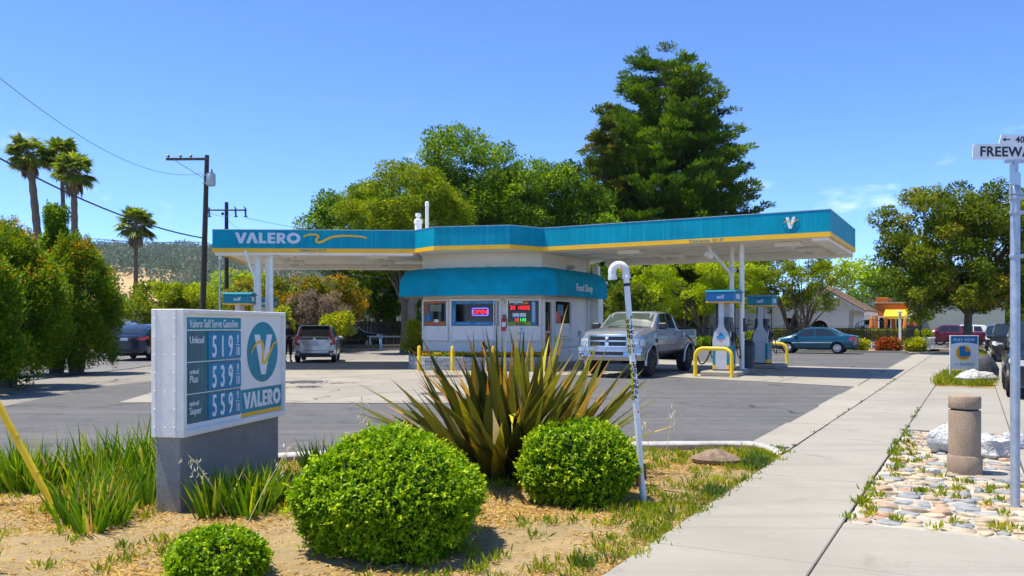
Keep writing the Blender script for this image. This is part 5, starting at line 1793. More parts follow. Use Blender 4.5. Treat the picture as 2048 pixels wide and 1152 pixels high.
for k, (x, y, h, lb, lf) in enumerate([(64, 108, 5.5, 'small green tree far down the street beyond the parked cars', 'lime'), (70, 121, 6.5, 'hazy far street tree at the right end of the street', 'bright'),
                                   (56, 104, 6.0, 'far street tree behind the maroon car', 'lime'), (40, 90, 7.5, 'olive tree behind the orange building', 'oak')]):
    tree('far_tree', lb, (x, y), 2, .2, [(0, 0, h * .62, h * .45, h * .45, h * .38)], 36, 1.0, 90, .36, .24, lf, 60 + k)

# tall shrubs on the left with reddish tips
def column_shrub(label, base, rx, h, seed, n=190, leaf='red', cs=.32, L=.095):
    rg = np.random.default_rng(seed)
    t = thing('tall_shrub', label, 'shrub', (base[0], base[1], 0), 0)
    cl = []
    for _ in range(n):
        a = rg.random() * 2 * PI
        z = .45 + (h - .55) * rg.random() ** .85
        f = z / h
        R = rx * (0.62 + .5 * math.sin(PI * min(1, .18 + f * .72))) * (1 if f < .75 else 1 - (f - .75) * 2.2)
        r = R * (.45 + .55 * rg.random() ** .4)
        s = cs * (.7 + .6 * rg.random())
        cl.append((math.cos(a) * r, math.sin(a) * r, z, s * .85, s * .85, s * 1.15))
    for _ in range(16):          # leading shoots
        a = rg.random() * 2 * PI; r = rx * .7 * rg.random()
        cl.append((math.cos(a) * r, math.sin(a) * r, h + rg.random() * .25, .12, .12, .34))
    cl = np.array(cl)
    V, rv = clump_leaves(cl, 300, L * .85, L * .45, rg, .35, .25, .4)
    zz = V.reshape(-1, 4, 3)[:, 0, 2]
    # young shoots near the outside turn red
    rr = np.hypot(V.reshape(-1, 4, 3)[:, 0, 0], V.reshape(-1, 4, 3)[:, 0, 1]) / rx
    rv = np.clip(rv * .88 + .32 * np.clip((zz / h - .5), 0, 1) * (rr > .25) + .03, 0, 1)
    leafy('crown', V, rv, LEAF[leaf], t)
    mb = MB()
    for k in range(5):
        a = 2 * PI * k / 5
        mb.tube([(math.cos(a) * .12, math.sin(a) * .12, -.05), (math.cos(a) * .3, math.sin(a) * .3, h * .3), (math.cos(a) * rx * .45, math.sin(a) * rx * .45, h * .7)], [.10, .06, .02], 6)
    mb.build('trunk', M_bark, t, 60)
    return t
column_shrub('tall bushy shrub with reddish tips at the left edge', (-12.35, 20.6), 1.15, 3.5, 71, 210)
column_shrub('second tall shrub with reddish tips, standing left of the dark sedan', (-13.75, 26.6), 1.05, 3.95, 72, 200)
column_shrub('tall shrub half hidden behind the left edge shrub', (-15.4, 25.5), 1.2, 4.3, 73, 120)
column_shrub('slim green sapling rising between the two tall shrubs', (-14.6, 27.0), .45, 4.9, 74, 60, 'oak', .22, .1)
column_shrub('tall shrub cut by the left frame edge', (-11.9, 18.3), 1.0, 3.2, 75, 120)

# mid-distance greenery on the left
tree('olive_tree', 'olive green tree over the parked cars beyond the tall shrubs', (-22.5, 52), 1.6, .16, [(0, 0, 3.0, 2.8, 2.4, 1.3), (2.2, 0, 2.7, 2.4, 2, 1.1)], 110, .45, 150, .17, .10, 'lime', 81)
tree('olive_tree', 'low olive green tree between the tall shrubs and the utility pole', (-19.4, 58), 1.6, .16, [(0, 0, 2.6, 3.0, 2.4, 1.2), (2.4, 0, 2.5, 2.2, 2, 1.1)], 100, .45, 150, .17, .10, 'lime', 82)
tree('willow_tree', 'bright green feathery tree behind the utility pole', (-22.8, 66), 2, .2, [(0, 0, 3.6, 2.2, 2.2, 2.0), (2.6, 0, 4.0, 2.0, 2, 1.7), (4.4, 0, 3.2, 1.8, 2, 1.5)], 120, .6, 150, .2, .10, 'bright', 83)
tree('photinia', 'orange leaved bush left of the pump topper under the left canopy', (-15.2, 51), .7, .1, [(0, 0, 3.0, 2.1, 1.8, 1.5), (2.3, 0, 3.1, 2.0, 1.6, 1.5)], 110, .42, 150, .15, .09, 'orange', 84)
tree('photinia', 'orange and green bush beneath the middle of the left canopy', (-11.2, 52), .7, .1, [(0, 0, 2.9, 2.3, 1.8, 1.7), (-1.6, 0, 2.2, 1.8, 1.6, 1.3)], 110, .42, 150, .15, .09, 'orange', 85)
tree('dry_bush', 'grey brown twiggy bush behind the silver hatchback', (-11.6, 49.6), .5, .08, [(0, 0, 2.5, 1.6, 1.3, 1.2), (.9, 0, 1.9, 1.2, 1, 1.0)], 80, .34, 130, .15, .04, 'grey', 86)
tree('yellow_bush', 'yellow green bush beside the roof of the silver hatchback', (-13.4, 46.5), .5, .07, [(0, 0, 1.7, 1.2, 1, .9)], 50, .32, 130, .13, .08, 'yellow', 87)
tree('yellow_bush', 'small yellow leaved bush right of the silver hatchback roof', (-9.7, 47.5), .5, .07, [(0, 0, 1.6, .9, .8, .7)], 40, .3, 120, .13, .08, 'yellow', 88)
tree('dark_tree', 'dark leafy tree filling the gap under the left canopy', (-9.6, 60), 2, .2, [(0, 0, 4.6, 3.2, 2.4, 2.6), (2.6, 0, 3.2, 2.4, 2, 2.4)], 110, .6, 170, .2, .13, 'oak', 89)
tree('yellow_bush', 'yellow green bush at the left corner of the kiosk', (-4.05, 34.5), .3, .05, [(0, 0, 1.0, .42, .4, .75)], 34, .2, 110, .09, .05, 'yellow', 90)
tree('brown_bush', 'bronze green bush behind the cab of the silver pickup', (6.2, 46), .8, .1, [(0, 0, 2.4, 1.5, 1.3, 1.4), (1.2, 0, 1.8, 1.2, 1, 1.1)], 80, .36, 130, .14, .08, 'myrtle', 91)
tree('dark_tree', 'dark shaded tree below the redwood behind the kiosk', (4.6, 58), 2, .25, [(0, 0, 4.2, 3.0, 2.4, 2.6), (3.0, 1, 3.6, 2.4, 2, 2.2)], 100, .6, 150, .22, .14, 'redwood', 92)
tree('dark_tree', 'dark evergreen behind the fence right of the kiosk awning', (9.6, 64), 2, .25, [(0, 0, 4.6, 3.4, 2.4, 3.0)], 70, .7, 150, .24, .15, 'redwood', 93)

# fan palms
def palm(label, base, H, r, seed, lean=(0, 0), R=1.7, skirt=1.0):
    rg = np.random.default_rng(seed)
    t = thing('fan_palm', label, 'palm', (base[0], base[1], 0), 0, 'fan palms')
    mb = MB()
    n = 26
    pts, rs = [], []
    for k in range(n + 1):
        f = k / n
        pts.append((lean[0] * f ** 1.5, lean[1] * f, H * f)); rs.append(r * (1.15 - .35 * f) * (1.0 + (.10 if k % 2 else -.04)))
    mb.tube(pts, rs, 9); mb.build('trunk', M('palm_bark', (.16, .12, .09), .95, var=.35, scale=5, bmp=.9, bscale=9, bdist=.05), t, 30)
    top = np.array([lean[0], lean[1], H])
    Vg, Rg, Vd, Rd, stems = [], [], [], [], MB()
    for k in range(40):
        a = rg.random() * 2 * PI
        el = rg.random() * 1.75 - .55
        dirv = np.array([math.cos(a) * math.cos(el), math.sin(a) * math.cos(el), math.sin(el)])
        L = R * (.42 + .14 * rg.random())
        hub = top + dirv * L + np.array([0, 0, -.10 * (1 - math.sin(el))])
        stems.tube([tuple(top), tuple(hub)], .025, 4)
        side = unit(np.cross(dirv, [0, 0, 1.0])[None])[0]
        upv = np.cross(side, dirv)
        for j in range(15):
            b = (j - 7) / 7 * 1.75
            d = dirv * math.cos(b) + side * math.sin(b) + np.array([0, 0, -.22 - .2 * rg.random()]) + upv * .1
            d = d / np.linalg.norm(d)
            ln = R * (.50 + .10 * rg.random()) * (1 - .25 * abs(b) / 1.75)
            s2 = np.cross(d, upv); s2 /= max(1e-6, np.linalg.norm(s2))
            w = .055 * R
            m_ = hub + d * ln * .5
            tip = hub + d * ln + np.array([0, 0, -.16 * ln * (1 + rg.random())])
            Vg.append([hub, m_ + s2 * w, tip, m_ - s2 * w]); Rg.append(rg.random() * .6 + .4 * (k % 7) / 7)
    for k in range(int(34 * skirt)):
        a = rg.random() * 2 * PI
        z0 = -.1 - rg.random() * .9 * R * .7
        out = .30 + .35 * rg.random()
        for j in range(6):
            a2 = a + (j - 2.5) * .14
            p0 = top + np.array([math.cos(a) * r, math.sin(a) * r, z0 + .3])
            p2 = top + np.array([math.cos(a2) * out * R * .6, math.sin(a2) * out * R * .6, z0 - .5 * R * (.6 + .5 * rg.random())])
            m_ = (p0 + p2) / 2 + np.array([math.cos(a2), math.sin(a2), 0]) * .12
            s2 = np.array([-math.sin(a2), math.cos(a2), 0]) * .05 * R
            Vd.append([p0, m_ + s2, p2, m_ - s2]); Rd.append(rg.random())
    leafy('crown', np.array(Vg).reshape(-1, 3), np.array(Rg), LEAF['palm'], t)
    leafy('dead_fronds', np.array(Vd).reshape(-1, 3), np.array(Rd), LEAF['deadpalm'], t)
    stems.build('frond_stems', M_twig, t)
    return t
palm('tallest fan palm at the far left with a shaggy trunk', (-40.0, 72), 16.3, .33, 1, (-1.3, 0), 2.15)
palm('slender middle fan palm of the left three', (-39.2, 74), 16.6, .2, 2, (-.4, 0), 2.0)
palm('rightmost fan palm of the left three with dead fronds', (-36.8, 71), 14.6, .29, 3, (-.15, 0), 2.1, 1.4)
palm('lone short fan palm left of the utility pole', (-33.5, 75), 10.6, .2, 4, (0, 0), 2.0, 1.3)

# hedge, flower shrubs and agave bed by the right-hand fence
def box_hedge(label, p0, p1, w, z0, z1, seed, leaf='lime', n=9000, L=.09, name='hedge'):
    rg = np.random.default_rng(seed)
    p0, p1 = np.array(p0[:2]), np.array(p1[:2])
    t = thing(name, label, 'hedge', (p0[0], p0[1], 0))
    d = p1 - p0; Ln = np.linalg.norm(d); d = d / Ln; s = np.array([d[1], -d[0]])
    a = rg.random(n) * Ln; b = (rg.random(n) - .5) * w; z = z0 + rg.random(n) * (z1 - z0)
    f = rg.integers(0, 3, n)
    b = np.where(f == 0, w / 2 * (1 - .1 * rg.random(n)), b); z = np.where(f == 1, z1 - .1 * rg.random(n), z)
    C = np.stack([d[0] * a + s[0] * b, d[1] * a + s[1] * b, z], 1)
    V = leaf_quads(C, rg.normal(size=(n, 3)) + [s[0] * .5, s[1] * .5, .4], L, L * .6, rg)
    leafy('foliage', V, rg.random(n), LEAF[leaf], t)
    mb = MB(); mb.box((d[0] * Ln / 2, d[1] * Ln / 2, (z0 + z1) / 2 - .05), (Ln - .1, w * .8, z1 - z0 - .12), math.atan2(d[1], d[0])); mb.build('branches', M_twig, t)
    return t
box_hedge('clipped green hedge behind the iron fence beside the patio', nd(-12.5, 61.2), nd(-3.4, 61.2), .9, .55, 1.35, 5, 'lime', 9000)
def mound(label, p, r, h, leaf, seed, n=60, name='flower_shrub', cat='shrub', L=.11):
    rg = np.random.default_rng(seed)
    t = thing(name, label, cat, (p[0], p[1], 0))
    cl = envelope_clumps(n, (0, 0, h * .45, r, r, h * .5), .2, rg, .5, .8, .08)
    V, rv = clump_leaves(cl, 120, L, L * .6, rg, .4, .3, .5)
    leafy('foliage', V, rv, LEAF[leaf], t)
    core(t, (0, 0, h * .4, r * .75, r * .75, h * .38), M_twig, 'branches', seed)
    return t
mound('dark red flowering shrub at the corner of the bed by the pavement', nd(-4.3, 52.6), .62, .85, 'redfl', 1, 50)
mound('yellow green shrub just left of the red flowering shrub', nd(-6.3, 52.9), .85, .8, 'yellow', 2)
mound('low green shrub behind the tail of the teal sedan', nd(-8.0, 53.2), .9, .65, 'lime', 3)
mound('low green shrub in the bed, left end behind the sedan roof', nd(-12.6, 54), .9, 1.1, 'lime', 4)
mound('yellow grassy shrub beside the white planter box', nd(-3.1, 55.5), .5, .8, 'yellow', 5)
mound('small green shrub below the second right pump', nd(-15.5, 54), 1.1, .8, 'oak', 6)
mound('green shrub by the fence behind the pickup bed', nd(-19.5, 55), 1.1, .9, 'lime', 7)
lily_clump('spiky sago leaves by the fence left of the teal sedan', tuple(nd(-12.2, 54.4)), .35, 120, 1.3, 30, name='sago_plant')

# hills with dry grass and scattered oaks
def hills():
    mb = MB()
    NX, NY = 90, 40
    def hz(x, y):
        t = (y - 420) / 900
        ridge = 92 * math.exp(-((x + 560) / 480) ** 2) + 85 * math.exp(-((x + 960) / 240) ** 2) + 14 * math.exp(-((x + 330) / 300) ** 2) + 22 * math.exp(-((x - 500) / 800) ** 2)
        h = ridge * max(0, min(1, t * 1.15)) ** .8
        h += 13 * mnoise.noise((x * .006, y * .006, 1)) * min(1, t * 3) + 6 * mnoise.noise((x * .02, y * .02, 1)) * min(1, t * 3)
        return h - .3
    for j in range(NY + 1):
        for i in range(NX + 1):
            x, y = -1500 + 2700 * i / NX, 420 + 900 * j / NY
            mb.v.append((x, y, hz(x, y)))
    for j in range(NY):
        for i in range(NX):
            a = j * (NX + 1) + i
            mb.f.append([a, a + 1, a + NX + 2, a + NX + 1]); mb.m.append(0)
    M_hill = ground_mat('dry_hill', (.58, .36, .17), (.50, .33, .15), (.42, .31, .14), .006, .05, .4, .12, .2)
    struct(mb.build('hills', M_hill, None, 60))
    rg = np.random.default_rng(77)
    cl = []
    while len(cl) < 4600:
        x, y = -1400 + 1700 * rg.random(), 430 + 860 * rg.random()
        if abs(x / y + .36) > .31:
            continue
        dens = mnoise.noise((x * .007, y * .007, 8)) + mnoise.noise((x * .02, y * .02, 3)) * .5
        if (y < 600 and dens < .30) or (y < 700 and dens < -.25) or dens < -.75:
            continue
        if y < 690 and -.475 < x / y + .02 * dens < -.385 and dens < .32:
            continue
        r = 4 + 9 * rg.random() ** 1.5
        cl.append((x, y, hz(x, y) + r * .35, r, r, r * .72))
    V, rv = clump_leaves(np.array(cl), 40, 2.4, 1.8, rg, .5, .7, .6)
    o = leafy('hill_trees', V, rv, LEAF['hill'])
    struct(tag(o, 'oak woodland covering the dry hills on the horizon', 'woodland'), 'stuff')
hills()
# ================================================================== VEHICLES
def car_paint(name, col, metal=.35, rough=.28):
    if name in MATS:
        return MATS[name]
    m, nd_, lk, b = new_mat(name)
    g = nd_.new('ShaderNodeNewGeometry').outputs['Position']
    n = noise_tex(nd_, lk, 2.2, 4, .6, g)
    c = ramp2(nd_, lk, n, tuple(x * .9 for x in col), tuple(min(1, x * 1.08) for x in col))
    lk.new(c, b.inputs['Base Color'])
    b.inputs['Metallic'].default_value = metal
    b.inputs['Roughness'].default_value = rough
    b.inputs['Coat Weight'].default_value = .7
    b.inputs['Coat Roughness'].default_value = .06
    MATS[name] = m
    return m
M_tyre = M('tyre_rubber', (.018, .018, .019), .85, var=.3, scale=20, bmp=.5, bscale=60)
M_rim = M('alloy_rim', (.60, .61, .63), .3, .7, var=.1)
M_rimdark = M('dark_rim', (.05, .05, .055), .4, .5, var=.1)
M_chrome = M('chrome', (.62, .62, .62), .26, 1.0, var=.05)
M_carglass = M('car_glass', (.016, .022, .024), .03, 0, var=0, spec=.9)
M_carglass2 = M('car_glass_green', (.05, .075, .06), .04, 0, var=.3, scale=3, spec=.9)
M_lampglass = M('headlamp_glass', (.62, .63, .60), .12, 0, var=.15, scale=14, spec=.9)
M_tail = M('tail_lamp', (.50, .015, .025), .15, 0, var=.15, scale=10, spec=.9)
M_amber = M('amber_lamp', (.80, .28, .02), .2, 0, var=.1)
M_plate = M('number_plate', (.66, .68, .70), .5, var=.1, scale=30)
M_trim = M('car_trim', (.022, .022, .024), .55, var=.2)

class Car:
    """loft of half sections along the length; x runs from the tail (0) to the nose (L), y to the left, z up"""
    def __init__(s, L, W, top, belt, bot, plan, rw=.78, cab=.5, fc=.22, rc=.14, fr=0.0, rr=0.0, zone=.8):
        s.L, s.W, s.rw, s.cab, s.fc, s.rc, s.fr, s.rr, s.zone = L, W, rw, cab, fc, rc, fr, rr, zone
        ip = lambda t: (lambda x: float(np.interp(x, [p[0] for p in t], [p[1] for p in t])))
        s.top, s.belt, s.bot, s.plan = ip(top), ip(belt), ip(bot), ip(plan)
        ks = set(np.linspace(0, L, 34).tolist())
        for t in (top, belt, bot, plan):
            ks |= {p[0] for p in t}
        s.xs = sorted(ks)
    def half(s, x):
        zb, zt, zl = s.bot(x), s.top(x), s.belt(x)
        zl = min(zl, zt - .02)
        W = s.W * s.plan(x)
        h = max(0, min(1, (zt - zl) / s.cab))
        le = lambda a, b: a + (b - a) * h
        P6 = (W * le(.88, s.rw), zt - le(.02, .075))
        return [(0, zb), (.80 * W, zb), (.955 * W, zb + .09), (W, zb + .38 * (zl - zb)), (W * .995, zb + .66 * (zl - zb)), (.975 * W, zl - .045), (.95 * W, zl),
                P6, (P6[0] * le(.7, .8), zt - le(.004, .016)), (0, zt)]
    def warp(s, x, y, z):
        q = min(1.15, abs(y) / s.W)
        if x > s.L - s.zone:
            f = (x - (s.L - s.zone)) / s.zone
            x -= f * f * (s.fc * q ** 2.6 + s.fr * max(0, z - .5))
        if x < s.zone:
            f = 1 - x / s.zone
            x += f * f * (s.rc * q ** 2.6 + s.rr * max(0, z - .5))
        return (x - s.L / 2, y, z)
    def side(s, x, z):
        H = s.half(x)
        for a, b in zip(H[2:8], H[3:9]):
            if a[1] <= z <= b[1]:
                t = (z - a[1]) / max(1e-6, b[1] - a[1])
                return a[0] + (b[0] - a[0]) * t
        return H[2][0] if z < H[2][1] else H[7][0]
    def topz(s, x, y):
        H = s.half(x)[::-1]
        y = abs(y)
        for a, b in zip(H[:-1], H[1:]):
            if a[0] <= y <= b[0]:
                t = (y - a[0]) / max(1e-6, b[0] - a[0])
                return a[1] + (b[1] - a[1]) * t
        return H[3][1]
    def body(s, name, mats, parent, wheels, r, under=1):
        mb = MB()
        rings = []
        for x in s.xs:
            H = s.half(x)
            ring = [(y, z) for y, z in H] + [(-y, z) for y, z in H[-2:0:-1]]
            rings.append([len(mb.v) + i for i in range(len(ring))])
            for y, z in ring:
                mb.v.append(s.warp(x, y, z))
        n = len(rings[0])
        for a, b in zip(rings[:-1], rings[1:]):
            for i in range(n):
                j = (i + 1) % n
                mb.f.append([a[i], b[i], b[j], a[j]])
                mb.m.append(1 if i in (0, n - 1) else 0)
        for which, x in ((0, s.xs[0]), (-1, s.xs[-1])):
            H = s.half(x); k = len(H); R = rings[which]
            cols = 6
            rows = []
            for i in range(k):
                if i == 0 or i == k - 1:
                    rows.append([R[i]] * (cols + 1)); continue
                row = []
                for c in range(cols + 1):
                    f = 1 - 2 * c / cols
                    if c == 0: row.append(R[i])
                    elif c == cols: row.append(R[n - i])
                    else:
                        row.append(len(mb.v)); mb.v.append(s.warp(x, H[i][0] * f, H[i][1]))
                rows.append(row)
            for i in range(k - 1):
                for c in range(cols):
                    q = [rows[i][c], rows[i][c + 1], rows[i + 1][c + 1], rows[i + 1][c]]
                    u = []
                    for v in q:
                        if v not in u: u.append(v)
                    if which == 0: u = u[::-1]
                    mb.f.append(u[::-1]); mb.m.append(0)
        o = mb.build(name, mats, None)
        bm = bmesh.new(); bm.from_mesh(o.data); bmesh.ops.recalc_face_normals(bm, faces=bm.faces); bm.to_mesh(o.data); bm.free()
        cb = MB()
        for wx in wheels:
            for sd in (-1, 1):
                cb.lathe([(r * 1.13, sd * s.W * .58 if sd > 0 else -s.W * 1.2), (r * 1.13, s.W * 1.2 if sd > 0 else -s.W * .58)], 26, (wx - s.L / 2, 0, r), 0, 'y')
        c = cb.build('cutter', [M_trim])
        bm = bmesh.new(); bm.from_mesh(c.data); bmesh.ops.recalc_face_normals(bm, faces=bm.faces); bm.to_mesh(c.data); bm.free()
        md = o.modifiers.new('b', 'BOOLEAN'); md.operation = 'DIFFERENCE'; md.object = c; md.solver = 'EXACT'
        try: md.material_mode = 'TRANSFER'
        except Exception: pass
        me = evaluated_mesh(o, name)
        bpy.data.objects.remove(o); bpy.data.objects.remove(c)
        me.polygons.foreach_set('use_smooth', np.ones(len(me.polygons), dtype=bool)); me.set_sharp_from_angle(angle=rad(28))
        o = bpy.data.objects.new(name, me)
        return link(o, parent)
    def grid(s, fn, nu, nv, flip=False, thick=0):
        mb = MB()
        for i in range(nu + 1):
            for j in range(nv + 1):
                mb.v.append(fn(i / nu, j / nv))
        for i in range(nu):
            for j in range(nv):
                a = i * (nv + 1) + j
                f = [a, a + nv + 1, a + nv + 2, a + 1]
                mb.f.append(f[::-1] if flip else f); mb.m.append(0)
        return mb
    def side_patch(s, name, mat, parent, bl, br, tr, tl, off=.006, sides=(1, -1), nu=6, nv=4):
        for sd in sides:
            def fn(u, v):
                x = (bl[0] * (1 - u) + br[0] * u) * (1 - v) + (tl[0] * (1 - u) + tr[0] * u) * v
                z = (bl[1] * (1 - u) + br[1] * u) * (1 - v) + (tl[1] * (1 - u) + tr[1] * u) * v
                p = s.warp(x, s.side(x, z), z)
                return (p[0], sd * (p[1] + off), p[2] + off * .3)
            o = s.grid(fn, nu, nv, sd < 0).build(name, mat, parent, 60)
        return o
    def top_patch(s, name, mat, parent, x0, x1, w0, w1, off=.008, nu=5, nv=8, dx=0.0):
        def fn(u, v):
            x = x0 + (x1 - x0) * u
            w = w0 + (w1 - w0) * u
            y = w * (1 - 2 * v)
            p = s.warp(x, y, s.topz(x, y))
            return (p[0] + dx, p[1], p[2] + off)
        return s.grid(fn, nu, nv, True).build(name, mat, parent, 60)
    def end_patch(s, name, mat, parent, y0, y1, z0, z1, end=1, off=.008, nu=6, nv=4, z0b=None, z1b=None, mirror=False):
        z0b = z0 if z0b is None else z0b; z1b = z1 if z1b is None else z1b
        o = None
        for sd in ((1, -1) if mirror else (1,)):
            def fn(u, v):
                y = (y0 + (y1 - y0) * u) * sd
                z = (z0 + (z0b - z0) * u) * (1 - v) + (z1 + (z1b - z1) * u) * v
                p = s.warp(s.L if end > 0 else 0, y, z)
                return (p[0] + end * off, p[1], p[2])
            o = s.grid(fn, nu, nv, (end < 0) != (sd < 0)).build(name, mat, parent, 60)
        return o

def wheel_set(parent, car, xs, r, w, rim, spokes=10, style='alloy', track=None, width_frac=.97):
    for wx in xs:
        for sd in (1, -1):
            y = sd * (track if track else car.W * width_frac - w / 2)
            t = MB()
            t.lathe([(r * .62, -w / 2), (r * .9, -w / 2), (r * .98, -w * .42), (r, -w * .3), (r, w * .3), (r * .98, w * .42), (r * .9, w / 2), (r * .62, w / 2)], 24, (wx - car.L / 2, y, r), 0, 'y')
            wo = t.build('wheel', M_tyre, parent, 35)
            m = MB()
            yo = y + sd * (w * .5 + .004)
            m.lathe([(r * .63, -.01), (r * .63, .02), (r * .56, .024), (r * .55, -.005)], 24, (wx - car.L / 2, yo, r), 0, 'y')
            for k in range(spokes):
                a = 2 * PI * k / spokes
                c, s_ = math.cos(a), math.sin(a)
                m.x = Matrix.Translation((wx - car.L / 2, yo + sd * .012, r)) @ Matrix.Rotation(-a, 4, 'Y')
                m.box((r * .33, 0, 0), (r * .5, .022, r * .13), 0, 0, .004)
                m.x = None
            m.lathe([(r * .13, -.02), (r * .13, .03), (r * .06, .035)], 12, (wx - car.L / 2, yo, r), 0, 'y')
            m.build('rim', rim, wo, 40)
            b = MB(); b.lathe([(r * .56, -.01), (r * .54, .0)], 20, (wx - car.L / 2, yo - sd * .03, r), 0, 'y'); b.build('brake_disc', M_trim, wo)

def mirror_parts(car, parent, x, z, mat, sx=.18, sz=.14, sy=.20, out=.12):
    for sd in (1, -1):
        y = car.side(x, z) + out
        mb = MB(); mb.box((x - car.L / 2, sd * y, z), (sx, sy, sz), 0, 0, .035); mb.tube([(x - car.L / 2, sd * (y - out - .03), z - sz * .3), (x - car.L / 2, sd * y, z - sz * .3)], .025, 6)
        mb.build('wing_mirror', mat, parent, 40)

def rot_of(v):
    return math.atan2(v[1], v[0])

# ---- silver pickup at the right pump
def pickup(label, loc, rz):
    t = thing('pickup_truck', label, 'pickup', loc, rz)
    L, W = 5.75, .995
    P = car_paint('silver_paint', (.42, .43, .45), .6, .24)
    top = [(0, 1.43), (2.02, 1.43), (2.10, 1.46), (2.22, 1.90), (2.45, 1.965), (3.35, 1.975), (3.62, 1.94), (4.28, 1.47), (4.36, 1.455), (5.0, 1.42), (5.45, 1.36), (5.72, 1.26), (5.75, 1.22)]
    belt = [(0, 1.38), (2.0, 1.38), (2.1, 1.40), (4.2, 1.40), (4.5, 1.33), (5.4, 1.24), (5.75, 1.12)]
    bot = [(0, .74), (.25, .66), (4.9, .62), (5.3, .66), (5.75, .70)]
    plan = [(0, .97), (.2, 1), (1.2, 1.0), (4.4, .985), (5.2, .99), (5.55, .96), (5.75, .91)]
    c = Car(L, W, top, belt, bot, plan, rw=.80, cab=.5, fc=.20, rc=.05, fr=.05, zone=.7)
    wx = (.98 + .0, 4.62)
    R = .435
    c.body('body', [P, M_trim], t, wx, R)
    # fender flares over the wheels
    for x in wx:
        for sd in (1, -1):
            mb = MB()
            pts = []
            for k in range(15):
                a = PI * (-.06 + 1.12 * k / 14)
                xx, zz = x + math.cos(a) * R * 1.19, R + math.sin(a) * R * 1.19
                pts.append((xx - L / 2, sd * (c.side(min(max(xx, 0), L), max(zz, c.bot(x) + .1)) + .012), zz))
            mb.tube(pts, .036, 6); mb.build('wheel_arch', P, t, 60)
    # glass
    c.top_patch('windscreen', M_carglass2, t, 4.24, 3.68, .80, .70, .010)
    c.side_patch('front_side_window', M_carglass, t, (3.02, 1.43), (4.06, 1.43), (3.56, 1.86), (3.05, 1.89))
    c.side_patch('rear_side_window', M_carglass, t, (2.28, 1.43), (2.94, 1.43), (2.96, 1.89), (2.42, 1.87))
    # grille: chrome surround with cross bars over dark slats
    c.end_patch('grille_surround', P, t, -.62, .62, .90, 1.24, 1, .03, 10, 4)
    g1 = c.end_patch('grille', M_trim, t, -.56, .56, .925, 1.195, 1, .040, 10, 3)
    for z in (.955, .985, 1.015, 1.115, 1.145, 1.172):
        c.end_patch('grille_slat', M_darkgrey, g1, -.55, .55, z, z + .010, 1, .048, 10, 1)
    c.end_patch('grille_bar', M_chrome, g1, -.56, .56, 1.045, 1.085, 1, .060, 10, 1)
    c.end_patch('grille_bar', M_chrome, g1, -.055, .055, .925, 1.195, 1, .064, 2, 3)
    c.end_patch('grille_trim', M_chrome, g1, -.60, .60, 1.195, 1.235, 1, .050, 10, 1)
    c.end_patch('grille_trim', M_chrome, g1, -.58, .58, .888, .922, 1, .050, 10, 1)
    mb = MB(); blob(mb, (0, 0, 0), (.03, .05, .07), 2, 10, .1); e_ = mb.build('grille_emblem', M_steel, g1, 60); e_.location = (L / 2 - .01 + .07, 0, 1.10)
    for sd in (1, -1):
        c.end_patch('headlamp', M_lampglass, t, sd * .64, sd * .90, .90, 1.14, 1, .018, 5, 4, .93, 1.12) if sd > 0 else None
    c.end_patch('headlamp', M_lampglass, t, -.90, -.64, .93, 1.12, 1, .018, 5, 4, .90, 1.14)
    for sd in (1, -1):
        for (yy, rr) in ((.72, .062), (.84, .055)):
            p = c.warp(L, yy * sd, 1.02)
            mb = MB(); mb.lathe([(rr, .02), (rr * .9, .034), (rr * .3, .03)], 14, (p[0], p[1], p[2]), 0, 'x'); mb.build('lamp_bowl', M_chrome, t, 40)
        c.side_patch('lamp_side', M_lampglass, t, (5.42, .95), (5.72, .93), (5.72, 1.12), (5.40, 1.10), .014, (sd,))
    # bumper: painted upper lip and chrome lower bar
    def bumper(name, mat, z0, z1, off, wy, off2):
        mb = MB()
        n = 14
        vs = []
        for i in range(n + 1):
            y = wy * (1 - 2 * i / n)
            for (z, o_) in ((z0, -.28), (z0, off2), ((z0 + z1) / 2, off), (z1, off * .8), (z1, -.28)):
                p = c.warp(L, y, .8)
                mb.v.append((p[0] + o_ - .06 * abs(y / wy) ** 6, p[1], z))
        for i in range(n):
            for j in range(4):
                a = i * 5 + j
                mb.f.append([a, a + 1, a + 6, a + 5]); mb.m.append(0)
        mb.f.append([0, 1, 2, 3, 4]); mb.m.append(0); mb.f.append([n * 5 + k for k in (4, 3, 2, 1, 0)]); mb.m.append(0)
        return mb.build(name, mat, t, 40)
    bumper('bumper_cover', P, .755, .885, .10, 1.0, .10)
    bumper('bumper', M_chrome, .50, .745, .13, .97, .05)
    c.end_patch('bumper_intake', M_trim, t, -.52, .52, .665, .755, 1, .142, 8, 2)
    for sd in (1, -1):
        p = c.warp(L, sd * .80, .63)
        mb = MB(); mb.lathe([(.085, .09), (.085, .135), (.07, .14), (.055, .12)], 16, (p[0] - .02, p[1], .63), 0, 'x'); mb.build('fog_lamp', M_trim, t, 40)
        mb = MB(); mb.lathe([(.055, .10), (.05, .126), (.01, .13)], 14, (p[0] - .02, p[1], .63), 0, 'x'); mb.build('fog_lens', M_lampglass, t, 40)
    # bonnet crease, wipers
    for sd in (1, -1):
        mb = MB(); mb.tube([tuple(Vector(c.warp(x, sd * (.60 + .1 * (x - 4.4)), c.topz(x, .60 + .1 * (x - 4.4)))) + Vector((0, 0, .004))) for x in np.linspace(4.45, 5.6, 9)], .012, 5); mb.build('bonnet_crease', P, t, 60)
        mb = MB(); mb.tube([(4.33 - L / 2, sd * .55, 1.475), (4.2 - L / 2, sd * .1, 1.52)], .01, 5); mb.build('wiper', M_trim, t)
    c.top_patch('cowl', M_trim, t, 4.40, 4.28, .80, .80, .006)
    mirror_parts(c, t, 4.0, 1.50, M_trim, .14, .20, .26, .20)
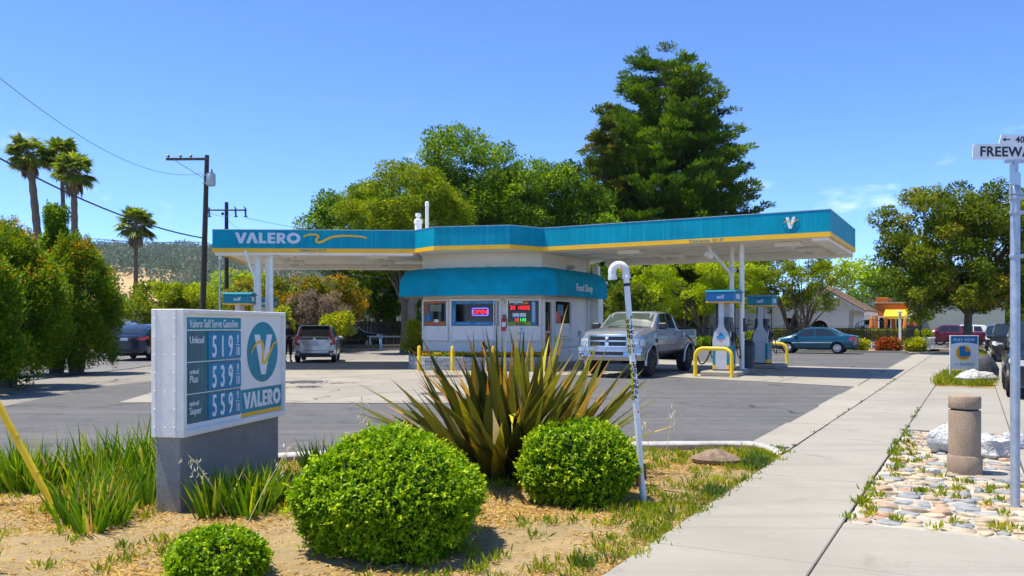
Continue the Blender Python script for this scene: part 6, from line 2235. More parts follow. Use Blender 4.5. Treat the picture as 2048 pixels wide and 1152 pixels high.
    # doors, handles, trim
    for x in (4.14, 3.0, 2.16):
        c.side_patch('door_gap', M_trim, t, (x, .72), (x + .014, .72), (x + .014, 1.39), (x, 1.39), .003, nu=1, nv=8)
    for x in (3.16, 2.32):
        c.side_patch('door_handle', P, t, (x, 1.24), (x + .2, 1.24), (x + .2, 1.285), (x, 1.285), .03, nu=2, nv=1)
    c.side_patch('side_trim', P, t, (1.5, .86), (4.1, .86), (4.1, .92), (1.5, .92), .016, nu=10, nv=1)
    c.side_patch('fender_badge', M_trim, t, (4.18, 1.0), (4.34, 1.0), (4.34, 1.12), (4.18, 1.12), .008, nu=2, nv=1)
    fl_ = c.side_patch('fuel_flap', M_letter, t, (1.45, 1.10), (1.66, 1.10), (1.66, 1.28), (1.45, 1.28), .01, (1,), 2, 2)
    mb = MB(); mb.box((.2 - L / 2 + .85, 0, 1.442), (1.85, 1.7, .02)); mb.build('bed_cover', M_trim, t)
    mb = MB(); mb.box((2.2 - L / 2 - 2.2, 0, .62), (.16, 1.8, .24), 0, 0, .03); mb.build('rear_bumper', M_chrome, t)
    c.end_patch('tail_lamp', M_tail, t, .78, .93, .95, 1.35, -1, .01, 2, 3, mirror=True)
    # chassis and axle
    mb = MB(); mb.box((0, 0, .56), (4.6, .9, .16)); mb.tube([(wx[1] - L / 2, -.8, R), (wx[1] - L / 2, .8, R)], .07, 8); mb.tube([(wx[0] - L / 2, -.8, R), (wx[0] - L / 2, .8, R)], .07, 8); mb.box((wx[1] - L / 2 + .3, 0, .48), (.5, .5, .2)); mb.build('chassis', M_trim, t)
    wheel_set(t, c, wx, R, .32, M_rimdark, 8, width_frac=.975)
    return t
tk = nd(-9.36, 25.55 + .0) + DV * 0
truck_axle = Vector((3.31, 25.43, 0))
truck_c = truck_axle + DV * (4.62 - 5.75 / 2)
pickup('lifted silver pickup truck facing the camera beside the right pump', (truck_c.x, truck_c.y, .016), rot_of(-DV))

def common_parts(c, t, P, gw, doors=(), handles=(), hz=.95, z0=.35, z1=.9):
    for x in doors:
        c.side_patch('door_gap', M_trim, t, (x, z0), (x + .012, z0), (x + .012, z1), (x, z1), .003, nu=1, nv=6)
    for x in handles:
        c.side_patch('door_handle', P, t, (x, hz), (x + .17, hz), (x + .17, hz + .03), (x, hz + .03), .022, nu=2, nv=1)

# ---- silver hatchback seen from behind
def hatchback(label, loc, rz):
    t = thing('hatchback', label, 'car', loc, rz)
    L, W = 4.06, .85
    P = car_paint('silver_paint', (.42, .43, .45), .6, .24)
    top = [(0, 1.02), (.04, 1.06), (.16, 1.30), (.30, 1.475), (.42, 1.52), (1.4, 1.53), (2.2, 1.48), (3.1, 1.03), (3.2, 1.0), (3.8, .86), (4.06, .70)]
    belt = [(0, .98), (.3, 1.0), (2.9, .92), (3.3, .88), (4.06, .66)]
    bot = [(0, .30), (.3, .22), (3.7, .20), (4.06, .24)]
    plan = [(0, .93), (.3, .99), (1.0, 1), (3.2, 1), (3.8, .95), (4.06, .86)]
    c = Car(L, W, top, belt, bot, plan, rw=.80, cab=.45, fc=.3, rc=.16, zone=.7)
    wx = (.72, 3.25); R = .30
    c.body('body', [P, M_trim], t, wx, R)
    w_ = c.top_patch('rear_window', M_carglass, t, .055, .30, .68, .58, .012, dx=-.012)
    c.side_patch('side_window', M_carglass, t, (.55, 1.0), (1.55, .98), (1.55, 1.42), (.75, 1.43))
    c.side_patch('side_window', M_carglass, t, (1.62, .98), (2.85, .95), (2.28, 1.36), (1.62, 1.42))
    mb = MB(); mb.box((.30 - L / 2, 0, 1.515), (.30, 1.16, .035), 0, 0, .014); mb.build('roof_spoiler', P, t)
    mb = MB(); mb.tube([(.7 - L / 2, 0, 1.53), (.62 - L / 2, 0, 1.62)], .008, 5); mb.build('aerial', M_trim, t)
    for sd in (1, -1):
        p0 = c.warp(0, sd * .66, .98)
        mb = MB()
        pts = [(.60, .70), (.80, .76), (.80, .98), (.69, 1.10), (.58, 1.36), (.535, 1.36), (.575, 1.10), (.60, .98)]
        vs = []
        for (y, z) in pts:
            xx = .02 + max(0, z - 1.06) * .42
            p = c.warp(max(0, .0), sd * y, z)
            vs.append((p[0] - .012 + max(0, z - 1.03) * .52, p[1] * 1.02, z))
        mb.add(vs + [(a + .05, b, z) for a, b, z in vs], [tuple(range(8)) if sd < 0 else tuple(range(7, -1, -1))] + [(i, (i + 1) % 8, 8 + (i + 1) % 8, 8 + i) for i in range(8)])
        tl_ = mb.build('tail_lamp', M_tail, t)
        mb = MB()
        pts = [(.56, .80), (.685, .82), (.685, .93), (.56, .95)]
        vs = [(c.warp(0, sd * y, z)[0] - .016, c.warp(0, sd * y, z)[1] * 1.02, z) for y, z in pts]
        mb.add(vs + [(a + .02, b, z) for a, b, z in vs], [(0, 1, 2, 3) if sd < 0 else (3, 2, 1, 0), (0, 4, 5, 1), (1, 5, 6, 2), (2, 6, 7, 3)]); mb.build('reverse_lamp', M_lampglass, tl_)
    c.end_patch('garnish', M_trim, t, -.56, .56, .955, 1.02, -1, .012, 8, 1)
    mb = MB(); mb.box((c.warp(0, 0, .98)[0] - .02, 0, .985), (.02, .10, .055), 0, 0, .008); mb.build('badge', M_chrome, t)
    mb = MB(); mb.box((c.warp(0, 0, .82)[0] - .014, 0, .815), (.02, .31, .155), 0, 0, .004); mb.build('number_plate', M_plate, t)
    for pts in ([(-.52, .955), (-.33, .74), (.33, .74), (.52, .955)], [(-.60, .70), (-.52, .52), (.52, .52), (.60, .70)]):
        mb = MB()
        mb.tube([(c.warp(0, y, z)[0] - .003, y, z) for y, z in bezier_chain(pts, 4)], .008, 4); mb.build('hatch_gap', M_trim, t)
    c.end_patch('bumper_valance', M_trim, t, -.62, .62, .24, .40, -1, .014, 8, 2)
    mb = MB(); mb.tube([(c.warp(0, y, z)[0] - .018, y, z) for y, z in [(-.74, .40), (-.60, .40), (-.50, .445), (.50, .445), (.60, .40), (.74, .40)]], .012, 5); mb.build('bumper_trim', P, t)
    for sd in (1, -1):
        c.end_patch('bumper_vent', M_trim, t, sd * .56 if sd > 0 else -.74, .74 if sd > 0 else -.56, .42, .48, -1, .012, 3, 1)
    mirror_parts(c, t, 2.75, 1.0, P)
    common_parts(c, t, P, 0, (.95, 1.6, 2.72), (1.05, 1.85), .86, .32, .95)
    c.side_patch('headlamp', M_lampglass, t, (3.5, .66), (3.95, .62), (3.9, .76), (3.5, .84))
    wheel_set(t, c, wx, R, .19, M_rim, 10)
    return t
hv = Vector((-.15, .989, 0))
hc = Vector((-8.15, 35.0, 0)) + hv * (4.06 / 2 - .72)
hatchback('silver hatchback seen from behind at the left fuel pumps', (hc.x, hc.y, .016), rot_of(hv))

# ---- generic saloon / SUV / van
def generic_car(name, label, loc, rz, col, kind='sedan', group=None, L=None, W=None, rim=None, detail=True, roofcol=None, metal=.35, wheels_=True):
    t = thing(name, label, 'car', loc, rz, group)
    P = car_paint('paint_%02d%02d%02d' % tuple(int(99 * x) for x in col), col, metal, .25)
    if kind == 'sedan':
        L = L or 4.54; W = W or .88
        top = [(0, .94), (.06, 1.0), (.55, 1.06), (.72, 1.09), (1.35, 1.40), (1.75, 1.455), (2.35, 1.46), (2.75, 1.41), (3.45, 1.0), (3.6, .97), (4.2, .85), (4.44, .70), (4.54, .60)]
        belt = [(0, .90), (.6, 1.0), (1.2, .96), (3.2, .90), (3.6, .86), (4.2, .76), (4.54, .54)]
        wx = (.98, 3.58); R = .315; cab = .45
        wins = [((.98, 1.0), (2.12, .97), (2.12, 1.37), (1.45, 1.36)), ((2.19, .97), (3.22, .94), (2.72, 1.33), (2.19, 1.38))]
        rear = (.72, 1.33, .62, .52); front = (3.42, 2.80, .68, .56)
        head = ((4.02, .66), (4.40, .60), (4.36, .68), (4.0, .78)); tail = ((.02, .70), (.30, .74), (.30, .90), (.03, .93))
        bot = [(0, .34), (.3, .24), (4.1, .21), (4.54, .26)]; rc_ = .2; fc_ = .36
    elif kind == 'suv':
        L = L or 4.75; W = W or .95
        top = [(0, 1.12), (.06, 1.2), (.30, 1.62), (.5, 1.72), (1.9, 1.77), (2.6, 1.70), (3.35, 1.16), (3.5, 1.13), (4.3, 1.02), (4.65, .88), (4.75, .78)]
        belt = [(0, 1.08), (.5, 1.12), (3.2, 1.06), (3.6, 1.02), (4.4, .90), (4.75, .70)]
        wx = (.95, 3.72); R = .36; cab = .5
        wins = [((.55, 1.14), (1.25, 1.14), (1.25, 1.62), (.75, 1.60)), ((1.32, 1.14), (2.20, 1.12), (2.20, 1.65), (1.32, 1.64)), ((2.28, 1.12), (3.1, 1.09), (2.62, 1.60), (2.28, 1.64))]
        rear = (.08, .29, .74, .64); front = (3.28, 2.66, .76, .66)
        head = ((4.30, .82), (4.66, .76), (4.62, .90), (4.28, .96)); tail = ((.02, .85), (.22, .9), (.22, 1.12), (.03, 1.12))
        bot = [(0, .40), (.3, .30), (4.3, .27), (4.75, .32)]; rc_ = .12; fc_ = .3
    elif kind == 'fastback':
        L = L or 4.70; W = W or .94
        top = [(0, .98), (.05, 1.06), (.30, 1.16), (.9, 1.40), (1.6, 1.56), (2.2, 1.61), (2.7, 1.56), (3.6, 1.06), (4.3, .92), (4.6, .76), (4.7, .62)]
        belt = [(0, .94), (.6, 1.06), (3.2, 1.0), (3.7, .94), (4.4, .80), (4.7, .56)]
        wx = (.92, 3.8); R = .34; cab = .48
        wins = [((1.0, 1.1), (2.0, 1.07), (2.0, 1.48), (1.45, 1.44)), ((2.08, 1.07), (3.3, 1.03), (2.7, 1.47), (2.08, 1.53))]
        rear = (.36, 1.45, .62, .62); front = (3.52, 2.75, .72, .62)
        head = ((4.2, .74), (4.55, .68), (4.5, .78), (4.2, .86)); tail = ((.02, .90), (.40, .96), (.40, 1.06), (.03, 1.05))
        bot = [(0, .36), (.3, .22), (4.3, .20), (4.7, .26)]; rc_ = .2; fc_ = .36
    else:   # pickup
        L = L or 5.4; W = W or .95
        top = [(0, 1.22), (1.75, 1.22), (1.85, 1.26), (2.0, 1.66), (2.2, 1.74), (3.1, 1.75), (3.35, 1.70), (3.95, 1.24), (4.1, 1.22), (5.0, 1.12), (5.32, 1.0), (5.4, .9)]
        belt = [(0, 1.18), (1.8, 1.18), (3.9, 1.18), (4.2, 1.12), (5.0, 1.0), (5.4, .82)]
        wx = (1.05, 4.45); R = .37; cab = .5
        wins = [((2.06, 1.2), (2.75, 1.2), (2.75, 1.66), (2.16, 1.64)), ((2.82, 1.2), (3.72, 1.2), (3.26, 1.62), (2.82, 1.67))]
        rear = (1.86, 2.0, .74, .68); front = (3.88, 3.4, .76, .66)
        head = ((4.95, .88), (5.3, .84), (5.28, .98), (4.95, 1.04)); tail = ((.02, .85), (.14, .85), (.14, 1.16), (.02, 1.16))
        bot = [(0, .50), (.3, .44), (4.9, .40), (5.4, .46)]; rc_ = .05; fc_ = .25
    plan = [(0, .93), (.35, .99), (1.0, 1), (L - 1.0, 1), (L - .3, .94), (L, .86)]
    c = Car(L, W, top, belt, bot, plan, rw=.78, cab=cab, fc=fc_, rc=rc_, zone=.75)
    c.body('body', [P, M_trim], t, wx, R)
    if roofcol is not None:
        c.top_patch('roof_panel', roofcol, t, rear[1] + .1, front[1] - .05, .62, .62, .012)
        for sd in (1, -1):
            c.side_patch('roof_side', roofcol, t, (rear[1], wins[0][3][1] + .02), (front[1] - .02, wins[-1][2][1] + .04), (front[1] - .15, c.top(2.5) - .08), (rear[1] + .15, c.top(2.2) - .08), .01, (sd,))
    c.top_patch('windscreen', M_carglass, t, front[0], front[1], front[2], front[3], .010)
    c.top_patch('rear_window', M_carglass, t, rear[0], rear[1], rear[2], rear[3], .010, dx=-.008)
    for w in wins:
        c.side_patch('side_window', M_carglass, t, *w)
    c.side_patch('headlamp', M_lampglass, t, *head, .008)
    c.side_patch('tail_lamp', M_tail, t, *tail, .008)
    hz_ = head[1][1]; hz2 = head[1][1] + .12
    c.end_patch('headlamp', M_lampglass, t, .50, .80, hz_ - .01, hz2, 1, .012, 4, 2, mirror=True)
    c.end_patch('grille', M_trim, t, -.42, .42, hz_ - .06, hz2 - .01, 1, .012, 6, 2)
    c.end_patch('lower_grille', M_trim, t, -.6, .6, c.bot(L) + .06, c.bot(L) + .2, 1, .012, 6, 2)
    c.end_patch('front_plate', M_plate, t, -.16, .16, c.bot(L) + .22, c.bot(L) + .33, 1, .016, 2, 1)
    tz = tail[0][1]; tz2 = tail[3][1]
    c.end_patch('tail_lamp', M_tail, t, .52, .82, tz, tz2 - .02, -1, .010, 3, 2, mirror=True)
    c.end_patch('number_plate', M_plate, t, -.16, .16, tz - .02, tz + .11, -1, .014, 2, 1)
    c.end_patch('rear_valance', M_trim, t, -.7, .7, c.bot(0) + .02, c.bot(0) + .18, -1, .010, 6, 2)
    mirror_parts(c, t, front[0] - .28, c.belt(front[0] - .3) + .06, P)
    zz = c.belt(2.3)
    common_parts(c, t, P, 0, [w[0][0] - .02 for w in wins[1:]] + [wins[-1][1][0] - .05], [w[0][0] + .08 for w in wins[-2:]], zz - .10, c.bot(2) + .1, zz - .02)
    if wheels_:
        wheel_set(t, c, wx, R, .21, rim or M_rim, 10)
    return t, c, P

t, c, P = generic_car('sedan', 'teal blue four-door sedan parked side-on by the iron fence', (16.9, 47.0, .008), rot_of(-NV), (.008, .085, .13), 'sedan', metal=.4)
c.side_patch('door_strip', M_lampglass, t, (1.25, .60), (3.35, .58), (3.35, .61), (1.25, .63), .012, nu=8, nv=1)
c.side_patch('turn_lamp', M_amber, t, (3.98, .72), (4.12, .71), (4.1, .78), (3.97, .80), .012, nu=2, nv=1)
lv = Vector((-.12, .993, 0))
generic_car('sedan', 'dark blue fastback sedan seen from behind beyond the tall shrubs', (-16.9, 38.4, .01), rot_of(lv), (.012, .022, .05), 'fastback', metal=.5, rim=M_rimdark)
generic_car('suv', 'dark grey SUV beyond the dark blue fastback sedan', (-26.4, 58.0, .01), rot_of(lv), (.06, .055, .05), 'suv', metal=.3)
generic_car('suv', 'dark teal SUV farthest up the left street under the olive tree', (-28.8, 69, .01), rot_of(lv), (.02, .05, .06), 'suv')
generic_car('suv', 'black SUV with beige lower sides behind the left iron fence', (-11.2, 58.5, 0), rot_of((1, .05)), (.012, .012, .012), 'suv')
# parked along the right-hand kerb, noses to the camera
def kerb_car(name, label, d, n, col, kind, **k):
    p = nd(n, d)
    return generic_car(name, label, (p.x, p.y, -.12), rot_of(-DV), col, kind, 'cars parked along the right kerb', **k)
kerb_car('suv', 'black SUV at the right edge, nearest of the cars parked along the kerb', 23.9, 1.56, (.012, .012, .014), 'suv', rim=M_rimdark)
kerb_car('suv', 'dark blue black SUV second in the row parked along the kerb', 46.2, 1.58, (.012, .016, .028), 'suv')
kerb_car('suv', 'black SUV with amber lamp third in the row parked along the kerb', 66, 1.5, (.012, .012, .012), 'suv')
kerb_car('suv', 'grey SUV farthest in the row parked along the kerb', 78, 1.6, (.2, .2, .21), 'suv')
for k, (n, d, col, kind, lb) in enumerate([(8.6, 128, (.7, .7, .72), 'suv', 'white SUV far down the street, left of the dark parked row'),
                                          (12.5, 108, (.65, .66, .68), 'sedan', 'white sedan far away at the right frame edge'),
                                          (4.6, 150, (.55, .56, .6), 'sedan', 'pale sedan farthest down the street')]):
    p = nd(n, d)
    generic_car(kind, lb, (p.x, p.y, -.12), rot_of(-DV), col, kind)
p = nd(-.6, 74)
generic_car('pickup_truck', 'maroon pickup crossing side-on behind the lottery sign tree', (p.x - 1.2, p.y, -.09), rot_of(-NV), (.16, .012, .035), 'pickup', metal=.2)
p = nd(-1.2, 80)
generic_car('suv', 'white SUV parked behind the maroon pickup', (p.x, p.y, -.09), rot_of(-NV), (.68, .69, .71), 'suv', metal=0)
p = nd(-9.3, 72)
generic_car('suv', 'white SUV parked behind the hedge and iron fence', (p.x, p.y, -.09), rot_of(-NV), (.68, .69, .71), 'suv', metal=0)

# filler nozzle hose from the pump to the pickup
mb = MB()
tw = truck_c
fp = tw + (-DV) * (1.55 - 5.75 / 2) + NV * 1.0
pp_ = nd(-7.05, 26.1)
pts = [Vector((fp.x, fp.y, 1.19)), Vector((fp.x + .12, fp.y - .04, 1.16)), Vector((fp.x + .3, fp.y - .12, .85)), Vector(((fp.x + pp_.x) / 2, (fp.y + pp_.y) / 2, .32)), Vector((pp_.x - .25, pp_.y + .1, .55)), Vector((pp_.x - .05, pp_.y, 1.4)), Vector((pp_.x, pp_.y, 2.2))]
out = []
for i in range(len(pts) - 1):
    p0 = pts[max(i - 1, 0)]; p1 = pts[i]; p2 = pts[i + 1]; p3 = pts[min(i + 2, len(pts) - 1)]
    for k in range(7):
        u_ = k / 7
        out.append(.5 * ((2 * p1) + (-p0 + p2) * u_ + (2 * p0 - 5 * p1 + 4 * p2 - p3) * u_ * u_ + (-p0 + 3 * p1 - 3 * p2 + p3) * u_ ** 3))
out.append(pts[-1])
mb.tube(out, .022, 7)
tag(mb.build('fuel_hose', M_black, None, 60), 'black fuel hose running from the right pump into the pickup', 'hose')

# ================================================================== PERSON at the left pump
def skin_mesh(name, joints, bones, mat, parent, sub=2):
    """joints: {key: (co, radius)}; bones: list of (a,b)"""
    keys = list(joints)
    me = bpy.data.meshes.new(name)
    me.from_pydata([joints[k][0] for k in keys], [(keys.index(a), keys.index(b)) for a, b in bones], [])
    o = bpy.data.objects.new(name, me)
    COL.objects.link(o)
    o.modifiers.new('skin', 'SKIN')
    for i, k in enumerate(keys):
        r = joints[k][1]
        sv = me.skin_vertices[0].data[i]
        sv.radius = (r, r) if not hasattr(r, '__len__') else r
        sv.use_root = (i == 0)
    ms = o.modifiers.new('sub', 'SUBSURF'); ms.levels = sub; ms.render_levels = sub
    em_ = evaluated_mesh(o, name)
    bpy.data.objects.remove(o)
    em_.materials.clear(); em_.materials.append(mat)
    em_.polygons.foreach_set('use_smooth', np.ones(len(em_.polygons), dtype=bool))
    return link(bpy.data.objects.new(name, em_), parent)
def person():
    t = thing('person', 'person in dark clothes looking down at their hands beside the hatchback', 'person', (-9.42, 35.4, .016), rad(-58))
    M_skin = M('skin', (.36, .20, .13), .5, var=.1)
    M_cloth = M('dark_cloth', (.018, .02, .028), .9, var=.3, scale=9)
    M_trous = M('dark_trousers', (.014, .014, .018), .9, var=.3, scale=9)
    M_hair = M('dark_hair', (.012, .009, .008), .6, var=.3)
    # local +x is the way the person faces
    J = {'pel': ((0, 0, .92), (.13, .155)), 'bel': ((.0, 0, 1.06), (.10, .135)), 'che': ((-.01, 0, 1.26), (.115, .16)), 'nek': ((.01, 0, 1.40), .06), 'nk2': ((.05, 0, 1.45), .052), 'hed': ((.09, 0, 1.53), (.088, .076)), 'crn': ((.07, 0, 1.615), (.07, .065)),
         'hl': ((0, .095, .86), .09), 'kl': ((.02, .11, .48), .062), 'al': ((-.02, .115, .10), .038), 'tl': ((.14, .13, .035), .032),
         'hr': ((0, -.095, .86), .09), 'kr': ((.02, -.11, .48), .062), 'ar': ((-.02, -.115, .10), .038), 'tr': ((.14, -.13, .035), .032),
         'sl': ((-.01, .18, 1.34), .062), 'el': ((-.02, .245, 1.08), .046), 'wl': ((.20, .12, 1.06), .032), 'fl': ((.28, .07, 1.09), .030),
         'sr': ((-.01, -.18, 1.34), .062), 'er': ((-.02, -.245, 1.08), .046), 'wr': ((.20, -.12, 1.06), .032), 'fr': ((.28, -.07, 1.09), .030)}
    Bn = [('pel', 'bel'), ('bel', 'che'), ('che', 'nek'), ('nek', 'nk2'), ('nk2', 'hed'), ('hed', 'crn'), ('pel', 'hl'), ('hl', 'kl'), ('kl', 'al'), ('al', 'tl'), ('pel', 'hr'), ('hr', 'kr'), ('kr', 'ar'), ('ar', 'tr'),
          ('che', 'sl'), ('sl', 'el'), ('el', 'wl'), ('wl', 'fl'), ('che', 'sr'), ('sr', 'er'), ('er', 'wr'), ('wr', 'fr')]
    skin_mesh('body', J, Bn, M_skin, t)
    g = .014
    up = {k: (J[k][0], tuple(x + g for x in J[k][1]) if hasattr(J[k][1], '__len__') else J[k][1] + g) for k in ('pel', 'bel', 'che', 'sl', 'el', 'sr', 'er')}
    up['ml'] = ((.06, .195, 1.07), .052); up['mr'] = ((.06, -.195, 1.07), .052); up['nek'] = ((.0, 0, 1.375), .075)
    skin_mesh('jacket', up, [('pel', 'bel'), ('bel', 'che'), ('che', 'nek'), ('che', 'sl'), ('sl', 'el'), ('el', 'ml'), ('che', 'sr'), ('sr', 'er'), ('er', 'mr')], M_cloth, t)
    lo_ = {'pel': ((0, 0, .93), (.135, .16)), 'hl': ((0, .095, .86), .10), 'kl': ((.02, .11, .48), .075), 'cl': ((.0, .113, .26), .062), 'hr': ((0, -.095, .86), .10), 'kr': ((.02, -.11, .48), .075), 'cr': ((0, -.113, .26), .062)}
    skin_mesh('trousers', lo_, [('pel', 'hl'), ('hl', 'kl'), ('kl', 'cl'), ('pel', 'hr'), ('hr', 'kr'), ('kr', 'cr')], M_trous, t)
    mb = MB(); blob(mb, (.055, 0, 1.60), (.105, .095, .095), 4, 14, .03); blob(mb, (.0, 0, 1.54), (.06, .085, .10), 5, 12, .04); mb.build('hair', M_hair, t, 60)
    for s in (1, -1):
        mb = MB(); blob(mb, (.05, s * .12, .035), (.14, .048, .045), 6, 12, .02, 0, -.034); mb.build('shoe', M_trous, t, 60)
        h = MB()
        for k in range(4):
            y0 = s * (.05 + .018 * k - .03)
            h.tube([(.29, s * .07 + (k - 1.5) * .016, 1.10), (.325, s * .05 + (k - 1.5) * .015, 1.115), (.335, s * .03 + (k - 1.5) * .014, 1.135)], [.010, .009, .007], 6)
        h.tube([(.25, s * .045, 1.10), (.285, s * .03, 1.125), (.30, s * .02, 1.14)], [.011, .010, .008], 6)
        h.build('fingers', M_skin, t, 60)
    # face: brow, nose, eyes, mouth
    mb = MB(); blob(mb, (.175, 0, 1.52), (.02, .013, .024), 1, 8, .02); mb.build('nose', M_skin, t, 60)
    for s in (1, -1):
        mb = MB(); blob(mb, (.164, s * .033, 1.545), (.008, .013, .009), 1, 8, 0); mb.build('eye', M_black, t, 60)
        mb = MB(); blob(mb, (.08, s * .085, 1.525), (.02, .01, .03), 1, 8, .02); mb.build('ear', M_skin, t, 60)
    mb = MB(); mb.box((.167, 0, 1.482), (.012, .045, .008)); mb.build('mouth', M_red, t)
    ph = MB(); ph.box((0, 0, 0), (.012, .07, .14), 0, 0, .006)
    o = ph.build('phone', M_black, None, None, (-9.42 + .34 * math.cos(rad(-58)), 35.4 + .34 * math.sin(rad(-58)), 1.15)); o.rotation_euler = (0, rad(-40), rad(-58))
    tag(o, 'dark phone held in front of the person at the left pump', 'phone')
person()
# ================================================================== STREET FURNITURE IN FRONT
# leaning white vent pipe with stickers
def vent_pipe():
    t = thing('vent_pipe', 'leaning white gas marker pipe with hooked top and yellow stickers', 'pipe', (1.125, 7.2, 0))
    lean = math.atan2(-.155, 2.0)
    t.rotation_euler = (0, lean, 0)
    M_pipe = M('pipe_white', (.74, .75, .77), .45, var=.10, scale=9, bmp=.2, bscale=25, fine=.04)
    M_rust = M('rust', (.30, .13, .04), .9, var=.4, scale=25)
    M_ylabel = M('label_yellow', (.82, .74, .02), .5, var=.06)
    mb = MB(); mb.tube([(0, 0, -.1), (0, 0, 1.95)], .026, 16); mb.build('pipe', M_pipe, t, 40)
    pts = [(0, 0, 1.92), (0, 0, 1.98)] + [(-.058 + .058 * math.cos(a), 0, 1.98 + .058 * math.sin(a)) for a in np.linspace(.2, PI, 9)] + [(-.116, 0, 1.94)]
    mb = MB(); mb.tube(pts, .034, 16); mb.build('hook', M_pipe, t, 50)
    mb = MB(); mb.lathe([(.037, 1.915), (.037, 1.945), (.033, 1.95)], 16); mb.build('collar', M_pipe, t, 40)
    mb = MB(); mb.lathe([(.039, -.03), (.039, 0.0), (.031, .0)], 16, (-.116, 0, 1.945)); mb.build('collar', M_pipe, t, 40)
    mb = MB(); mb.tube([(-.04, -.03, 2.03), (-.055, -.037, 2.01), (-.05, -.04, 1.97)], .004, 5); mb.build('clip', M_yel, t)
    mb = MB(); mb.lathe([(.0275, 1.85), (.0275, 1.875)], 16); mb.build('band', M_ink, t, 40)
    def wrap(name, z0, z1, a0, a1, mat, r=.0285):
        mb = MB(); n = 6
        for i in range(n + 1):
            a = a0 + (a1 - a0) * i / n
            mb.v += [(r * math.cos(a), r * math.sin(a), z0), (r * math.cos(a), r * math.sin(a), z1)]
        for i in range(n):
            mb.f.append([2 * i, 2 * i + 2, 2 * i + 3, 2 * i + 1]); mb.m.append(0)
        return mb.build(name, mat, t, 60)
    f = -PI / 2
    wrap('label', 1.27, 1.58, f - 1.35, f - .42, M_ylabel)
    wrap('label', 1.27, 1.60, f - .40, f + 1.2, M_letter)
    wrap('label', .87, 1.20, f - 1.35, f - .42, M_ylabel)
    wrap('label', .87, 1.22, f - .40, f + 1.2, M_letter)
    wrap('label', .72, .80, f - .9, f + .9, M_letter)
    wrap('label_mark', .765, .785, f + .25, f + .65, M_red, .0290)
    wrap('label_mark', .765, .785, f - .75, f - .35, M_ylabel, .0290)
    wrap('label_mark', 1.145, 1.165, f + .25, f + .65, M_red, .0290)
    def vertical(word, a, z_top, size, step):
        for k, ch in enumerate(word):
            if ch == ' ':
                continue
            x, y = .0297 * math.cos(a), .0297 * math.sin(a)
            text('letter', ch, size, M_ink, (x, y, z_top - step * (k + 1)), (-math.sin(a), math.cos(a), 0), parent=t, bold=.03, align='CENTER', depth=.001)
    vertical('WARNING', f - .85, 1.575, .045, .042)
    vertical('GAS', f - .12, 1.53, .045, .044)
    vertical('PIPELINE', f + .48, 1.605, .042, .0405)
    vertical('PELIGRO', f - .85, 1.195, .045, .045)
    vertical('TUBERIA', f - .05, 1.215, .046, .047)
    vertical('DE GAS', f + .52, 1.195, .046, .045)
    mb = MB(); mb.lathe([(.029, .02), (.029, .10), (.0285, .16)], 14); mb.build('bare_foot', M_lettergrey, t, 40)
    mb = MB(); mb.box((-.034, -.02, .20), (.03, .04, .12), .4, 0, .008); mb.build('rust_flap', M_rust, t)
    mb = MB(); mb.box((.033, -.012, .26), (.012, .03, .14), .2, 0, .004); mb.build('rust_flap', M_rust, t)
vent_pipe()

# stone bollard
M_agg = M('aggregate', (.33, .24, .165), .9, var=.12, scale=6, bmp=.6, bscale=90, bdist=.006, fine=.35, fscale=140)
bo = thing('stone_bollard', 'round brown aggregate bollard standing on the cobbles', 'bollard', (4.58, 8.52, .01))
mb = MB(); mb.lathe([(.158, 0), (.162, .01), (.162, .18), (.152, .195)], 32); mb.build('base', M_agg, bo, 35)
mb = MB(); mb.lathe([(.148, .19), (.148, .635), (.143, .645)], 32); mb.build('shaft', M_agg, bo, 35)
mb = MB(); mb.lathe([(.125, .64), (.125, .67)], 24); mb.build('groove', M_trim, bo, 35)
mb = MB(); mb.lathe([(.146, .665), (.149, .672), (.149, .775), (.14, .79), (.07, .80), (.005, .80)], 32); mb.build('cap', M_agg, bo, 35)
mb = MB(); mb.box((-.3, .05, .02), (.12, .1, .09), .3, 0, .01); o = mb.build('paving_brick', M_white_rock, None, None, (4.55, 8.45, 0)); tag(o, 'white concrete block at the foot of the stone bollard', 'block')
mb = MB(); mb.box((0, 0, .006), (.9, .5, .012), RZ_N, 0, .004); o = mb.build('footing', M_conc, None, None, (4.85, 8.4, .008)); tag(o, 'flat concrete footing under the stone bollard', 'footing')

# street name sign
sp = thing('street_sign', 'galvanized pole with white street name blades at the right edge', 'street sign', (4.135, 6.92, 0))
M_galv = M('galvanized', (.42, .46, .52), .45, .55, var=.18, scale=14, bmp=.15, bscale=40, fine=.06)
M_blade = M('sign_white', (.84, .84, .84), .5, var=.08, scale=5, fine=.03)
M_blade2 = M('sign_bluewhite', (.42, .58, .68), .5, var=.08)
M_signink = M('sign_ink', (.02, .022, .04), .6, var=.1)
mb = MB(); mb.lathe([(.037, -.05), (.036, 2.58), (.034, 2.6)], 20); mb.build('pole', M_galv, sp, 40)
for z in (2.06, 2.42, 2.54):
    mb = MB(); mb.lathe([(.041, z), (.043, z + .005), (.043, z + .03), (.041, z + .035)], 20); mb.box((.05, 0, z + .017), (.03, .03, .028)); mb.build('band_clamp', M_galv, sp, 40)
mb = MB(); mb.lathe([(.045, 2.585), (.045, 2.64), (.03, 2.66)], 16); mb.build('cap', M_galv, sp, 40)
b2 = MB(); F2 = Face((0, 0), (.62, .78))
F2.rect(b2, -.30, .30, 2.65, 2.80, .003, .006); o = b2.build('blade', M_blade2, sp)
mb = MB(); mb.box((0, 0, 2.82), (.035, .035, .09)); mb.box((.0, 0, 2.855), (.17, .028, .022)); mb.build('bracket', M_galv, sp)
F1 = Face((0, 0), (1, .06))
mb = MB()
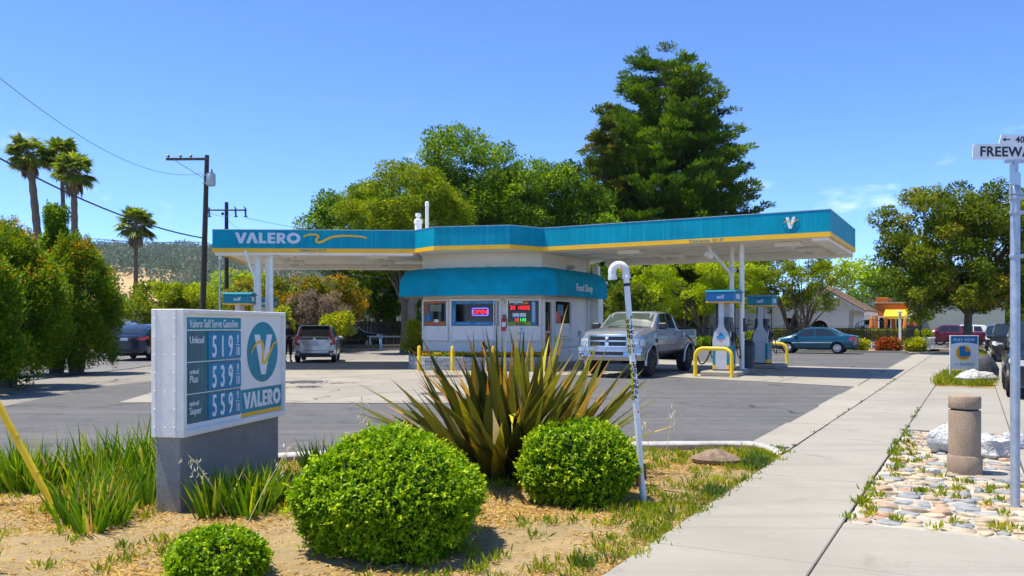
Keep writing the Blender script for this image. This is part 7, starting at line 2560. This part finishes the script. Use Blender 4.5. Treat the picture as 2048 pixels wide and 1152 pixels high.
pts = [(-.355, 2.87), (.55, 2.87), (.55, 3.075), (-.12, 3.075), (-.14, 3.0), (-.345, 2.995), (-.362, 2.98), (-.362, 2.885)]
mb.plate(pts, F1.pt(0, 0, .004), F1.u, F1.z, .008); mb.build('blade', M_blade, sp)
text('lettering', 'FREEWAY', .112, M_signink, F1.pt(-.305, 2.897, .0065), F1.u, parent=sp, bold=.018, sx=.98, spacing=1.08)
text('lettering', '400', .075, M_signink, F1.pt(.0, 3.01, .0065), F1.u, parent=sp, bold=.006, spacing=1.05)
mb = MB(); mb.plate([(-.11, 3.035), (-.085, 3.018), (-.085, 3.031), (-.045, 3.031), (-.045, 3.039), (-.085, 3.039), (-.085, 3.052)], F1.pt(0, 0, .0068), F1.u, F1.z, .003); mb.build('arrow', M_signink, sp)

# lottery sign
ls_p = nd(-.30, 25.2)
ls = thing('lottery_sign', 'white framed PLAY NOW lottery sign with orange sun in the grass', 'sign', (12.0, 22.35, .01), -.04)
FS = Face((0, 0), (1, 0))
mb = MB()
w, h = .72, .98
for (a, b, c0, d0) in [(-.36, .36, .36, .385), (-.36, .36, 1.235, 1.255), (-.375, -.345, 0, 1.255), (.345, .375, 0, 1.255), (-.40, .42, 0.0, .025)]:
    m2 = MB(); m2.box(((a + b) / 2, 0, (c0 + d0) / 2), (b - a, .03, d0 - c0), 0, 0, .004); m2.build('frame', M_white2, ls)
mb = MB(); FS.rect(mb, -.345, .345, .385, 1.235, .006, .012); mb.build('panel', M_blade, ls)
mb = MB(); arc = [(-.345, 1.235), (-.345, 1.02)] + [(.345 * t, 1.02 + .045 * (1 - t * t)) for t in np.linspace(-1, 1, 14)] + [(.345, 1.02), (.345, 1.235)]
mb.plate(arc, FS.pt(0, 0, .010), FS.u, FS.z, .004); mb.build('header', M('lottery_blue', (.01, .19, .40), .5, var=.05), ls)
text('lettering', 'PLAY NOW', .098, M_letter, FS.pt(0, 1.105, .0125), FS.u, parent=ls, bold=.015, align='CENTER', spacing=1.15)
sun_c = FS.pt(-.02, .79, .009)
mb = MB(); star = []
for k in range(48):
    a = 2 * PI * k / 48
    r = .225 if k % 2 else .185
    star.append((r * math.cos(a), r * math.sin(a)))
mb.plate(star, sun_c, FS.u, FS.z, .003); mb.build('sun_rays', M('lottery_yellow', (.88, .62, .03), .5, var=.05), ls)
mb = MB(); mb.plate([(.175 * math.cos(a), .175 * math.sin(a)) for a in np.linspace(0, 2 * PI, 30)[:-1]], sun_c + FS.n * .003, FS.u, FS.z, .003); mb.build('sun_disc', M('lottery_orange', (.80, .30, .02), .5, var=.12, scale=8), ls)
mb = MB(); Lp = [(-.115, .17), (-.09, -.11), (.185, -.075), (.175, .045), (.045, .03), (.03, .18)]
mb.plate(Lp, sun_c + FS.n * .007, FS.u, FS.z, .004); mb.build('letter', M_bud, ls)
text('lettering', 'ca', .135, M('lottery_grey', (.52, .50, .46), .5, var=0), FS.pt(-.265, .455, .0105), FS.u, parent=ls, bold=.0)
text('lettering', 'lottery', .135, M_tealp, FS.pt(-.115, .455, .0105), FS.u, parent=ls, bold=.0)

# guy wire with yellow guard, utility poles and cables
gy = thing('guy_guard', 'yellow plastic guard on a slanting guy wire at the left', 'guy guard', (-3.80, 6.98, 0))
top_ = Vector((-1.20, -.10, 2.35))
mb = MB(); mb.tube([(0, 0, 0), tuple(top_ * .35), tuple(top_ * .7), tuple(top_)], .028, 12); mb.build('guard', M_yellow_post, gy, 40)
for k in (.12, .25, .38, .52, .66, .8):
    p = top_ * k
    mb = MB(); mb.tube([tuple(p), tuple(top_ * (k + .006))], .031, 12); mb.build('ring', M_yellow_post, gy, 40)
mb = MB(); mb.tube([tuple(top_ * .98), tuple(top_ * 4)], .008, 6); mb.build('cable', M_steel, gy)

M_pole = M('pole_wood', (.055, .04, .03), .9, var=.35, scale=6, bmp=.6, bscale=25, bdist=.02)
M_arm = M('crossarm_wood', (.10, .075, .06), .9, var=.3, scale=6)
M_insul = M('insulator', (.03, .03, .035), .3, var=.1)
M_trf = M('transformer_grey', (.42, .47, .50), .45, var=.1)
Y1 = 45.0; X1 = (408 - 1024) / 1684 * Y1
up = thing('utility_pole', 'tall wooden utility pole with transformer, left of the canopy', 'utility pole', (X1, Y1, 0), 0, 'utility poles')
mb = MB(); mb.tube([(-.12, 0, 0), (0, 0, 5), (.16, 0, 10.65)], [.17, .15, .115], 12); mb.build('pole', M_pole, up, 40)
mb = MB(); mb.box((-.85, -.14, 10.42), (2.25, .11, .13), -.02, 0, .01); mb.build('crossarm', M_arm, up)
for x in (-1.85, -1.2, -.65):
    mb = MB(); mb.lathe([(.02, 10.49), (.03, 10.52), (.09, 10.54), (.05, 10.58), (.085, 10.60), (.04, 10.66), (.01, 10.69)], 10, (x, -.14, 0)); mb.build('insulator', M_insul, up, 40)
mb = MB(); mb.tube([(-1.5, -.14, 10.36), (.08, -.1, 9.35)], .02, 6); mb.build('brace', M_steel, up)
mb = MB(); mb.lathe([(.05, 8.98), (.22, 9.02), (.25, 9.1), (.25, 9.62), (.20, 9.7), (.05, 9.74)], 16, (.36, 0, 0)); mb.build('transformer', M_trf, up, 40)
mb = MB(); mb.lathe([(.03, 9.7), (.05, 9.74), (.03, 9.9), (.01, 9.92)], 8, (.42, 0, 0)); mb.build('bushing', M_insul, up, 40)
mb = MB(); mb.box((.12, 0, 9.55), (.3, .3, .06)); mb.box((.12, 0, 9.15), (.3, .3, .06)); mb.build('bracket', M_galv, up)
Y2 = 62.0; X2 = (453 - 1024) / 1684 * Y2
up2 = thing('utility_pole', 'farther wooden utility pole rising behind the left canopy', 'utility pole', (X2, Y2, 0), 0, 'utility poles')
mb = MB(); mb.tube([(0, 0, 0), (0, 0, 10.65)], [.18, .13], 12); mb.build('pole', M_pole, up2, 40)
mb = MB(); mb.box((.05, -.14, 10.05), (2.95, .12, .10), 0, 0, .01); mb.build('crossarm', M_arm, up2)
for x in (-1.25, .7, 1.42):
    mb = MB(); mb.tube([(x, -.16, 10.15), (x + .05, -.16, 9.6)], .07, 8); mb.tube([(x - .1, -.16, 10.3), (x + .08, -.16, 10.15)], .04, 6); mb.box((x + .04, -.16, 9.56), (.3, .08, .06)); mb.build('fuse_cutout', M_insul, up2, 40)
mb = MB(); mb.tube([(-.3, -.1, 9.85), (-.2, -.1, 9.72)], .1, 8); mb.build('arrester', M_insul, up2, 40)
sl = thing('light_pole', 'thin pale lamp post left of the left canopy', 'lamp post', ((440 - 1024) / 1684 * 48, 48, 0))
mb = MB(); mb.tube([(0, 0, 0), (0, 0, 5.4)], [.07, .05], 8); mb.build('post', M_galv, sl, 40)
mb = MB(); mb.box((0, 0, 5.42), (.14, .14, .16)); mb.build('head', M_white2, sl)

def cable(label, p0, p1, sag, r=.012, n=16):
    p0, p1 = Vector(p0), Vector(p1)
    o0 = p0
    mb = MB(); mb.tube([tuple(p0.lerp(p1, k / n) - o0 - Vector((0, 0, sag * 4 * (k / n) * (1 - k / n)))) for k in range(n + 1)], r, 5)
    o = mb.build('overhead_cable', M_insul, None, None, tuple(o0))
    return tag(o, label, 'cable', 'overhead cables')
def at(u, v, Y):
    return ((u - 1024) / 1684 * Y, Y, 1.5 + (653 - v) / 1684 * Y)
cable('thick black cable sagging from upper left to the near utility pole', (-19.5, 26.0, 8.9), (X1 - .02, Y1 - .15, 6.22), .75, .035)
cable('thin cable from the left edge down to the near utility pole', (-12.5, 15.0, 9.0), (X1 + .05, Y1 - .1, 9.7), 1.6, .009)
cable('thin lower cable running left from the near utility pole', (-26, 42.0, 6.6), (X1, Y1 - .1, 6.0), .3, .014)
cable('cable running left below the others from the near pole', (-24, 60, 4.3), (X1, Y1 - .1, 5.5), .4, .016)
cable('cable from the near pole to the corner of the left canopy', (X1 + .1, Y1, 5.5), (-10.3, 32, 4.45), .05, .014)
cable('thin cable from the far pole over the trees to the right', (X2 + 1.42, Y2, 9.5), (6.0, 78, 8.6), .9, .014)
cable('short cable from the near pole to the far pole arm', (X1 + .1, Y1, 8.0), (X2 - 1.2, Y2, 9.9), .25, .012)
cable('second short cable linking the two utility poles', (X1 + .1, Y1, 7.7), (X2 + .7, Y2, 9.9), .3, .012)
cable('service cable from the far pole down behind the canopy sign', (X2, Y2, 9.4), (-11.0, 40, 5.1), .2, .012)
cable('cable under the left canopy back to the dark trees', (-17, 52, 6.4), (-2.5, 50, 4.6), .5, .02)
cable('second cable under the left canopy just below the first', (-17, 52, 5.9), (-2.5, 50, 4.3), .5, .02)
cable('far cable beside the tree at the right of the white building', (35, 88, 6.6), (52, 96, 7.0), .3, .02)

# ================================================================== FENCES AND BACKGROUND
M_iron = M('black_iron', (.012, .012, .014), .5, var=.2)
def iron_fence(label, P, Q, h, panels, spacing=.125, base=None, finial=.05):
    f = Face(P, Q)
    t = thing('iron_fence', label, 'fence', (P[0], P[1], 0))
    f.P = Vector((0, 0, 0))
    rz = rot_of(f.u)
    pl_ = f.L / panels
    for k in range(panels + 1):
        mb = MB(); p = f.pt(k * pl_, h / 2 + .05)
        mb.box(tuple(p), (.07, .07, h + .1), rz, 0, .006); mb.build('post', M_iron, t)
    for k in range(panels):
        mb = MB()
        for z in (.14, h - .14):
            mb.box(tuple(f.pt((k + .5) * pl_, z)), (pl_, .028, .035), rz)
        mb.build('rail', M_iron, t)
        mb = MB()
        n = int(pl_ / spacing)
        for i in range(1, n):
            s = k * pl_ + i * pl_ / n
            mb.box(tuple(f.pt(s, h / 2)), (.020, .020, h - .06), rz)
            p = f.pt(s, h - .02)
            mb.add([(p.x - .022, p.y, p.z), (p.x + .022, p.y, p.z), (p.x, p.y + .01, p.z + finial + .03), (p.x, p.y - .01, p.z)], [(0, 1, 2), (0, 3, 2), (3, 1, 2)])
        o = mb.build('pickets', M_iron, t); o['kind'] = 'stuff'
    if base:
        mb = MB(); mid = f.pt(f.L / 2, base / 2, 0); mb.box((mid.x, mid.y, base / 2), (f.L, .22, base), rz, 0, .02); mb.build('plinth', M_kerbside, t)
    return t
a, b = nd(-27, 57.2), nd(-13.4, 56.6)
iron_fence('black iron fence behind the right pumps, left stretch', (a.x, a.y), (b.x, b.y), 1.5, 6)
a, b = nd(-13.3, 56.6), nd(-3.6, 56.2)
iron_fence('black iron fence behind the teal sedan, right stretch', (a.x, a.y), (b.x, b.y), 1.5, 4)
a, b = nd(-3.5, 56.2), nd(-3.3, 66)
iron_fence('black iron fence running along the pavement beside the white planter', (a.x, a.y), (b.x, b.y), 1.5, 3)
iron_fence('dark iron fence behind the silver hatchback and kiosk tree', (-16.5, 53.2), (-4.2, 53.6), 1.7, 5, .13, .34)
# arched gate top
ga = nd(-5.6, 56.2); 
gt = thing('gate_arch', 'small black iron arch rising over the fence near the planter', 'gate', (ga.x, ga.y, 0), RZ_N)
mb = MB(); mb.tube([(-.9, 0, 1.5)] + [(.9 * math.cos(a), 0, 1.5 + .42 * math.sin(a)) for a in np.linspace(PI, 0, 12)] + [(.9, 0, 1.5)], .022, 6); mb.build('arch', M_iron, gt)
for s_ in (-.9, .9):
    mb = MB(); mb.box((s_, 0, .78), (.06, .06, 1.56)); mb.build('post', M_iron, gt)
# kerb of the bed in front of the fence
kb = MB(); q0, q1 = nd(-20, 51.9), nd(-3.3, 51.6)
fk = Face((q0.x, q0.y), (q1.x, q1.y)); fk.rect(kb, 0, fk.L, -.05, .13, 0, .16)
struct(kb.build('fence_bed_kerb', M_conc))
sheet('fence_bed', [tuple(nd(-20, 52))[:2], tuple(nd(-3.4, 51.75))[:2], tuple(nd(-3.4, 61))[:2], tuple(nd(-20, 61))[:2]], .05, M_soil)
kb = MB(); fk = Face((-17, 52.6), (-3.9, 53.0)); fk.rect(kb, 0, fk.L, -.05, .12, 0, .16)
struct(kb.build('rear_kerb', M_conc))
# dark board fence behind the left iron fence: each board its own piece
bfz = thing('board_fence', 'dark wooden board fence behind the iron fence and kiosk tree', 'fence', (-16, 63, 0))
M_board = M('dark_board', (.045, .04, .04), .9, var=.35, scale=4)
for k in range(52):
    mb = MB(); mb.box((.28 * k, rnd(-.01, .01), .95 + rnd(-.02, .02)), (.262, .025, 1.9), 0, 0, .004); mb.build('board', M_board, bfz)
mb = MB(); mb.box((7.2, .04, 1.6), (14.6, .05, .09)); mb.build('rail', M_board, bfz)
rl = thing('white_rail', 'white horizontal rail behind the fence beside the kiosk tree', 'rail', (-9.9, 57.0, 0))
mb = MB(); mb.box((1.9, 0, .82), (3.6, .06, .10)); mb.build('bar', M_white2, rl)
for x in (.3, 3.5):
    mb = MB(); mb.box((x, .05, .4), (.1, .06, .8)); mb.build('post', M_white2, rl)
bp = thing('blue_post', 'pale blue post standing before the iron fence left of the trunk', 'post', (-8.15, 52.3, 0))
mb = MB(); mb.lathe([(.085, 0), (.085, .92), (.06, .95), (.01, .96)], 12); mb.build('shaft', M('post_blue', (.22, .42, .60), .5, var=.1), bp, 40)
mb = MB(); mb.lathe([(.1, 0), (.1, .04)], 12); mb.build('foot', M_conc, bp)

# white planter boxes by the pavement
M_wpl = stucco('planter_white', (.62, .62, .60), 20, .5, .02, .2)
for lb, n_, d_ in [('white concrete planter box at the pavement edge, nearer of two', -2.95, 60.0), ('white concrete planter box just behind the nearer one', -2.85, 62.6)]:
    p = nd(n_, d_)
    t = thing('planter_box', lb, 'planter', (p.x, p.y, 0), RZ_N)
    mb = MB(); mb.box((0, 0, .36), (.95, .95, .72), 0, 0, .02); mb.build('box', M_wpl, t)
    mb = MB(); mb.box((0, 0, .74), (1.08, 1.08, .12), 0, 0, .02); mb.build('rim', M_wpl, t)
    rg = np.random.default_rng(int(d_)); V, rv = clump_leaves(envelope_clumps(16, (0, 0, .95, .4, .4, .25), .2, rg), 90, .11, .06, rg)
    leafy('foliage', V, rv, LEAF['lime'], t)
pw = nd(-3.9, 55.0)
wp = thing('sign_post', 'slim white post with a small box at the fence corner', 'post', (pw.x, pw.y, 0), RZ_N)
mb = MB(); mb.box((0, 0, 1.15), (.14, .14, 2.3), 0, 0, .01); mb.build('shaft', M_white2, wp)
mb = MB(); mb.box((0, 0, 2.36), (.26, .26, .14), 0, 0, .02); mb.build('head', M_white2, wp)
rose = thing('rose_bush', 'standard rose tree with pale blooms by the white post', 'shrub', tuple(nd(-2.9, 56.4)))
rg = np.random.default_rng(3); cl = envelope_clumps(22, (0, 0, 2.2, .7, .6, .5), .22, rg); V, rv = clump_leaves(cl, 90, .12, .07, rg); leafy('foliage', V, rv, LEAF['oak'], rose)
V, rv = clump_leaves(cl[:14] + np.array([0, 0, .1, 0, 0, 0]), 26, .12, .1, rg); leafy('blooms', V, rv, leaf_mat('rose_petal', (.6, .58, .56), (.8, .78, .74), (.7, .25, .1), .9, .3), rose)
mb = MB(); mb.tube([(0, 0, 0), (.03, 0, 1.9)], .04, 6); mb.build('stem', M_twig, rose)

# white gabled building with tiled roof
M_wst = stucco('white_stucco', (.74, .73, .71), 14, .5, .03, .08)
M_tile = M('roof_tile', (.25, .17, .12), .9, var=.35, scale=5, bmp=.5, bscale=20)
def gabled_house():
    o = nd(-12.2, 67)
    t = thing('gabled_building', 'white stucco building with tiled gable roof and arched window', 'building', (o.x, o.y, 0), RZ_N)
    # local x along n (right), y along d
    W, D, Hh, Hr = 12.4, 12, 2.55, 4.35
    xr = 1.9
    x0, x1 = -8.6, 4.3
    ax, aw, ah = 1.9, .62, 1.35          # arched opening
    rx0, rx1 = -.55, .35                  # rectangular window
    F = Face((0, 0), (1, 0))
    # gable wall as pieces round the openings
    mb = MB()
    def P(poly, d=.3, off=0):
        mb.plate(poly, F.pt(0, 0, off), F.u, F.z, d)
    P([(x0, 0), (rx0, 0), (rx0, 3.0), (x0, 3.0)])
    P([(rx0, 0), (rx1, 0), (rx1, .75), (rx0, .75)])
    P([(rx0, 2.15), (rx1, 2.15), (rx1, 3.0), (rx0, 3.0)])
    P([(rx1, 0), (ax - aw, 0), (ax - aw, 3.0), (rx1, 3.0)])
    P([(ax + aw, 0), (x1, 0), (x1, 2.75), (ax + aw, 2.75)])
    P([(ax - aw, 0), (ax + aw, 0), (ax + aw, .35), (ax - aw, .35)])
    arc = [(ax - aw * math.cos(a), ah + aw * math.sin(a)) for a in np.linspace(0, PI, 13)]
    P([(ax - aw, ah)] + arc[1:-1] + [(ax + aw, ah), (ax + aw, 2.75), (ax - aw, 2.75)][0:3])
    P([(x0, 3.0), (ax - aw, 3.0), (ax - aw, 2.75), (ax + aw, 2.75), (x1, 2.75), (xr, 4.5), (x0, 4.5)][::1] if False else [(ax - aw, 2.75), (ax + aw, 2.75), (x1, 2.75), (xr, 4.45), (-.8, 3.0), (ax - aw, 3.0)])
    mb.build('gable_wall', M_wst, t)
    mb = MB(); F.rect(mb, rx0, rx1, .75, 2.15, -.16, .02); w_ = mb.build('window', M_glass, t)
    mb = MB(); F.rect(mb, rx0 - .1, rx0, .65, 2.25, .04, .06); F.rect(mb, rx1, rx1 + .1, .65, 2.25, .04, .06); F.rect(mb, rx0, rx1, 2.15, 2.25, .04, .06); mb.build('frame', M_white2, w_)
    mb = MB(); mb.plate([(ax - aw, .35), (ax + aw, .35), (ax + aw, ah)] + arc[::-1][1:-1] + [(ax - aw, ah)], F.pt(0, 0, -.18), F.u, F.z, .02); w_ = mb.build('window', M_glass, t)
    for k in range(3):
        mb = MB(); F.rect(mb, ax - .42 + .4 * k, ax - .38 + .4 * k, .35, 1.8, -.15, .03); mb.build('glazing_bar', M_trim, w_)
    mb = MB(); mb.box((x1 - .15, 3.5, 1.35), (.3, 7.0, 2.7)); mb.build('side_wall', M_wst, t)
    # side porch arches
    for k in range(2):
        mb = MB(); m_ = Face((x1, 1.2 + 1.5 * k), (x1, 2.0 + 1.5 * k)); mb.plate([(0, .2), (.8, .2), (.8, 1.4)] + [(.4 + .4 * math.cos(a), 1.4 + .4 * math.sin(a)) for a in np.linspace(.2, PI - .2, 8)] + [(0, 1.4)], (x1 + .004, 1.2 + 1.5 * k, 0), (0, 1, 0), (0, 0, 1), .02); mb.build('porch_arch', M_glass, t)
    # roof: right slope seen edge-on with tile courses, left slope
    def slope(xa, za, xb, zb, name):
        mb = MB(); mb.add([(xa, -.45, za), (xb, -.45, zb), (xb, 8, zb), (xa, 8, za), (xa, -.45, za - .16), (xb, -.45, zb - .16), (xb, 8, zb - .16), (xa, 8, za - .16)],
                          [(0, 1, 2, 3), (4, 7, 6, 5), (0, 4, 5, 1), (1, 5, 6, 2), (2, 6, 7, 3), (3, 7, 4, 0)])
        r = mb.build(name, M_white2, t)
        mb = MB()
        n = 14
        for j in range(28):
            y = -.43 + j * .3
            for i in range(n):
                f0, f1 = i / n, (i + 1.12) / n
                p0 = Vector((xa + (xb - xa) * f0, y, za + (zb - za) * f0 + .05)); p1 = Vector((xa + (xb - xa) * min(1.02, f1), y, za + (zb - za) * min(1.02, f1) + .075))
                mb.tube([tuple(p0), tuple(p1)], [.10, .115], 5, 0, False)
        o2 = mb.build('roof_tiles', M_tile, r); o2['kind'] = 'stuff'
    slope(xr, 4.62, x1 + .9, 2.62, 'roof_slope')
    slope(xr, 4.62, -1.4, 2.95, 'roof_slope')
    mb = MB(); mb.box((x1 + .86, 3.7, 2.46), (.12, 8.4, .2)); mb.build('gutter', M_white2, t)
    # long low wing to the left with painted mural patches
    mb = MB(); mb.box((-13, 2.5, 1.6), (13, 5, 3.2)); w_ = mb.build('wing', M_wst, t)
    rg = random.Random(9)
    mural_m = [M('mural_orange', (.70, .28, .05), .8, var=.2), M('mural_blue', (.05, .25, .45), .8, var=.2), M('mural_teal', (.08, .40, .38), .8, var=.2), M('mural_yellow', (.75, .60, .12), .8, var=.2), M('mural_brown', (.30, .12, .07), .8, var=.2), M('mural_navy', (.03, .05, .12), .8, var=.2), M('mural_sky', (.45, .62, .70), .8, var=.2)]
    for k in range(70):
        cx, cz = rg.uniform(-18.5, -7.5), rg.uniform(.4, 2.8)
        r = rg.uniform(.12, .42)
        pts = []
        m_ = rg.randint(6, 10)
        for i in range(m_):
            a = 2 * PI * i / m_
            q = r * rg.uniform(.6, 1.2)
            pts.append((cx + q * 1.4 * math.cos(a), cz + q * math.sin(a)))
        mb = MB(); mb.plate(pts, F.pt(0, 0, .004 + .0015 * k), F.u, F.z, .001); mb.build('mural_patch', mural_m[rg.randrange(7)], w_)
gabled_house()
M_orw = stucco('orange_stucco', (.55, .17, .035), 10, .4, .03, .12)
def orange_building():
    o = nd(-9.2, 82)
    t = thing('orange_building', 'orange stucco restaurant with yellow awning behind the patio', 'building', (o.x, o.y, 0), RZ_N)
    F = Face((0, 0), (1, 0))
    mb = MB(); mb.box((3.1, 3, 1.75), (3.6, 6, 3.5), 0, 0, .04); mb.build('wall', M_orw, t)
    mb = MB(); mb.box((1.9, 2.6, 3.85), (1.0, 4.4, .5), 0, 0, .04); mb.build('tower', M_orw, t)
    mb = MB(); mb.box((3.1, 3, 3.58), (3.8, 6.2, .16), 0, 0, .03); mb.build('cornice', M_tile, t)
    for k, x in enumerate((1.7, 3.1)):
        mb = MB(); F.rect(mb, x, x + .9, 1.0, 2.3, .03, .05); w_ = mb.build('window', M_glass, t)
        mb = MB(); F.rect(mb, x - .1, x, .9, 2.4, .06, .06); F.rect(mb, x + .9, x + 1, .9, 2.4, .06, .06); F.rect(mb, x, x + .9, 2.3, 2.4, .06, .06); mb.build('frame', M_white2, w_)
    mb = MB(); mb.add([(2.2, -.02, 3.0), (4.9, -.02, 3.0), (4.9, -2.0, 2.4), (2.2, -2.0, 2.4), (4.9, -2.0, 2.15), (2.2, -2.0, 2.15)], [(0, 3, 2, 1), (3, 5, 4, 2)])
    mb.build('awning', M('awning_yellow', (.82, .48, .02), .7, var=.1), t)
    for x in (2.4, 4.7):
        mb = MB(); mb.box((x, -1.9, 1.15), (.28, .28, 2.3), 0, 0, .02); mb.build('column', M_orw, t)
    mb = MB(); mb.box((8.2, 4, 1.9), (6.5, 6, 3.8), 0, 0, .03); mb.build('rear_wing', M('sage_stucco', (.33, .36, .30), .9, var=.1), t)
orange_building()
# closed orange parasols on the patio
for lb, n_, d_ in [('folded orange parasol on the patio, left one behind the hedge', -6.3, 63.5), ('folded orange parasol on the patio nearest the planter', -4.2, 64)]:
    p = nd(n_, d_)
    t = thing('parasol', lb, 'parasol', (p.x, p.y, 0))
    mb = MB(); mb.tube([(0, 0, 0), (0, 0, 2.4)], .03, 6); mb.build('pole', M_white2, t)
    mb = MB(); mb.lathe([(.2, .9), (.24, 1.0), (.16, 1.7), (.10, 2.1), (.02, 2.35)], 10); mb.build('canopy', M('parasol_orange', (.75, .22, .02), .8, var=.15), t, 40)
# distant buildings closing the street and the left background
def far_building(label, loc, rz, s, col, roof, nwin=4):
    t = thing('far_building', label, 'building', loc, rz)
    mb = MB(); mb.box((0, 0, s[2] / 2), s, 0, 0, .03); mb.build('wall', M('wall_%d' % int(col[0] * 1000), col, .9, var=.1), t)
    mb = MB(); mb.box((0, 0, s[2] + .12), (s[0] + .5, s[1] + .5, .24), 0, 0, .03); mb.build('roof', M('roof_%d' % int(roof[0] * 1000), roof, .9, var=.2), t)
    F = Face((-s[0] / 2, -s[1] / 2), (s[0] / 2, -s[1] / 2))
    for k in range(nwin):
        x = s[0] * (k + .5) / nwin
        mb = MB(); F.rect(mb, x - .6, x + .6, 1.0, 2.3, .03, .05); w_ = mb.build('window', M_glass, t)
        mb = MB(); F.rect(mb, x - .7, x - .6, .9, 2.4, .06, .06); F.rect(mb, x + .6, x + .7, .9, 2.4, .06, .06); mb.build('frame', M_white2, w_)
p = nd(10, 190); far_building('pale low building closing the far end of the street', (p.x, p.y, 0), RZ_N, (40, 8, 4.5), (.55, .53, .48), (.2, .17, .15), 9)
p = nd(-14, 120); far_building('grey building far behind the orange restaurant', (p.x, p.y, 0), RZ_N, (24, 8, 5), (.40, .40, .38), (.16, .14, .13), 6)
far_building('low cream house behind the left board fence', (-12, 72, 0), 0, (16, 7, 3.2), (.5, .45, .36), (.12, .10, .09), 4)
far_building('white house up the left street behind the olive tree', (-36, 96, 0), .1, (14, 8, 4), (.6, .58, .54), (.18, .15, .13), 4)
# belt of trees closing the horizon behind everything
rg = np.random.default_rng(123)
cl = []
for k in range(520):
    x = -190 + 400 * rg.random(); y = 150 + 60 * rg.random()
    h = (4.5 + 3.5 * rg.random()) * (1 if x > -60 else .62)
    cl.append((x, y, h * .5, h * .55, h * .5, h * .55))
V, rv = clump_leaves(np.array(cl), 150, 1.0, .7, rg, .3, .5, .6)
o = leafy('tree_belt', V, rv, LEAF['oak'])
struct(tag(o, 'distant belt of trees along the horizon', 'woodland'), 'stuff')

# thin summer haze
mb = MB(); mb.box((0, 2350, 108.5), (6100, 5400, 220))
hz_ = mb.build('haze', [])
mh = bpy.data.materials.new('haze'); mh.use_nodes = True
mh.node_tree.nodes.remove(mh.node_tree.nodes['Principled BSDF'])
pv = mh.node_tree.nodes.new('ShaderNodeVolumePrincipled')
pv.inputs['Color'].default_value = (.80, .88, 1.0, 1)
pv.inputs['Density'].default_value = .00008
pv.inputs['Anisotropy'].default_value = .3
mh.node_tree.links.new(pv.outputs[0], mh.node_tree.nodes['Material Output'].inputs['Volume'])
hz_.data.materials.append(mh)
struct(hz_, 'stuff')
hz_['label'] = 'thin pale haze in the air over the whole scene'
scene.cycles.volume_bounces = 0
